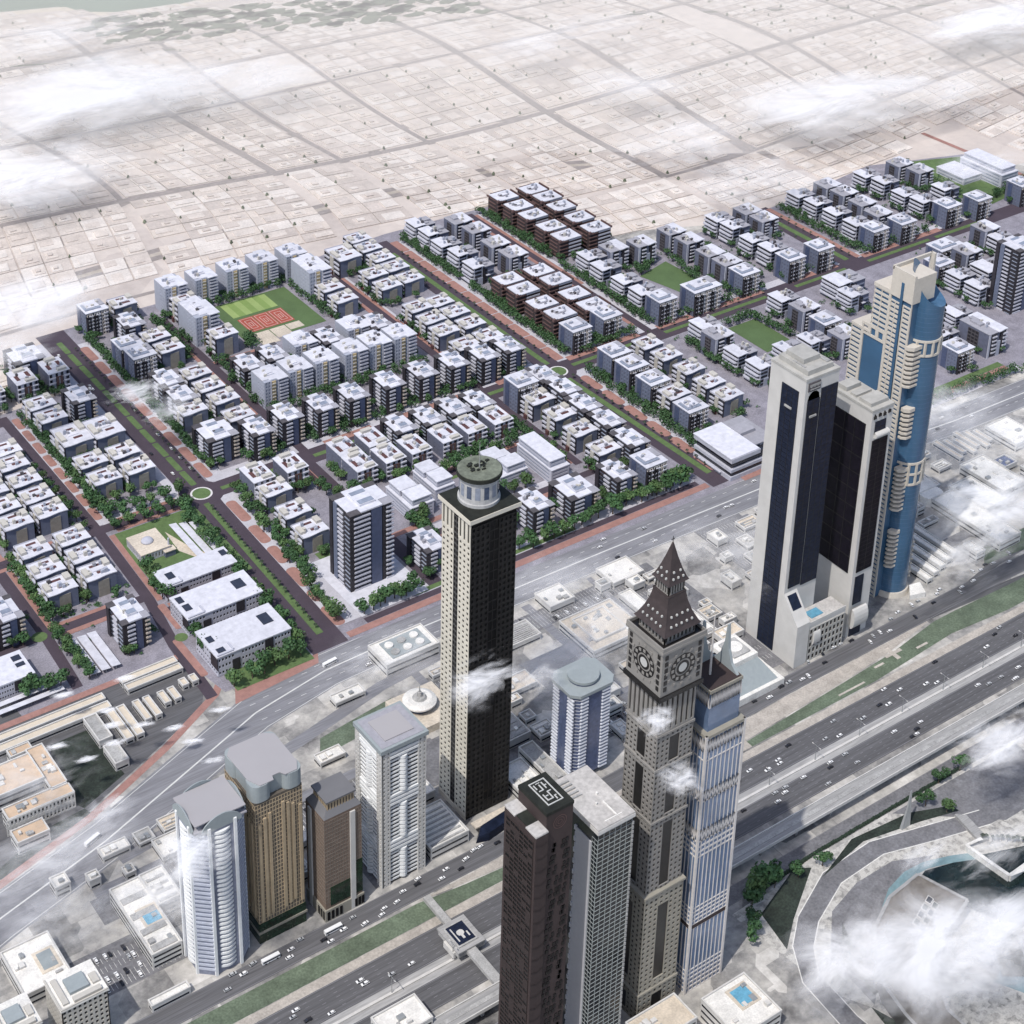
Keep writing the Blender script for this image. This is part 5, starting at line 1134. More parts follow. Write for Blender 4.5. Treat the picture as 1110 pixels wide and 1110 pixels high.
g=MB(); g.loft([sqring(7.2,307.6),sqring(6.2,309.2),sqring(4.4,314),sqring(2.4,321),sqring(.25,330)]); g.build('spire',M['clock_roof'],root); g=MB(); g.cyl(0,0,.2,.2,329.5,333.5,6); g.box(-1.2,1.2,-.15,.15,331.6,332); g.build('weathervane',M['clock_dark'],root)
def dorm(zs,name):
    for z,h,n_ in zs:
        for ax in 'xy':
            for sg in (-1,1):
                for i in range(n_):
                    u=(i-(n_-1)/2)*h*1.5/max(1,n_-.5)
                    g=MB(); o=sg*h; (g.box(*sorted((o,o+sg*.9)),u-.45,u+.45,z,z+1.1) if ax=='x' else g.box(u-.45,u+.45,*sorted((o,o+sg*.9)),z,z+1.1)); g.build(name,M['clock_face'],root)
dorm(((284,10.9,5),(288.5,8.8,4),(310.2,5.7,3),(313.5,4.5,2)),'dormer')

# ---- lilac glass tower with pale ribs and mast
root = empty('ribbed_glass_tower',(579.5,585,.1),0,'lilac glass tower with pale ribs, zigzag bands and a thin mast','tower')
B('wall','lilac_glass',root,(-14,14,-14,14,0,196)); B('upper_wall','lilac_glass',root,(-11.6,11.6,-11.6,11.6,196,225))
def f(g):
    for ax in 'xy':
        for sg in (-1,1):
            g.lat(ax,sg,sg*14,-14.4,14.4,0,18,9,5,.86,.72,.4); g.lat(ax,sg,sg*14,-14.4,14.4,18,52,9,1,.84,.985,.4); g.lat(ax,sg,sg*14,-14.4,14.4,55,68,9,4,.84,.78,.4); g.lat(ax,sg,sg*14,-14.4,14.4,68,108,9,1,.84,.985,.4); g.lat(ax,sg,sg*14,-14.4,14.4,108,120,9,3,.84,.7,.4); g.lat(ax,sg,sg*14,-14.4,14.4,120,150,9,1,.84,.97,.4); g.lat(ax,sg,sg*14,-14.4,14.4,150,180,9,1,.84,.97,.4); g.lat(ax,sg,sg*14,-14.4,14.4,180,196,9,1,.84,.97,.4)
sub(root,'ribs','rose_trim',f)
B('dark_band','umber',root,(-14.45,14.45,-14.45,14.45,52,55)); B('corner_pier','rose_trim',root,(-15,-13.6,-15,-13.6,0,198),(13.6,15,-15,-13.6,0,198),(-15,-13.6,13.6,15,0,198))
def zig(g, h, z0, z1, n_):
    for ax in 'xy':
        for sg in (-1,1):
            for i in range(n_):
                u0=-h+2*h*i/n_; u1=-h+2*h*(i+1)/n_; um=(u0+u1)/2; t=.55
                for (a,za),(b,zb) in (((u0,z0),(um,z1)),((um,z1),(u1,z0))):
                    pts=[(a-t,za),(a+t,za),(b+t,zb),(b-t,zb)]; o=sg*(h+.55); g.face([(o,u,z) if ax=='x' else (u,o,z) for u,z in pts])
for z0,z1,h,n_ in ((120,129,14.2,10),(150,158,14.2,10),(186,195,14.2,12),(215,225,11.6,12)): sub(root,'zigzag_band','rose_trim',lambda g:zig(g,h,z0,z1,n_))
B('cornice','clock_beige',root,(-14.9,14.9,-14.9,14.9,196,198)); B('cornice','clock_beige',root,(-12.2,12.2,-12.2,12.2,225,227)); B('roof','umber',root,(-11.4,11.4,-11.4,11.4,227,227.5))
g=MB(); prof=[(11,227),(8,229),(4,235),(1.5,244),(.4,256),(-.4,256),(-2,240),(-5,232),(-11,227)]
g.face([(10.6,y,z) for y,z in prof]); g.face([(8.8,y,z) for y,z in prof][::-1])
for (a,b),(c,d) in zip(prof,prof[1:]): g.face([(10.6,a,b),(8.8,a,b),(8.8,c,d),(10.6,c,d)])
g.face([(x,10.6,z) for x,z in prof]); g.face([(x,8.8,z) for x,z in prof][::-1])
for (a,b),(c,d) in zip(prof,prof[1:]): g.face([(a,10.6,b),(a,8.8,b),(c,8.8,d),(c,10.6,d)])
g.build('curved_sail',M['slate_blue'],root); g=MB(); g.cyl(-3,-1,.7,.4,227,268,8); g.build('mast',M['rose_trim'],root)

# ---- umber tower with patterned black roof, and the grid-glass tower beside it
root = empty('umber_tower',(457,578,.1),0,'dark umber tower with white maze-like pattern on its black roof','tower')
B('wall','umber',root,(-8,9.5,-13,12,0,207)); B('side_wing','umber',root,(-16,-8,-15,13,0,198)); 
B('roof','roof_dark',root,(-8.3,9.8,-13.3,12.3,207,209)); B('wing_roof','roof_weathered',root,(-16.2,-8,-15.2,-6,198,199),(-16.2,-8,4,13.2,198,199)); B('wing_roof','roof_dark',root,(-15,-8,-6,4,198,198.5))
def f(g):
    for q in ((-4,6,-9,-8.4),(-4,6,8.4,9),(-4,-3.4,-8.4,8.4),(5.4,6,-8.4,8.4),(-2,-1.4,-6,-1),(-1.4,2,-6,-5.4),(1.4,2,-5.4,0),(2,4,-.6,0),(-2,1,1.5,2.1),(.4,1,2.1,6),(-2.4,-1.8,3.5,7),(2.6,3.2,2,7),(3.2,4.4,4,4.6),(-.6,2,7,7.4),(3,4.4,-5,-4.4),(3,3.6,-7.4,-5),(-1,.6,-3,-2.4)): g.box(*q,209,209.4)
sub(root,'roof_pattern','clock_face',f)
rq=random.Random(5)
sub(root,'window_wall','umber_line',lambda g:g.lat('x',-1,-16,-13,11,0,194,6,62,.86,.7,.4,skip=lambda i,j:rq.random()<.25))
B('window_glass','black_glass',root,(-16.15,-16,-13,11,2,193))
for k in range(23):
    for u in ((-4.2+1.4*math.sin(k*1.2)),(-1.4+1.3*math.sin(k*1.05+1)),(3.4+1.5*math.sin(k*1.2+2)),(6.1+1.1*math.sin(k+.4))):
        z=4+k*8; B('window_slit','black_glass',root,(u-.9,u+.9,-13.3,-13,z,z+2.4),(u-.2,u+1.5,-13.3,-13,z+3.3,z+5.7))
for z,r0 in ((200,1.6),(200,3),(200,4.4)):
    g=MB(); k=28
    for i in range(k):
        a,b=2*math.pi*i/k,2*math.pi*(i+1)/k; g.face([(.8+q*math.cos(t),-13.35,z-.5+q*math.sin(t)) for t,q in((a,r0-.4),(b,r0-.4),(b,r0),(a,r0))])
    g.build('round_emblem',M['brown_trim'],root)
sub(root,'chevron','umber_line',lambda g:[g.face([(-12+a,-15.2,z+b) for a,b in((-4,0),(0,-1.6),(4,0),(4,.7),(0,-.9),(-4,.7))]) for z in range(12,196,9)])
root = empty('grid_glass_tower',(497,584,.1),0,'black glass tower with pale grid and weathered flat roof beside clock tower','tower')
B('wall','dark_teal',root,(-12,11.5,-19,22,0,176)); B('roof','roof_weathered',root,(-13,12.5,-20,23,178,179)); B('roof_slab','low_wall',root,(-13.2,12.7,-20.2,23.2,175.5,178)); B('roof_fins','low_grey',root,*[(-11,-4,6+q*3,7.2+q*3,179,180) for q in range(5)]); B('roof_line','low_white',root,(2,3,-16,-4,179,179.4),(-6,6,-17,-16.4,179,179.6))
g=MB(); g.cyl(-2,-4,.6,.6,179,180.4,10); g.cyl(3,2,.6,.6,179,180.4,10); g.build('roof_vent',M['low_white'],root)
sub(root,'pale_grid','chrome_grid',lambda g:(g.lat('y',-1,-19,-12,11.5,0,174,6,54,.93,.90,.2),g.lat('x',-1,-12,-19,-14,0,170,2,54,.93,.90,.2)))
B('silver_panel','silver_panel',root,(-12.8,-12,-14,-1,0,166)); B('serrated_edge','silver_panel',root,*[(-13.0,-12,-1,-.2+(k%2)*.8,k*4,k*4+3) for k in range(42)])
sub(root,'serrated_edge','low_grey',lambda g:[g.box(11.5,12.6,-19.6,-18.6,k*3.2,k*3.2+2.2) for k in range(54)])

# ---- cylinder-roof apartment tower with white ribbons
root = empty('ribbon_tower',(632,762,.1),0,'squat violet glass tower with white ribbon floors and round disc roof','tower')
P8=[(-18,-7),(-10,-15),(-5,-15),(-5,-13.5),(5,-13.5),(5,-15),(10,-15),(18,-7),(18,9),(10,16),(-10,16),(-18,9)]
def ch(w_,c): return [(-w_,-w_*.82+c),(-w_+c,-w_*.82),(w_-c,-w_*.82),(w_,-w_*.82+c),(w_,w_*.82-c),(w_-c,w_*.82),(-w_+c,w_*.82),(-w_,w_*.82-c)]
g=MB(); g.prism(ch(17.4,5),4,74); g.build('wall',M['glass_violet'],root); g=MB(); g.prism(ch(14,4),0,4); g.build('base',M['dark_wall'],root)
for k in range(24):
    z=5+k*2.88
    for q in ((-18.4,-17,-13,-6.5),(-18.4,-17,3,9.5)): B('ribbon','ribbon_white',root,(*q,z,z+1.1))
    for q in ((-12.6,-6.5,-15.4,-14),(5.5,12.6,-15.4,-14)): B('ribbon','ribbon_white',root,(*q,z,z+1.1))
sub(root,'corner_ribbon','ribbon_white',lambda g:[g.face([(-17.9,-9.6,5+k*2.88),(-12.8,-14.7,5+k*2.88),(-12.8,-14.7,5.5+k*2.88),(-17.9,-9.6,5.5+k*2.88)]) for k in range(24)])
g=MB(); g.prism(ch(19,5.5),74,76.5); g.build('roof_slab',M['slate_blue'],root); g=MB(); g.cyl(0,0,10.6,10.6,76.5,78,36); g.build('roof_ring',M['navy_panel'],root); g=MB(); g.cyl(0,0,11.2,11.2,78,80,40); g.build('roof_disc',M['slate_blue'],root)

# ---- white balcony tower at lower left
root = empty('curved_balcony_tower',(348.5,758,.1),0,'white tower with curved balcony stacks and arched roof screens at lower left','tower')
H_=114
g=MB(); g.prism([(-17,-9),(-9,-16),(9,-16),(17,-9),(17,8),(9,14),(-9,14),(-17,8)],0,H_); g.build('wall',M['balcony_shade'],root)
n_=32
for k in range(n_):
    z=4+k*3.4
    def bow(x0,x1,o): return [(x0,-15)]+[(x0+(x1-x0)*i/8,-15.2-o*math.sin(math.pi*i/8)) for i in range(9)]+[(x1,-15)]
    g=MB(); g.prism(bow(-6.5,6.5,2.6),z,z+1.6); g.build('curved_balcony',M['balcony_white'],root)
    P=[(-y-0,-x) for x,y in bow(-6.5,6.5,2.6)]; g=MB(); g.prism([(-16-( -15.2-y_ )-0.2 if False else y_-1.2, x_) for x_,y_ in bow(-6,6,2.4)],z,z+1.6); g.build('curved_balcony',M['balcony_white'],root)
    for P in ([(-17.8,-8.6),(-9,-17),(-8,-16.2),(-16.8,-7.8)],[(9.2,-17),(18,-9),(17,-8),(8.4,-16.2)],[(-17.8,8.2),(-16.8,7.6),(-11,13.6),(-11.8,14.4)]):
        g=MB(); g.prism(P,z-.2,z+1.4); g.build('corner_balcony',M['balcony_blue'],root)
sub(root,'pier','balcony_white',lambda g:[g.box(a,b,c,d,0,H_+2) for a,b,c,d in ((-9.4,-7.6,-17.2,-15.6),(7.4,9.2,-17.2,-15.6),(-18.2,-16.6,-9.2,-7.4),(-18.2,-16.6,6.8,8.4),(16.4,17.8,-9,-7.6))])
g=MB(); g.prism([(-17,-15),(17,-15),(17,14),(-17,14)],H_,H_+1); g.build('roof_deck',M['grey_roof'],root)
def f(g):
    for ax,o in (('y',-16.4),('x',-17.4),('y',14.6),('x',17.4)):
        L=[]
        for i in range(13):
            u=-13+26*i/12; L.append((u,H_+1.5+7.5*math.sin(math.pi*i/12)**.7))
        for (u,z),(v,y) in zip(L,L[1:]):
            q=[(u,H_-1),(v,H_-1),(v,y),(u,z)]
            g.face([(a,o,b) if ax=='y' else (o,a,b) for a,b in q]); g.face([(a,o*.955,b) if ax=='y' else (o*.955,a,b) for a,b in q][::-1]); g.face([(u,o,z),(v,o,y),(v,o*.955,y),(u,o*.955,z)] if ax=='y' else [(o,u,z),(o,v,y),(o*.955,v,y),(o*.955,u,z)])
sub(root,'arched_screen','slate_blue',f)
g=MB(); g.prism([(-16.4,-14.8),(16.4,-14.8),(16.4,13.6),(-16.4,13.6)],H_+5.5,H_+6.3); g.build('roof',M['mauve_roof'],root)
B('roof_core','balcony_shade',root,(-14,14,-13,12,H_+1,H_+5.5))

# ---- tan ribbed tower
root = empty('ribbed_tower',(386,768,.1),0,'tan tower with vertical ribs and grey drum-cornered roof behind curved balcony tower','tower')
B('wall','tan_wall',root,(-13,19,-20,18,0,112)); B('glass_base','green_glass',root,(-13.4,19.4,-20.4,18,0,16)); B('base_cornice','clock_beige',root,(-14,20,-21,18.4,8,9.6))
for u in (-11.5,-7.8,-4.4,4.6,8,11.4,16.2): B('rib','tan',root,(u,u+1.9,-21,-20,16+(u%3)*3,106-abs(u-3)*.7))
for u in (-17,-13.4,-9.8,2,5.6,9.2,13): B('rib','tan',root,(-14,-13,u,u+1.9,16+(u%3)*3,104-abs(u)*.6))
sub(root,'window_wall','tan',lambda g:(g.lat('y',-1,-20,-13,19,16,110,16,30,.7,.8,.15),g.lat('x',-1,-13,-20,18,16,110,18,30,.7,.8,.15)))
g=MB()
def scal(w0,w1,d0,d1,r):
    P=[]
    for cx,cy,a in ((w1-r,d0+r,-90),(w1-r,d1-r,0),(w0+r,d1-r,90),(w0+r,d0+r,180)):
        P+= [(cx+r*math.cos(R(a+15*i)),cy+r*math.sin(R(a+15*i))) for i in range(7)]
    return P
g.prism(scal(-14,-1,-21,-8,5),112,124); g.prism(scal(7,20,-21,-8,5),112,124); g.prism(scal(-14,0,4,19,5),112,124); g.prism(scal(7,20,4,19,5),112,124); g.prism([(-12,-17),(18,-17),(18,16),(-12,16)],112,123.9)
g.build('drum_corner',M['slate_blue'],root)
g=MB(); g.prism([(-13,-12),(-9,-20.4),(0,-20.4),(1,-17),(6,-17),(8,-20.4),(16,-20.4),(19.4,-14),(19.4,14),(14,18.4),(-9,18.4),(-13.4,13)],124,124.6); g.build('roof',M['mauve_roof'],root)

# ---- small brown tower with chamfered slate roof
root = empty('brick_tower',(429,751,.1),0,'shorter brown brick tower with dark slate roof between tan and white towers','tower')
B('wall','brown_brick',root,(-13.5,13,-10.5,12,0,82)); g=MB().lat('y',-1,-10.5,-13.5,13,14,80,14,22,.72,.75,.12); g.lat('x',-1,-13.5,-10.5,12,14,80,12,22,.72,.75,.12); g.build('brick_grid',M['brick_grid'],root)
B('pier','stone_grey',root,(-14.6,-11.2,4.5,8,0,80),(4.5,8,-11.6,-9.5,0,80)); B('green_glazing','green_glass',root,(-10,4,-10.9,-10.5,11,26),(8,13.2,-10.9,-10.5,11,38))
B('base','clock_beige',root,(-14.4,14,-11.5,12.4,0,9)); sub(root,'arch','black_glass',lambda g:[g.box(u,u+1.8,-11.8,-11.5,1,7.4) for u in(-13,-10,-7,-4,7,9.6,12)]+[g.box(-14.7,-14.4,u,u+1.8,1,7.4) for u in(-10.5,-7.5,-4.5)])
g=MB(); g.loft([[(-13.6,-10.6,82),(13.1,-10.6,82),(13.1,12.1,82),(-13.6,12.1,82)],[(-10,-7,87),(9.6,-7,87),(9.6,9,87),(-10,9,87)]]); g.build('roof_skirt',M['slate_roof'],root)
B('attic','tan_wall',root,(-9.5,9.2,-7.5,8.6,82,92)); sub(root,'attic_columns','tan',lambda g:(g.lat('y',-1,-7.5,-9.5,9.2,83,91.5,9,1,.5,.8,.4),g.lat('x',-1,-9.5,-7.5,8.6,83,91.5,8,1,.5,.8,.4))); B('roof','slate_roof',root,(-10.8,10.4,-8.8,9.8,92,93.2))

# ---- white tower with scalloped balconies
root = empty('scalloped_tower',(475,758.5,.1),0,'white square tower with scalloped dark-gapped balconies and framed grey flat roof','tower')
H_=110
B('wall','window_dark',root,(-15.6,15.6,-14.4,15,0,H_))
n_=34; ch_=H_/n_
for k in range(n_):
    z=2.5+k*(H_-3)/n_
    if (k%12) in (8,9,10): B('plain_band','balcony_white',root,(-10.5,10.5,-15.9,-14.4,z,z+1.7)); B('plain_band','balcony_white',root,(-17.1,-15.6,-10,10.5,z,z+1.7))
for k in range(n_):
    z=2.5+k*(H_-3)/n_
    if (k%12) in (8,9,10): continue
    P=[(-3.4,-14.2)]+[(-3.4+6.8*i/6,-14.4-2.4*math.sin(math.pi*i/6)) for i in range(7)]+[(3.4,-14.2)]
    g=MB(); g.prism(P,z-.3,z+1.9); g.build('scalloped_balcony',M['balcony_white'],root)
    g=MB(); g.prism([(y_-1.2,x_) for x_,y_ in P],z-.3,z+1.9); g.build('scalloped_balcony',M['balcony_white'],root)
    B('floor_band','balcony_white',root,(-10.4,-3.4,-15.1,-14.4,z-.3,z+.9),(3.4,10.4,-15.1,-14.4,z-.3,z+.9),(-16.3,-15.6,-10,-3.4,z-.3,z+.9),(-16.3,-15.6,3.4,10.4,z-.3,z+.9))
sub(root,'corner_pier','low_wall',lambda g:(g.lat('y',-1,-14.4,-16.3,-10.4,0,H_,2,n_,.36,.5,1.4),g.lat('y',-1,-14.4,10.4,16.3,0,H_,2,n_,.36,.5,1.4),g.lat('x',-1,-15.6,-15.8,-10,0,H_,2,n_,.36,.5,1.4),g.lat('x',-1,-15.6,10.4,15.6,0,H_,2,n_,.36,.5,1.4)))
B('roof_rim','slate_blue',root,(-17.6,17.6,-16.6,17,H_,H_+3)); B('roof','grey_roof',root,(-15.6,15.6,-14.6,15,H_+3,H_+3.3)); B('roof_hatch','mauve_roof',root,(-10.5,10.5,-10,10.4,H_+3.3,H_+4))

# ------------------------------------------------------------------ viaduct, lamps, hedge
root = empty('viaduct',(0,0,0),0,'pale elevated rail viaduct running beside the highway lanes','viaduct')
B('deck','concrete',root,(-400,3000,623,634,8,9.6)); B('parapet','low_wall',root,(-400,3000,622.6,623.2,8,10.6),(-400,3000,633.8,634.4,8,10.6)); B('track_bed','low_grey',root,(-400,3000,627,630,9.6,9.9))
pr = B('pier','concrete',root,(-1,1,626.5,630.5,0,8)); pr.location=(200,0,0)
for i in range(1,34):
    c=pr.copy(); col.objects.link(c); c.parent=root; c.location=(200+i*32,0,0)
root = empty('street_lamp',(420,670.5,.9)); tag(root,'tall double-armed lamp post on the highway median barrier','street lamp','lamp posts along the highway median')
g=MB(); g.cyl(0,0,.28,.14,0,13,6); g.build('pole',M['steel'],root)
for s_ in(-1,1): g=MB(); g.box(-.12,.12,0 if s_>0 else -3.4,3.4 if s_>0 else 0,12.8,13.0); a_=g.build('arm',M['steel'],root); g=MB(); g.box(-.3,.3,s_*3.4-.8,s_*3.4+.8,12.6,12.85); g.build('lamp_head',M['low_wall'],a_)
for i in range(1,16):
    c=copy_tree(root); c.location=(420+i*44,670.5,.9)
g=MB(); g.strip([(646,602),(653,604.5),(698,607),(805,608),(870,607)],2.2,1.6); g.sheet([(646,601),(870,606),(870,608.4),(700,608.6),(646,605)],1.0)
g=MB()
for i in range(110):
    x=648+i*2.0; y=603.5+min(1,(x-648)/60)*4; g.cyl(x,y+rnd.uniform(-.2,.2),1.5,1.0,0,rnd.uniform(1.4,2.1),6)
tag(g.build('hedge',M['leaf_dark']),'long thin clipped dark hedge between lower road and plaza','hedge')
# footbridge over the highway with a picture screen on its head house
root = empty('footbridge_house',(474,677,0),0,'pale footbridge head house with a picture screen on its roof','footbridge')
B('wall','low_grey',root,(-11,12,-14,14,5.5,10)); B('roof','concrete',root,(-12,13,-15,15,10,11)); B('column','concrete',root,(-6,-4,-2,2,0,5.5)); B('column','concrete',root,(4,6,-2,2,0,5.5)); B('bridge_deck','low_grey',root,(-4,4,-52,-14,6.5,9.5),(-3,3,14,48,6.5,9.5))
root.scale=(.8,.8,.9)
B('screen_frame','low_grey',root,(-9,9,-11,11,11,12)); sc_=B('screen','navy_glass',root,(-7.6,7.6,-9.6,9.6,12,12.3))
sub(sc_,'screen_picture','low_wall',lambda g:(g.prism(lobe(-3,3,-2.5,3,r=2.4),12.3,12.5),g.box(-5.6,-4.6,-7,7,12.3,12.5),g.box(4.2,5.4,-6,-1,12.3,12.5),g.box(-1,1,-6,-2.5,12.3,12.5)))
B('stair','low_wall',root,(-13,-11,-10,4,3,8),(12,15,-12,-4,3,8))
# ------------------------------------------------------------------ low buildings between the towers
def low(name, label, rects, m='low_white', pool=None, units=5, cat='building', seed=0, bars=0):
    q=random.Random(seed+len(label)); root=empty(name,(rects[0][0],rects[0][2],.1),0,label,cat); ox,oy=rects[0][0],rects[0][2]
    for (x0,x1,y0,y1,h) in rects:
        x0-=ox;x1-=ox;y0-=oy;y1-=oy
        B('wall','low_wall',root,(x0,x1,y0,y1,0,h)); B('roof',m,root,(x0+.5,x1-.5,y0+.5,y1-.5,h,h+.15))
        t=.7; B('parapet','low_wall',root,(x0-.2,x1+.2,y0-.2,y0+t,h,h+1.3),(x0-.2,x1+.2,y1-t,y1+.2,h,h+1.3),(x0-.2,x0+t,y0+t,y1-t,h,h+1.3),(x1-t,x1+.2,y0+t,y1-t,h,h+1.3))
        fl=max(1,int(h/3.6))
        for k in range(fl):
            B('window_band','window_dark',root,(x0+1,x1-1,y0-.12,y0,k*h/fl+1,k*h/fl+2.4)); B('window_band','window_dark',root,(x0-.12,x0,y0+1,y1-1,k*h/fl+1,k*h/fl+2.4))
        for k in range(units):
            a=q.uniform(1.5,4.5); b=q.uniform(1.5,5); ux=q.uniform(x0+2,max(x0+2.1,x1-2-a)); uy=q.uniform(y0+2,max(y0+2.1,y1-2-b)); B('roof_unit',q.choice(['low_wall','low_grey','low_white','steel']),root,(ux,ux+a,uy,uy+b,h+.15,h+q.uniform(.8,2.4)))
        for k in range(bars):
            w_=(y1-y0-4)/bars; B('roof_rib','low_grey',root,(x0+2,x1-2,y0+2+k*w_,y0+2+k*w_+w_*.35,h+.15,h+.8))
    if pool:
        pm='slate_blue' if 'dark pool' in label else 'water_pool'
        x0,x1,y0,y1,h=pool; x0-=ox;x1-=ox;y0-=oy;y1-=oy
        B('pool_deck','sand',root,(x0-2,x1+2,y0-2,y1+2,h+.15,h+.6)); B('pool',pm,root,(x0,x1,y0,y1,h+.6,h+.75))
    return root
low('pool_podium','white podium roof with blue pool left of the curved balcony tower',[(310,330,767,829,11),(330,346,800,829,11.5)],pool=(318,328,790,803,11),units=3,bars=4)
low('canopy_shed','small long white canopy roof by the service road at lower left',[(296,321,738.5,744,4.5)],units=0,cat='canopy')
# beige hotel towers cut by the lower left frame
def beige(x0,x1,y0,y1,h,label):
    root=empty('beige_tower',(x0,y0,.1),0,label,'tower'); a,b=x1-x0,y1-y0
    B('wall','window_dark',root,(.6,a-.6,.6,b-.6,0,h)); sub(root,'facade','cream',lambda g:(g.lat('y',-1,.6,0,a,0,h,9,10,.55,.62,.6),g.lat('x',-1,.6,0,b,0,h,8,10,.3,.5,.6),g.lat('x',1,a-.6,0,b,0,h,8,10,.5,.6,.6)))
    B('roof','low_white',root,(-.5,a+.5,-.5,b+.5,h,h+1)); B('roof_box','slate_blue',root,(a*.3,a*.72,b*.3,b*.75,h+1,h+3)); B('roof_unit','cream',root,(a*.08,a*.2,b*.1,b*.9,h+1,h+2.4),(a*.3,a*.9,b*.05,b*.18,h+1,h+3),(a*.8,a*.95,b*.3,b*.6,h+1,h+2.5)); B('parapet','cream',root,(-.4,a+.4,-.4,.4,h+1,h+2),(-.4,.4,.4,b+.4,h+1,h+2))
beige(242,270,738,763,36,'larger cream balconied tower with pale blue-grey roof box at lower left')
beige(206,230,738,762,36,'cream tower with white roof cut by the lower left corner')
low('pool_podium','grey and white podium with a dark pool in the far lower left',[(236,266,784,822,9)],pool=(253,262,795,809,9),units=5)
# restaurant disc on a podium
root=empty('disc_restaurant',(568,868,.1),0,'round white restaurant disc with a central mast behind the scalloped tower','restaurant')
B('podium','sand',root,(-18,22,-22,18,0,6)); g=MB(); g.cyl(0,0,8.5,8.5,6,11,28); g.build('glass_drum',M['window_blue'],root); g=MB(); g.cyl(0,0,12.5,12.5,11,12.2,36); g.cyl(0,0,12.5,9,12.2,14,36); g.build('roof_disc',M['low_white'],root); g=MB(); g.cyl(0,0,5.4,4.2,14,15.6,24); g.cyl(0,0,2.2,1.6,15.6,19,12); g.cyl(0,0,.5,.3,19,25,8); g.build('mast',M['low_grey'],root)
root=low('plant_building','white plant building with six round cooling wells in its roof',[(569,616,914,941,10)],units=0)
B('roof_deck','slate_blue',root,(8,42,4,24,10.2,11)); 
for i in range(6):
    g=MB(); x,y=(13+(i//2)*11,9+(i%2)*9); g.cyl(x,y,3.4,3.4,11,12.2,18); g.cyl(x,y,2.2,2.2,12.2,12.3,18); g.build('cooling_well',M['low_white' if i%3 else 'low_grey'],root)
low('louvre_hall','white hall with ribbed louvre roof between scalloped and black towers',[(497,527,745,779,9)],units=0,bars=7)
root=empty('glass_wedge',(530,741,.1),0,'dark glass wedge entrance at the foot of the black lattice tower','entrance')
g=MB(); g.face([(0,0,0),(9,-3,0),(9,-3,7),(2,0,5)]); g.face([(9,-3,0),(40,2,0),(40,2,6),(9,-3,7)]); g.face([(2,0,5),(9,-3,7),(40,2,6),(38,9,6.5),(8,6,6)]); g.face([(0,0,0),(2,0,5),(8,6,6),(6,6,0)]); g.build('glazing',M['navy_glass'],root)
B('canopy','sand',root,(4,46,6,12,5,6))
low('courtyard_hall','large pale hall with sand-coloured roof court left of the clock tower spire',[(708,758,842,886,8),(716,746,850,880,9.5)],m='sand',units=9)
root=empty('pavilion',(762,742,.1),0,'white pavilion with sloped glass pyramid skirt between clock tower and twin slabs','pavilion')
B('base','low_white',root,(0,48,0,52,0,6)); g=MB(); g.loft([[(3,3,6),(44,3,6),(44,46,6),(3,46,6)],[(12,18,19),(36,18,19),(36,44,19),(12,44,19)]]); g.build('glass_slope',M['slate_blue'],root); B('roof_box','low_white',root,(12,36,18,44,19,23)); B('roof_ring','low_grey',root,(16,32,22,40,23,24.5)); g=MB(); g.cyl(24,31,6,6,24.5,25.5,20); g.build('roof_cap',M['low_white'],root)
LOW=[('white flat shed beside the front road left of the clock spire',775,806,902,925,5,'low_white',2,0),('pale grey shed with roof ribs above the round-roofed tower',640,690,885,905,5,'low_grey',0,8),('small white block between courtyard hall and front road',714,738,905,926,6,'low_white',4,0),
('long white shed beside the pavilion behind clock spire',770,782,830,890,5,'low_white',2,0),('parallel white shed nearer the twin slabs',792,806,812,880,5,'low_white',2,6),('sand-roofed low house beside the twin slabs foot',800,822,800,812,6,'low_beige',3,0),
('white hall behind the round-roofed tower',668,700,800,826,7,'low_white',6,0),('grey workshop left of the round-roofed tower',592,618,800,835,7,'low_grey',4,5),('white L-shaped house right of the black tower foot',600,622,850,875,6,'low_white',4,0),('low beige yard building right of black tower',630,655,842,858,5,'low_beige',3,0),
('pale house with units right of the black tower base',576,596,752,782,8,'low_white',7,0),('grey podium in front of the round-roofed tower',600,612,742,790,9,'low_grey',4,0),('white row house left of the black tower',505,530,790,815,7,'low_white',5,0),('long pale roof behind the tan tower',400,440,800,812,6,'low_white',4,0),('cream house behind the brick tower',448,478,782,796,6,'low_beige',4,0),
('low white house by the triangular lawn',480,500,858,868,4,'low_white',2,0),('pale roof near the front road bend',520,545,905,915,4,'low_white',2,0),('white house beyond the parked cars',410,432,842,858,5,'low_white',3,0),('small white house by the front road left of tan tower',352,376,840,858,5,'low_white',3,0)]
for i,(lab,x0,x1,y0,y1,h,m,u,bars) in enumerate(LOW): low('low_building',lab,[(x0,x1,y0,y1,h)],m=m,units=u,bars=bars,seed=i)
CL=[('small pale roof in the cluster behind the tan and brick towers','small roofs behind tan tower',(350,440,772,800),9),('small flat roof in the cluster beside the parked cars lot','small roofs beside the car lot',(395,530,812,842),0),
('small pale roof in the cluster between black tower and round-roofed tower','small roofs right of black tower',(592,640,745,905),12),('small roof in the cluster between round-roofed tower and clock spire','small roofs near the clock spire',(660,760,745,835),13),
('small pale shed in the cluster left of the twin slabs','small sheds left of twin slabs',(762,830,800,925),16),('small roof in the cluster behind the twin slabs','small roofs behind twin slabs',(850,990,830,920),17),('small roof in the cluster among the rail sheds','small roofs by rail sheds',(1040,1210,760,900),18),('small pale roof in the cluster at the lower left','small roofs at lower left',(275,400,838,875),8)]
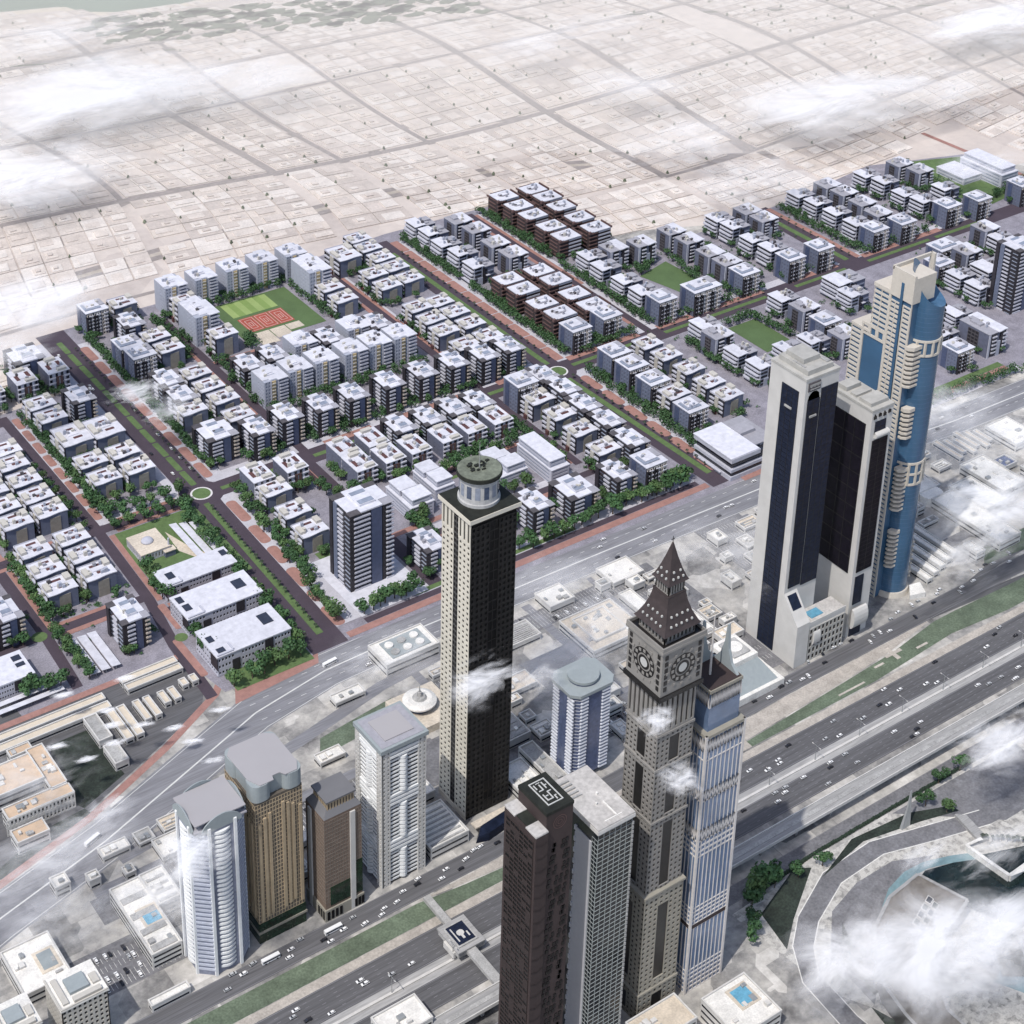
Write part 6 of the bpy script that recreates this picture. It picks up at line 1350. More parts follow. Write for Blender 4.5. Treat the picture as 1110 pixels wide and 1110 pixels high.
cq=random.Random(33); TAKEN=[(d[1],d[2],d[3],d[4]) for d in LOW]+[(708,758,842,886),(762,810,742,794),(569,616,914,941),(548,592,846,888),(612,652,744,780),(886,910,754,798),(827,882,750,806),(990,1040,765,850),(1074,1165,762,860),(1068,1098,840,884),(1150,1240,840,905),(1180,1230,790,830),(535,573,760,795),(370,406,745,788)]
for lab,gr,(x0,x1,y0,y1),n in CL:
    made=0
    for t in range(n*12):
        if made>=n: break
        w_,d_=cq.uniform(7,20),cq.uniform(6,16); x,y=cq.uniform(x0,x1-w_),cq.uniform(y0,y1-d_)
        if any(x<b+2 and x+w_>a-2 and y<e+2 and y+d_>c-2 for a,b,c,e in TAKEN): continue
        TAKEN.append((x,x+w_,y,y+d_)); made+=1
        tag(low('small_building',lab,[(x,x+w_,y,y+d_,cq.uniform(3,8))],m=cq.choice(['low_white','low_white','low_grey','low_beige']),units=cq.randrange(1,4),seed=t+made,bars=cq.choice([0,0,3])),group=gr)
# long ribbed roofs right of the blue tower
for i in range(5): low('rail_shed','long narrow striped roof right of the blue tower, %s from left'%['first','second','third','fourth','fifth'][i],[(990+i*11,996+i*11,765+i*3,850-i*4,4.5)],units=0,cat='shed',seed=i)
low('white_hall','long white hall roof at right edge beyond the rail sheds',[(1074,1100,762,838,9),(1100,1128,800,842,10)],units=6)
low('white_hall','second white hall behind the long one at right edge',[(1135,1165,810,860,9)],units=7)
low('round_end_hall','white annex hall with clutter on its roof behind the rail sheds',[(1068,1098,850,884,8)],units=9); 
g=MB(); g.cyl(1082,846,11,11,0,9,28); tag(g.build('round_pavilion',M['low_white']),'round white pavilion at the end of the cluttered annex hall','pavilion')
for i in range(6): low('bus_shelter','pale parking shelter beside the front road, %s of six from left'%['first','second','third','fourth','fifth','last'][i],[(1150+i*9,1155+i*9,872+(i%2)*5,905-(i%3)*4,3.6)],m='low_beige',units=0,cat='shelter',seed=i)
low('white_hall','white angular hall with sand forecourt by the front road at right edge',[(1205,1235,855,892,8)],units=5); low('blue_roof_hall','small hall with blue roof beside parking shelters',[(1170,1186,838,852,6)],m='glass_violet',units=2)
low('roof_house','pale roofed house cut by the right edge',[(1180,1230,790,830,8)],units=6)
# foreground roofs
low('pool_podium','white podium with blue rooftop pool at the foot of the ribbed glass tower',[(562,596,520,553,14)],pool=(579,590,535,547,14),units=6); low('ribbed_roof_house','white house with ribbed roof strips in front of the pool podium',[(540,575,500,517,13),],units=2,bars=5); low('corner_house','cream roofed house at the foot of the clock tower',[(515,552,545,566,13)],units=5,m='low_beige')
low('station_roof','pale flat station roof with sloping rim at bottom centre',[(394,424,632,652,14)],units=3)
# crescent building, lake walls, sculpture
root=empty('crescent_building',(0,0,.1),0,'brown-roofed crescent building with grid skylight curving round the lake','building')
out=[(741,547),(712,544),(686,532),(671,517),(659,498),(654,476),(652,455)]; inn=[(677,450),(677,464),(691,486),(705,496),(724,506),(751,514)]
g=MB(); g.prism(out+inn,0,14); g.build('wall',M['charcoal_strip'],root); g=MB(); g.prism([(x*.995+3.5,y*.995+2.6) for x,y in out]+[(x*.995+3.5,y*.995+2.6) for x,y in inn],14,15); g.build('roof',M['crescent_brown'],root)
g=MB()
for a,b in list(zip(out,out[1:]))+[((741,547),(751,514))]+list(zip(inn,inn[1:])): g.strip([a,b],2.2,15.6)
g.build('roof_rim',M['concrete'],root); 
g=MB().lat('y',-1,0,0,1,0,1,1,1,.5,.5)
g=MB()
for i in range(4):
    for j in range(2):
        ax,ay=(733-i*6.6-j*.6,531-i*2.6-j*5.2); g.prism([(ax,ay),(ax-5.2,ay-2.0),(ax-4.6,ay-6.2),(ax+.6,ay-4.4)],15,15.9)
g.build('skylight_frame',M['low_wall'],root)
for i in range(4):
    for j in range(2):
        ax,ay=(733-i*6.6-j*.6-.5,531-i*2.6-j*5.2-.8); g=MB(); g.prism([(ax,ay),(ax-4.2,ay-1.6),(ax-3.7,ay-4.8),(ax+.5,ay-3.3)],15.9,16.1); g.build('skylight',M['grass_dark' if (i+j)%2 else 'window_dark'],root)
g=MB(); g.strip([(799,519),(797,535),(796,553),(809,551)],2.6,5); g.strip([(799,519),(811,517),(830,520)],2.6,5)
for p,q in (((799,519),(796,553)),((799,519),(830,520))):
    d=(q[0]-p[0],q[1]-p[1]); L=math.hypot(*d); nx,ny=-d[1]/L*1.2,d[0]/L*1.2; g.prism([(p[0]+nx,p[1]+ny),(p[0]-nx,p[1]-ny),(q[0]-nx,q[1]-ny),(q[0]+nx,q[1]+ny)],0,4.9)
tag(g.build('angular_wall',M['low_white']),'white angular wall folding round the dark lake corner','wall')
g=MB(); g.prism([(813,578),(819,573),(815,550),(808,552)],0,2.5); tag(g.build('stone_slab',M['concrete']),'long grey stone slab between the plaza and the lake palms','slab')
root=empty('fin_sculpture',(778,590.5,.1),0,'tall tapering grey fin standing on the plaza beside the hedge','sculpture')
g=MB(); g.loft([[(-4,-1,0),(4,-1,0),(4,1.2,0),(-4,1.2,0)],[(1.5,1,14),(5,1,14),(5,2,14),(1.5,2,14)],[(5,3,26),(6.2,3,26),(6.2,3.5,26),(5,3.5,26)]]); g.build('fin',M['steel'],root)
# lower left yard: sheds and hotel
SH=[(300,385,1003,1010),(300,385,992.5,1000),(402,446,1011,1018),(402,446,1002,1009)]
for i,(x0,x1,y0,y1) in enumerate(SH): low('yard_shed','long beige shed roof in the dark yard, %s'%['upper of the left pair','lower of the left pair','upper of the right pair','lower of the right pair'][i],[(x0,x1,y0,y1,4)],m='shed_beige',units=0,cat='shed')
for i,(x0,x1,y0,y1) in enumerate(((379,385,955,990),(387,393,955,990),(399,404,966,989),(407,412,966,989),(418,423,974,988),(426,431,974,988),(437,442,984,992),(445,450,984,992))):
    low('yard_shed','short beige shed roof across the dark yard, %s from left'%['first','second','third','fourth','fifth','sixth','seventh','eighth'][i],[(x0,x1,y0,y1,4)],m='shed_beige',units=0,cat='shed')
low('grey_barn','grey flat barn beside the dark grass strip, farther one',[(362,372,962,990,6)],m='low_grey',units=0,cat='barn'); low('grey_barn','grey flat barn beside the dark grass strip, nearer one',[(362,372,935,956,6)],m='low_grey',units=0,cat='barn')
root=low('hotel',"hotel with peach-coloured roof terraces and white-arched rim at the left edge",[(278,314,942,970,14),(314,326,930,976,12),(280,326,920,932,12)],m='roof_peach',units=7,cat='hotel')
sub(root,'arched_rim','low_white',lambda g:(g.lat('y',-1,-22.3,0,48,0,13,18,2,.5,.6,.4),g.lat('x',1,48.2,-12,34,0,12,18,2,.5,.6,.4)))
low('hotel_wing','separate peach-roofed hotel wing at the left edge',[(278,300,900,913,9)],m='roof_peach',units=3,cat='hotel'); low('hotel_wing','small peach-roofed block above the hotel',[(304,320,978,986,9)],m='roof_peach',units=1,cat='hotel')
# ------------------------------------------------------------------ trees
def crown_mesh(r, n, seed, sz, flat=.85):
    q=random.Random(seed); g=MB(); lumps=[(q.gauss(0,r*.42),q.gauss(0,r*.42),q.uniform(-.3,.45)*r,q.uniform(.42,.7)*r) for _ in range(8)]
    for i in range(n):
        lx,ly,lz,lr=lumps[i%8]; a=q.uniform(0,6.283); u=q.uniform(-1,1); s=math.sqrt(1-u*u); d=lr*q.uniform(.75,1.05)
        c=Vector((lx+d*s*math.cos(a),ly+d*s*math.sin(a),(lz+d*u)*flat)); nrm=Vector((s*math.cos(a)+q.gauss(0,.5),s*math.sin(a)+q.gauss(0,.5),u+q.gauss(0,.5)+.3)).normalized()
        t=nrm.orthogonal().normalized(); b=nrm.cross(t); an=q.uniform(0,6.283); t,b=t*math.cos(an)+b*math.sin(an),b*math.cos(an)-t*math.sin(an); w_=sz*q.uniform(.6,1.3)
        g.face([c+t*w_,c+b*w_*.7,c-t*w_,c-b*w_*.7])
    return g
TREE=[]
for v in range(5):
    root=empty('broadleaf_tree'); h=(4.4,4.0,4.8,4.2,3.8)[v]
    g=MB(); g.loft([[(.32*math.cos(i*1.05),.32*math.sin(i*1.05),0) for i in range(6)],[(.22*math.cos(i*1.05)+.1,.22*math.sin(i*1.05),h*.6) for i in range(6)],[(.1*math.cos(i*1.05)+.2,.1*math.sin(i*1.05),h*1.15) for i in range(6)]])
    for k in range(4):
        a=k*1.57+v; g.loft([[(x+.1*math.cos(i*2.1),y+.1*math.sin(i*2.1),z) for i in range(3)] for x,y,z in ((.08,0,h*.55),(1.5*math.cos(a),1.5*math.sin(a),h*.95))])
    g.build('trunk',M['bark'],root)
    cr=crown_mesh(3.5,420,v,.62).build('crown',M['leaf' if v<3 else 'leaf_pale'],root,loc=(.15,0,h+1.3)); TREE.append(root)
used=[False]*5; PALM=empty('palm_tree'); g=MB(); g.cyl(0,0,.2,.14,0,4.2,6); g.build('trunk',M['bark'],PALM)
g=MB(); q=random.Random(9)
for i in range(15):
    a=i*.42+q.uniform(-.1,.1); up=q.uniform(.1,.9); P0=Vector((0,0,4.2)); d=Vector((math.cos(a),math.sin(a),0)); sd_=Vector((-d.y,d.x,0))
    p1=P0+d*1.0+Vector((0,0,up)); p2=P0+d*2.0+Vector((0,0,up*.3-.5)); g.face([P0,p1-sd_*.38,p1+sd_*.38]); g.face([p1-sd_*.38,p2,p1+sd_*.38])
g.build('fronds',M['palm_leaf'],PALM); PUSED=[False]
WANT=[]
def tree(x,y,label,group,s=1): WANT.append((x,y,label,group,s))
def plant(x,y,label,group,s=1):
    v=rnd.randrange(5)
    if not used[v]: o=TREE[v]; used[v]=True
    else: o=copy_tree(TREE[v])
    k=s*rnd.uniform(1.25,1.8); o.location=(x,y,.2); o.rotation_euler=(0,0,rnd.uniform(0,6.28)); o.scale=(k,k,k*rnd.uniform(.9,1.15)); tag(o,label,'tree',group)
def palm(x,y,label,group,s=1):
    if not PUSED[0]: o=PALM; PUSED[0]=True
    else: o=copy_tree(PALM)
    k=s*rnd.uniform(.85,1.15); o.location=(x,y,.3); o.rotation_euler=(0,0,rnd.uniform(0,6.28)); o.scale=(k,k,k); tag(o,label,'palm',group)
def row(x0,y0,x1,y1,n0,lab,gr,s=1,j=1.0,f=tree):
    n=round(n0*1.3)
    for i in range(n):
        t=i/max(1,n-1); f(x0+(x1-x0)*t+rnd.uniform(-j,j),y0+(y1-y0)*t+rnd.uniform(-j,j),lab,gr,s)
T='round green tree '
row(587,1232,589,1500,30,T+'lining the first boulevard above the roundabout',"trees along first boulevard's upper part")
row(572,990,589,1185,17,T+'on the right side of first boulevard below the roundabout','trees right of lower first boulevard',1.05,2.5)
row(532,985,536,1180,14,T+'on the school side of first boulevard','trees between schools and first boulevard',1.05,2)
row(596,985,640,989,6,T+'in front of the lone tower forecourt','trees below the lone tower',1.1,2.5)
row(480,1215,481,1385,21,T+'lining the left street beside white blocks','trees along the left street',1,1.4)
row(457,1210,457,1310,6,T+'on the far side of the left street','trees on far side of left street',.8)
row(388,1112,389,1195,10,T+'lining the lower left lane','trees along lower left lane',1,1.6); row(386,1035,384,1090,7,T+'beside the three lower carports','trees beside lower carports',1,1.6)
row(476,1065,470,1000,7,T+'between schools and lower lane','trees left of the schools',1.1,2.2); row(474,1086,475,1125,5,T+'left of the mosque','trees left of the mosque',1.1,1.5); row(478,1196,545,1192,5,T+'above the mosque lawn','trees above the mosque lawn',1.05,1)
row(480,1211,545,1213,5,T+'in front of the white blocks by the roundabout','trees by the roundabout corner',1); row(472,968,530,972,5,T+'on the verge below the schools','trees below the schools',1.1,2)
row(366,1035,340,1042,3,T+'by the cut-off school at left','trees by the left school',1.1,2)
row(968,1222,969,1380,18,T+'lining second boulevard beside brown striped blocks','trees beside the brown striped blocks'); row(968,1410,968,1515,11,T+'beside terraced houses on second boulevard','trees beside upper second boulevard')
row(967,1010,966,1180,16,T+'right of second boulevard below the roundabout','trees right of lower second boulevard',1.1,2)
row(1080,1400,1081,1530,13,T+'along the street left of ten striped blocks','trees left of the ten striped blocks'); row(1078,1225,1079,1375,12,T+'beside the upper square lawn street','trees along upper square lawn street',1.05,1.5)
row(985,1216,1050,1217,6,T+'in front of grey framed houses on long cross street','trees on the long cross street',1.05); row(1090,1217,1225,1218,10,T+'along the cross street below the upper lawn','trees below the upper lawn',1.05,1.2); row(1262,1218,1330,1219,5,T+'in front of upper right framed houses','trees below upper right cluster',1.05); row(1380,1217,1480,1218,7,T+'along the cross street at upper right','trees along upper right cross street',1.05)
row(1140,1312,1160,1325,4,T+'at the far corner of the upper square lawn','trees at upper lawn corner',1); row(1180,1268,1190,1318,5,T+'on the right side of the upper square lawn','trees right of upper lawn',1); row(1176,1178,1182,1125,6,T+'edging the lower square lawn','trees beside the lower lawn',1,1.5); row(1142,1177,1170,1178,3,T+'above the lower square lawn','trees above the lower lawn',1)
row(1380,1230,1380,1350,11,T+'along third boulevard','trees along third boulevard'); row(1240,1240,1242,1320,5,T+'between upper right white houses','trees between upper right houses',1,2)
row(1085,1105,1084,1170,6,T+'left of the lower lawn houses','trees left of lower lawn houses',1.05); row(1182,1090,1240,1100,4,T+'near the lower lawn right houses','trees near lower lawn right',1,3)
for x in (650,683,716,750,788,822,856,890): tree(x,1221,T+'between the dark-cornered houses on the long cross street','trees between dark-cornered houses',1.0)
row(682,1280,840,1283,12,T+'between cream slabs and dark-cornered houses','trees below the cream slabs',1,2); row(676,1300,676,1390,8,T+'beside the mist-side street','trees by the mist-side street',1,1.4)
row(710,1499,800,1500,8,T+'at the top edge of the playing field','trees above the playing field',.95); row(811,1415,812,1490,6,T+'right of the playing field','trees right of the playing field',1.05); row(716,1400,722,1418,4,T+'at the lower corner of the playing field','trees at the field corner',1.1,2); row(658,1420,660,1500,9,T+'along the street left of the field','trees left of the playing field',1)
row(690,1060,700,1064,3,T+'behind the white stepped offices','trees by the white offices',1.1,2); row(848,1066,850,1150,9,T+'along the brick street right of the offices','trees along inner brick street',1.05,1.5); row(735,1062,800,1054,5,T+'in front of the white stepped offices','trees in front of white offices',1.05,3)
row(745,984,900,986,12,T+'on the front verge right of the black tower','trees on the front verge',1.15,2.5); row(905,984,925,990,4,T+'at the front corner of second boulevard','trees at second boulevard front corner',1.15,2.5); row(973,972,1020,972,8,T+'in front of the large white modern office','trees before the modern office',1.1,1.5); row(1200,958,1320,950,11,T+'on the verge right of the blue tower','trees on the verge right of blue tower',1.15,1.5)
row(735,1112,835,1120,9,T+'behind the white offices below brown-windowed blocks','trees under brown-windowed blocks',1,2); row(655,1135,640,1170,4,T+'by the first inner brick street','trees by first inner street',1.05,1.5)
for (x,y) in ((670,604),(689,602),(709,600)): tree(x-2,y-3,'dark tree in a row under the plaza hedge at lower right','dark plaza trees along hedge',.8)
for (x,y) in ((643,596),(634,588),(627,578)): tree(x,y,'dark tree clump beside the ribbed glass tower plaza','dark trees beside glass tower plaza',1.15)
for (x,y) in ((651,603),(660,603)): tree(x,y,'big dark tree at the left end of the hedge','dark trees at hedge end',1.35)
for (x,y) in ((828,606),(804,596),(812,584),(850,606)): tree(x,y,'dark tree on the pale mosaic plaza by the fin sculpture','dark trees on the mosaic plaza',.95)
row(1600,1235,1690,1245,8,T+'round the white hall at upper right','trees round the upper right hall',1.1,4); row(1590,1265,1600,1360,6,T+'left of the white hall at upper right','trees left of upper right hall',1.1,4)
row(676,1000,690,1050,6,T+'between the lone tower and the small dark-cornered house','trees right of the lone tower',1.1,3); row(612,1055,640,1068,4,T+'behind the lone tower','trees behind the lone tower',1.1,2)
for i in range(19): palm(559-i*.32,1176-i*10.2,'small dark palm on the green median below the first roundabout','palms on lower first median',1.05)
for i in range(24): palm(570.5,1226+i*11.4,'small dark palm right of the upper first boulevard median','palms along upper first boulevard',.95)
for i in range(24): palm(949.5,1224+i*11.6,'small dark palm along the upper second boulevard','palms along upper second boulevard',.95)
for i in range(17): palm(947+i*.42,1180-i*11.5,'small dark palm on lower second boulevard','palms along lower second boulevard',.95)
for i in range(15): palm(975+i*17.5,1207,'small dark palm along the long cross street','palms along the long cross street',.95)
for i in range(10): palm(1363,1222+i*12,'small dark palm along third boulevard','palms along third boulevard',.95)
for i in range(9): palm(812+i*2.6,553-i*2.2+rnd.uniform(-1,1),'black palm in a cluster beside the dark lake','palms beside the dark lake',1.0)
ROADS=((536,585,960,1540),(928,966,960,1540),(300,1760,1189,1214),(716,808,1396,1498),(1136,1188,1256,1324),(1138,1180,1112,1174),(458,478,960,1410),(370,384,1030,1410),(590,655,980,1066),(656,866,1104,1120),(468,560,980,1190),(1060,1078,1210,1540),(655,668,1108,1500),(856,866,1060,1500),(955,1020,960,1030),(380,415,1028,1082),(1340,1374,1200,1365))
OFF=[(d[1],d[2]) for d in DISTRICT]+[(706,1090),(729,1096),(794,1086),(831,1075)]
def free(x,y,m=12.5): return not any(abs(x-a)<m and abs(y-b)<m+.5 for a,b in OFF) and not any(a<x<b and c<y<e for a,b,c,e in ROADS)
q=random.Random(21)
for d in DISTRICT:
    for dx,dy in ((-15,q.uniform(-9,9)),(-14.5,q.uniform(-14,-6)),(q.uniform(-8,8),-17.5),(15,q.uniform(-9,9)),(q.uniform(-10,10),-17)):
        x,y=d[1]+dx,d[2]+dy
        if free(x,y) and q.random()<.8 and not any(abs(x-w_[0])<3.5 and abs(y-w_[1])<3.5 for w_ in WANT):
            side='left' if x<560 else 'middle' if x<950 else 'right'
            tree(x,y,'green tree standing between apartment houses in the %s part of the new district'%side,'trees between houses, %s part'%side,.82)
WANT.sort(key=lambda t: math.hypot(t[0],t[1]))
for t in WANT[:300]: plant(*t)
g=MB(); q=random.Random(8)
for k,(x,y,lb,gr,s) in enumerate(WANT[300:]):
    c=crown_mesh(4.9*s*q.uniform(.95,1.25),190,k%7,.95); n0=len(g.v); g.v+=[(x+a,y+b,6.2+d) for a,b,d in c.v]; g.f+=[tuple(n0+i for i in f) for f in c.f]; g.m+=[0]*len(c.f)
    g.cyl(x,y,.3,.2,0,5,5,mi=1)
tag(g.build('far_trees',[M['leaf'],M['bark']]),'round green trees along the farther streets of the new district','trees',kind='stuff')
# hidden greenery: low shrubs between the houses read as one mass
g=MB(); q=random.Random(4)
for i in range(2600):
    x0,y0,x1,y1=q.choice([(390,1000,1180,1530),(1080,1100,1560,1350),(380,1110,540,1400)])
    x,y=q.uniform(x0,x1),q.uniform(y0,y1)
    if any(abs(x-d[1])<14 and abs(y-d[2])<15 for d in DISTRICT): continue
    if any(a-2<x<b+2 and c<y<e for a,b,c,e in ((536,585,960,1540),(928,967,960,1540),(300,1760,1190,1217),(716,808,1396,1498),(1136,1188,1256,1324),(1138,1180,1112,1174),(458,478,960,1410),(370,390,1030,1410),(590,655,980,1070),(670,850,1060,1120),(470,550,980,1192),(1060,1078,1210,1540),(655,675,1108,1500),(855,870,1060,1500),(955,1020,960,1030))): continue
    if not any(abs(x-d[1])<30 and abs(y-d[2])<30 for d in DISTRICT): continue
    r_=q.uniform(.8,2.0); h=q.uniform(.8,2.6)
    for k in range(14):
        a=q.uniform(0,6.28); b=q.uniform(0,1.3); c=Vector((x+r_*math.cos(a)*math.cos(b),y+r_*math.sin(a)*math.cos(b),.2+h*math.sin(b)+.3)); t=Vector((q.gauss(0,1),q.gauss(0,1),q.gauss(0,.6))).normalized()*.8; u=Vector((q.gauss(0,1),q.gauss(0,1),q.gauss(0,.6))).normalized()*.6
        g.face([c+t,c+u,c-t,c-u])
tag(g.build('shrubbery',M['leaf']),'low green shrubs filling the gaps between apartment houses','shrubs',kind='stuff')
# ------------------------------------------------------------------ cars
def make_car(m):
    root=empty('car'); g=MB(); g.loft([[(-2.2,-.85,.35),(2.2,-.85,.35),(2.2,.85,.35),(-2.2,.85,.35)],[(-2.25,-.9,.75),(2.25,-.9,.7),(2.25,.9,.7),(-2.25,.9,.75)],[(-2.1,-.8,.95),(1.9,-.8,.9),(1.9,.8,.9),(-2.1,.8,.95)]]); g.loft([[(-1.5,-.7,1.38),(.5,-.7,1.38),(.5,.7,1.38),(-1.5,.7,1.38)],[(-1.4,-.66,1.45),(.4,-.66,1.45),(.4,.66,1.45),(-1.4,.66,1.45)]]); g.build('body',M[m],root)
    g=MB(); g.loft([[(-2.0,-.78,.93),(1.3,-.78,.9),(1.3,.78,.9),(-2.0,.78,.93)],[(-1.5,-.7,1.38),(.5,-.7,1.38),(.5,.7,1.38),(-1.5,.7,1.38)]],cap=False); g.build('window',M['window_dark'],root)
    for x in(-1.4,1.4):
        for y in(-.8,.8): g=MB(); g.box(x-.32,x+.32,y-.12,y+.12,0,.64); g.build('wheel',M['black_glass'],root)
    return root
CARS={m:make_car(m) for m in ('car_white','car_silver','car_dark')}; CU=set()
def car(x,y,rz,label,group,z=.2,m=None):
    m=m or rnd.choice(['car_white']*6+['car_silver']*2+['car_dark']*2)
    c={'car_white':'white','car_silver':'silver','car_dark':'dark','car_red':'red'}[m]
    if m not in CU: o=CARS[m]; CU.add(m)
    else: o=copy_tree(CARS[m])
    s=rnd.uniform(1.0,1.2); o.scale=(s,s,s); o.location=(x,y,z); o.rotation_euler=(0,0,rz); tag(o,c+' car '+label,'car',c+' '+group)
for i in range(30): car(rnd.uniform(640,1060),rnd.choice([678.5,682,685.3,688.7,692,695.5]),math.pi,'driving on the upper highway carriageway right of the glass tower','cars on upper highway right part',.26)
for i in range(12): car(rnd.uniform(330,470),rnd.choice([678.5,682,685.3,688.7,692]),math.pi,'driving on the upper highway carriageway at lower left','cars on upper highway left part',.26)
for i in range(26): car(rnd.uniform(640,1040),rnd.choice([648.4,652,655.6,659.2,662.7]),0,'driving on the lower highway carriageway','cars on lower highway carriageway',.26)
for i in range(26): 
    x=340+i*8+rnd.uniform(-3,3); car(x,rnd.choice([736.5,728,724.5,733]),rnd.choice([0,.2,math.pi]),'on the service road before the lower left towers','cars on left service road',.26)
for i in range(34):
    x=780+i*9+rnd.uniform(-3,3); car(x,741+min(8,max(-2,(x-780)*.03))+rnd.choice([-4.5,-1,5,7.5]),rnd.choice([0,1.3,math.pi]),'on the service road before the twin slabs and blue tower','cars on right service road',.26)
for i in range(40):
    car(440+rnd.randrange(22)*2.9,rnd.choice([806,812,822,829]),math.pi/2,'parked in the lot behind brick and scalloped towers','cars in lot behind scalloped tower',.26)
for i in range(26): car(642+rnd.randrange(20)*2.9,rnd.choice([775,782,792]),math.pi/2,'parked in the lot beside the round-roofed tower','cars in lot by round-roofed tower',.26)
for i in range(22): car(278+rnd.randrange(18)*3,rnd.choice([768,775,784,792]),math.pi/2,'parked in the lower left lot','cars in the lower left lot',.26)
for i in range(24): car(645+rnd.randrange(56)*3,rnd.choice([899,911]),math.pi/2,'parked in the long lot beside the front road','cars in the front road lot',.26)
for i in range(26):
    x=rnd.uniform(560,1250); y0=946 if x<900 else 944-(x-900)*.06; car(x,y0+rnd.choice([-13,-6,6,13]),0.02,'driving on the wide front road','cars on the front road',.3)
for i in range(16): car(rnd.choice([553,555]) if i%2 else 571.5,rnd.uniform(1220,1490),math.pi/2,'on the upper first boulevard','cars on upper first boulevard',.34)
root=empty('bus',(415,731,.3),0,'long white bus on the service road before the tan tower','bus'); g=MB(); g.box(-6,6,-1.3,1.3,.4,3.2); g.build('body',M['car_white'],root); B('window','window_dark',root,(-5.7,5.8,-1.36,-1.3,1.5,2.6),(-5.7,5.8,1.3,1.36,1.5,2.6)); 
for x in(-4,4): B('wheel','black_glass',root,(x-.5,x+.5,-1.4,1.4,0,.9))
r3=copy_tree(root); r3.location=(322,884,.3); r3.rotation_euler=(0,0,.35); tag(r3,'long white bus alone on the front road at left','bus')
r3=copy_tree(root); r3.location=(372,733,.3); tag(r3,'white bus parked beside the tan tower base','bus')
r3=copy_tree(root); r3.location=(541,950,.3); r3.rotation_euler=(0,0,.1); tag(r3,'white bus on the front road below first boulevard','bus')

# ------------------------------------------------------------------ mist and clouds: stacked thin veils with soft procedural holes
def cloud_mat(name, dens, scale, lo, hi, warp_=.6):
    m=bpy.data.materials.new(name); m.use_nodes=True; nt=m.node_tree; n=nt.nodes; l=nt.links
    for q in list(n): n.remove(q)
    out=n.new('ShaderNodeOutputMaterial'); mx=n.new('ShaderNodeMixShader'); tr=n.new('ShaderNodeBsdfTransparent'); df=n.new('ShaderNodeBsdfDiffuse'); tl=n.new('ShaderNodeBsdfTranslucent'); m2=n.new('ShaderNodeMixShader')
    df.inputs[0].default_value=(.97,.97,.98,1); tl.inputs[0].default_value=(.97,.97,.98,1); m2.inputs[0].default_value=.2
    l.new(df.outputs[0],m2.inputs[1]); l.new(tl.outputs[0],m2.inputs[2])
    tc=n.new('ShaderNodeTexCoord'); oi=n.new('ShaderNodeObjectInfo')
    vm=n.new('ShaderNodeVectorMath'); vm.operation='MULTIPLY_ADD'; l.new(oi.outputs['Random'],vm.inputs[0]); vm.inputs[1].default_value=(37,53,71); l.new(tc.outputs['Object'],vm.inputs[2])
    nz=n.new('ShaderNodeTexNoise'); nz.inputs['Scale'].default_value=scale; nz.inputs['Detail'].default_value=4; nz.inputs['Roughness'].default_value=.6; nz.inputs['Distortion'].default_value=warp_
    l.new(vm.outputs[0],nz.inputs['Vector'])
    ln=n.new('ShaderNodeVectorMath'); ln.operation='LENGTH'; l.new(tc.outputs['Object'],ln.inputs[0])
    fa=n.new('ShaderNodeMapRange'); fa.interpolation_type='SMOOTHSTEP'; fa.inputs[1].default_value=.15; fa.inputs[2].default_value=1; fa.inputs[3].default_value=1; fa.inputs[4].default_value=0; l.new(ln.outputs['Value'],fa.inputs[0])
    # threshold rises towards the rim so the outline stays ragged
    th=n.new('ShaderNodeMapRange'); th.inputs[1].default_value=0; th.inputs[2].default_value=1; th.inputs[3].default_value=hi; th.inputs[4].default_value=lo; l.new(fa.outputs[0],th.inputs[0])
    sb=n.new('ShaderNodeMath'); sb.operation='SUBTRACT'; l.new(nz.outputs['Fac'],sb.inputs[0]); l.new(th.outputs[0],sb.inputs[1])
    ml=n.new('ShaderNodeMath'); ml.operation='MULTIPLY'; ml.use_clamp=True; ml.inputs[1].default_value=dens; l.new(sb.outputs[0],ml.inputs[0])
    m3=n.new('ShaderNodeMath'); m3.operation='MULTIPLY'; m3.use_clamp=True; l.new(ml.outputs[0],m3.inputs[0]); l.new(fa.outputs[0],m3.inputs[1])
    cl=n.new('ShaderNodeMath'); cl.operation='MINIMUM'; cl.inputs[1].default_value=.72; l.new(m3.outputs[0],cl.inputs[0])
    l.new(cl.outputs[0],mx.inputs[0]); l.new(tr.outputs[0],mx.inputs[1]); l.new(m2.outputs[0],mx.inputs[2]); l.new(mx.outputs[0],out.inputs[0])
    return m
CM={'wisp':cloud_mat('cloud_wisp',1.5,2.2,.36,.62),'thick':cloud_mat('cloud_thick',2.6,1.9,.30,.6),'veil':cloud_mat('cloud_veil',.42,1.5,.15,.55),'thin':cloud_mat('cloud_thin',1.05,2.2,.38,.66)}
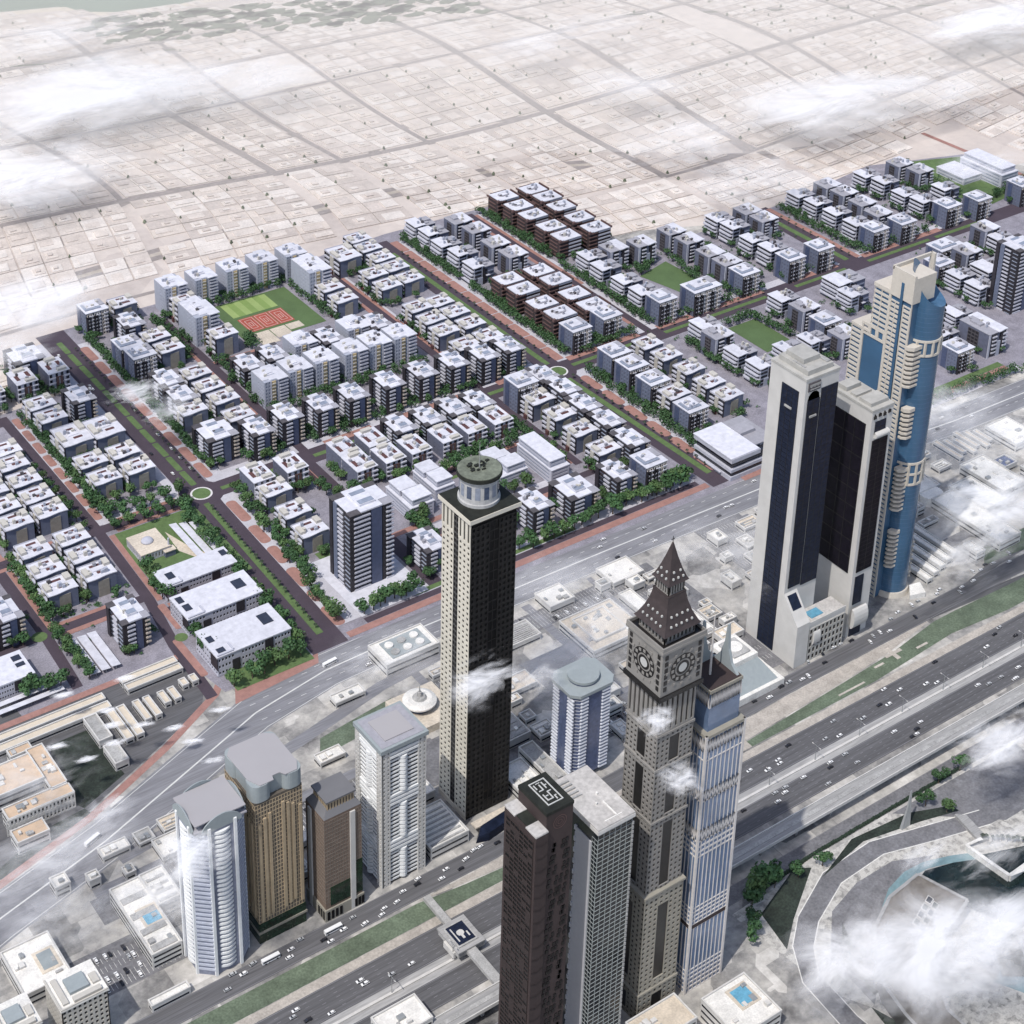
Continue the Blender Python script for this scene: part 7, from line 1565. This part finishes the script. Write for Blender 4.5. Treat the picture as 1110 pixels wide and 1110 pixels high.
def cloud(x,y,z,rx,ry,rz_,kind,label,th=.2,n=2,rot=0):
    """unit object: sheets at heights -th..th, curved like a lens; scaled to its real size"""
    g=MB(); k=10
    for i in range(n):
        h=-th+2*th*i/(n-1) if n>1 else 0
        for a in range(k):
            for b in range(k):
                P=[]
                for u,v in ((a,b),(a+1,b),(a+1,b+1),(a,b+1)):
                    X,Y=-1+2*u/k,-1+2*v/k; P.append((X,Y,h+.10*math.sin(3*X+i)*math.cos(2.6*Y+2*i)))
                g.face(P)
    for a in range(k):   # the transparent rims join the sheets into one body
        for b in (-1,1):
            e=[(-1+2*q/k,b) for q in (a,a+1)]; H2=[[-th+2*th*i/(n-1)+.10*math.sin(3*X+i)*math.cos(2.6*Y+2*i) for X,Y in e] for i in (0,n-1)]
            g.face([(*e[0],H2[0][0]),(*e[1],H2[0][1]),(*e[1],H2[1][1]),(*e[0],H2[1][0])])
    o=g.build('cloud',CM[kind],loc=(x,y,z),smooth=True); o.scale=(rx,ry,rz_); o.rotation_euler=(0,0,rot)
    return tag(o,label,'cloud',None)
cloud(821,1985,45,330,230,16,'thick','biggest bright cloud bank over the old town at upper left')
cloud(647,1817,45,200,150,16,'thick','cloud trailing below the big bank at the left edge')
cloud(986,1956,45,240,160,16,'wisp','ragged tail stretching right from the big upper left bank')
cloud(858,2217,45,220,130,16,'wisp','thin cloud over the coast at top left corner')
cloud(1433,1862,45,260,120,16,'wisp','broad pale veil over the town at top centre')
cloud(1579,1491,45,260,150,16,'thick','bright cloud streak over the town at upper right')
cloud(1727,1455,45,200,120,16,'wisp','wispy right end of the upper right cloud streak')
cloud(1357,1492,45,190,120,16,'wisp','soft cloud over the town above the third boulevard')
cloud(1336,1363,45,150,110,16,'wisp','low cloud just behind upper right houses')
cloud(2003,1577,45,260,130,16,'thick','cloud in the top right corner')
cloud(1420,1666,45,190,110,16,'wisp','thin scrap of cloud near top centre right')
cloud(492,1391,120,120,80,25,'thick','mist over bare ground at the left edge beyond the boulevard')
cloud(441,1338,110,90,60,20,'wisp','mist scrap behind the top left white blocks')
cloud(543,1278,70,42,30,14,'thick','small bright puff over the first boulevard')
cloud(563,1267,50,45,36,12,'wisp','thin skirt of mist right of the boulevard puff')
cloud(1593,1245,45,110,60,16,'wisp','mist round the white hall at upper right')
cloud(1038,750,70,90,70,25,'thick','bright mist over white halls at the right edge')
cloud(993,732,50,110,40,16,'wisp','low mist along the service road at right edge')
cloud(1127,797,70,60,50,20,'wisp','mist scrap at right edge by the front road')
cloud(501,697,180,44,26,14,'thick','wisp crossing the black lattice tower halfway up')
cloud(595,765,90,40,30,12,'wisp','thin mist right of the black lattice tower')
cloud(320,725,122,34,28,18,'thick','wisp across the top of the curved balcony tower')
cloud(272,829,60,95,50,20,'wisp','mist bank over the front road at lower left')
cloud(318,852,50,45,30,14,'wisp','mist between the hotel and the front road')
cloud(256,791,50,70,50,16,'thin','thin mist over the lower left car park')
cloud(325,777,40,60,50,14,'wisp','mist over the pool podium at lower left')
cloud(506,549,255,19,14,10,'thick','small puff before the shaft of the clock tower')
cloud(519,540,215,20,18,11,'thick','small puff between clock tower and glass tower')
cloud(667,471,60,105,75,26,'thick','big cloud swallowing the crescent building at lower right')
cloud(632,502,50,75,50,20,'thick','mist left of the crescent building')
cloud(711,461,60,70,45,22,'thick','cloud over the pools at the lower right corner')
cloud(773,517,40,60,22,14,'wisp','torn mist over the dark lake')
cloud(837,568,60,70,35,18,'thick','white cloud over the red court at right edge')
cloud(746,549,25,40,16,8,'wisp','thin mist over the asphalt beside the pale pool')
cloud(681,805,60,170,120,20,'thin','faint mist veil over low roofs behind the clock tower')
cloud(826,827,60,170,90,18,'thin','faint veil over sheds left of the twin slabs')
cloud(1097,835,60,130,70,18,'veil','faint veil over rail sheds right of the blue tower')
cloud(694,876,50,120,70,14,'thin','thin mist over low roofs beside the black lattice tower')
cloud(957,798,60,60,50,14,'thin','thin mist round the foot of the blue tower')
cloud(551,885,40,110,60,12,'thin','thin veil over the front road bend and plant building')
cloud(1136,881,60,90,60,16,'wisp','mist over the front road right of the blue tower')
cloud(285,908,50,80,60,14,'thin','thin mist over the hotel gardens')
tag(cloud(351,995,30,13,5,3,'thick','small white streak of mist among several over the dark yard',n=3,rot=-.3),group='small mist streaks over the yard')
tag(cloud(369,963,30,13,5,3,'thick','small white streak of mist among several over the dark yard',n=3,rot=-.3),group='small mist streaks over the yard')
tag(cloud(367,947,30,13,5,3,'thick','small white streak of mist among several over the dark yard',n=3,rot=-.3),group='small mist streaks over the yard')
tag(cloud(384,936,30,13,5,3,'thick','small white streak of mist among several over the dark yard',n=3,rot=-.3),group='small mist streaks over the yard')
tag(cloud(401,921,30,13,5,3,'thick','small white streak of mist among several over the dark yard',n=3,rot=-.3),group='small mist streaks over the yard')
tag(cloud(361,930,30,13,5,3,'thick','small white streak of mist among several over the dark yard',n=3,rot=-.3),group='small mist streaks over the yard')
tag(cloud(327,949,30,13,5,3,'thick','small white streak of mist among several over the dark yard',n=3,rot=-.3),group='small mist streaks over the yard')
tag(cloud(339,926,30,13,5,3,'thick','small white streak of mist among several over the dark yard',n=3,rot=-.3),group='small mist streaks over the yard')
tag(cloud(405,902,30,13,5,3,'thick','small white streak of mist among several over the dark yard',n=3,rot=-.3),group='small mist streaks over the yard')
tag(cloud(435,920,30,13,5,3,'thick','small white streak of mist among several over the dark yard',n=3,rot=-.3),group='small mist streaks over the yard')
tag(cloud(408,878,30,13,5,3,'thick','small white streak of mist among several over the dark yard',n=3,rot=-.3),group='small mist streaks over the yard')
tag(cloud(394,987,30,13,5,3,'thick','small white streak of mist among several over the dark yard',n=3,rot=-.3),group='small mist streaks over the yard')

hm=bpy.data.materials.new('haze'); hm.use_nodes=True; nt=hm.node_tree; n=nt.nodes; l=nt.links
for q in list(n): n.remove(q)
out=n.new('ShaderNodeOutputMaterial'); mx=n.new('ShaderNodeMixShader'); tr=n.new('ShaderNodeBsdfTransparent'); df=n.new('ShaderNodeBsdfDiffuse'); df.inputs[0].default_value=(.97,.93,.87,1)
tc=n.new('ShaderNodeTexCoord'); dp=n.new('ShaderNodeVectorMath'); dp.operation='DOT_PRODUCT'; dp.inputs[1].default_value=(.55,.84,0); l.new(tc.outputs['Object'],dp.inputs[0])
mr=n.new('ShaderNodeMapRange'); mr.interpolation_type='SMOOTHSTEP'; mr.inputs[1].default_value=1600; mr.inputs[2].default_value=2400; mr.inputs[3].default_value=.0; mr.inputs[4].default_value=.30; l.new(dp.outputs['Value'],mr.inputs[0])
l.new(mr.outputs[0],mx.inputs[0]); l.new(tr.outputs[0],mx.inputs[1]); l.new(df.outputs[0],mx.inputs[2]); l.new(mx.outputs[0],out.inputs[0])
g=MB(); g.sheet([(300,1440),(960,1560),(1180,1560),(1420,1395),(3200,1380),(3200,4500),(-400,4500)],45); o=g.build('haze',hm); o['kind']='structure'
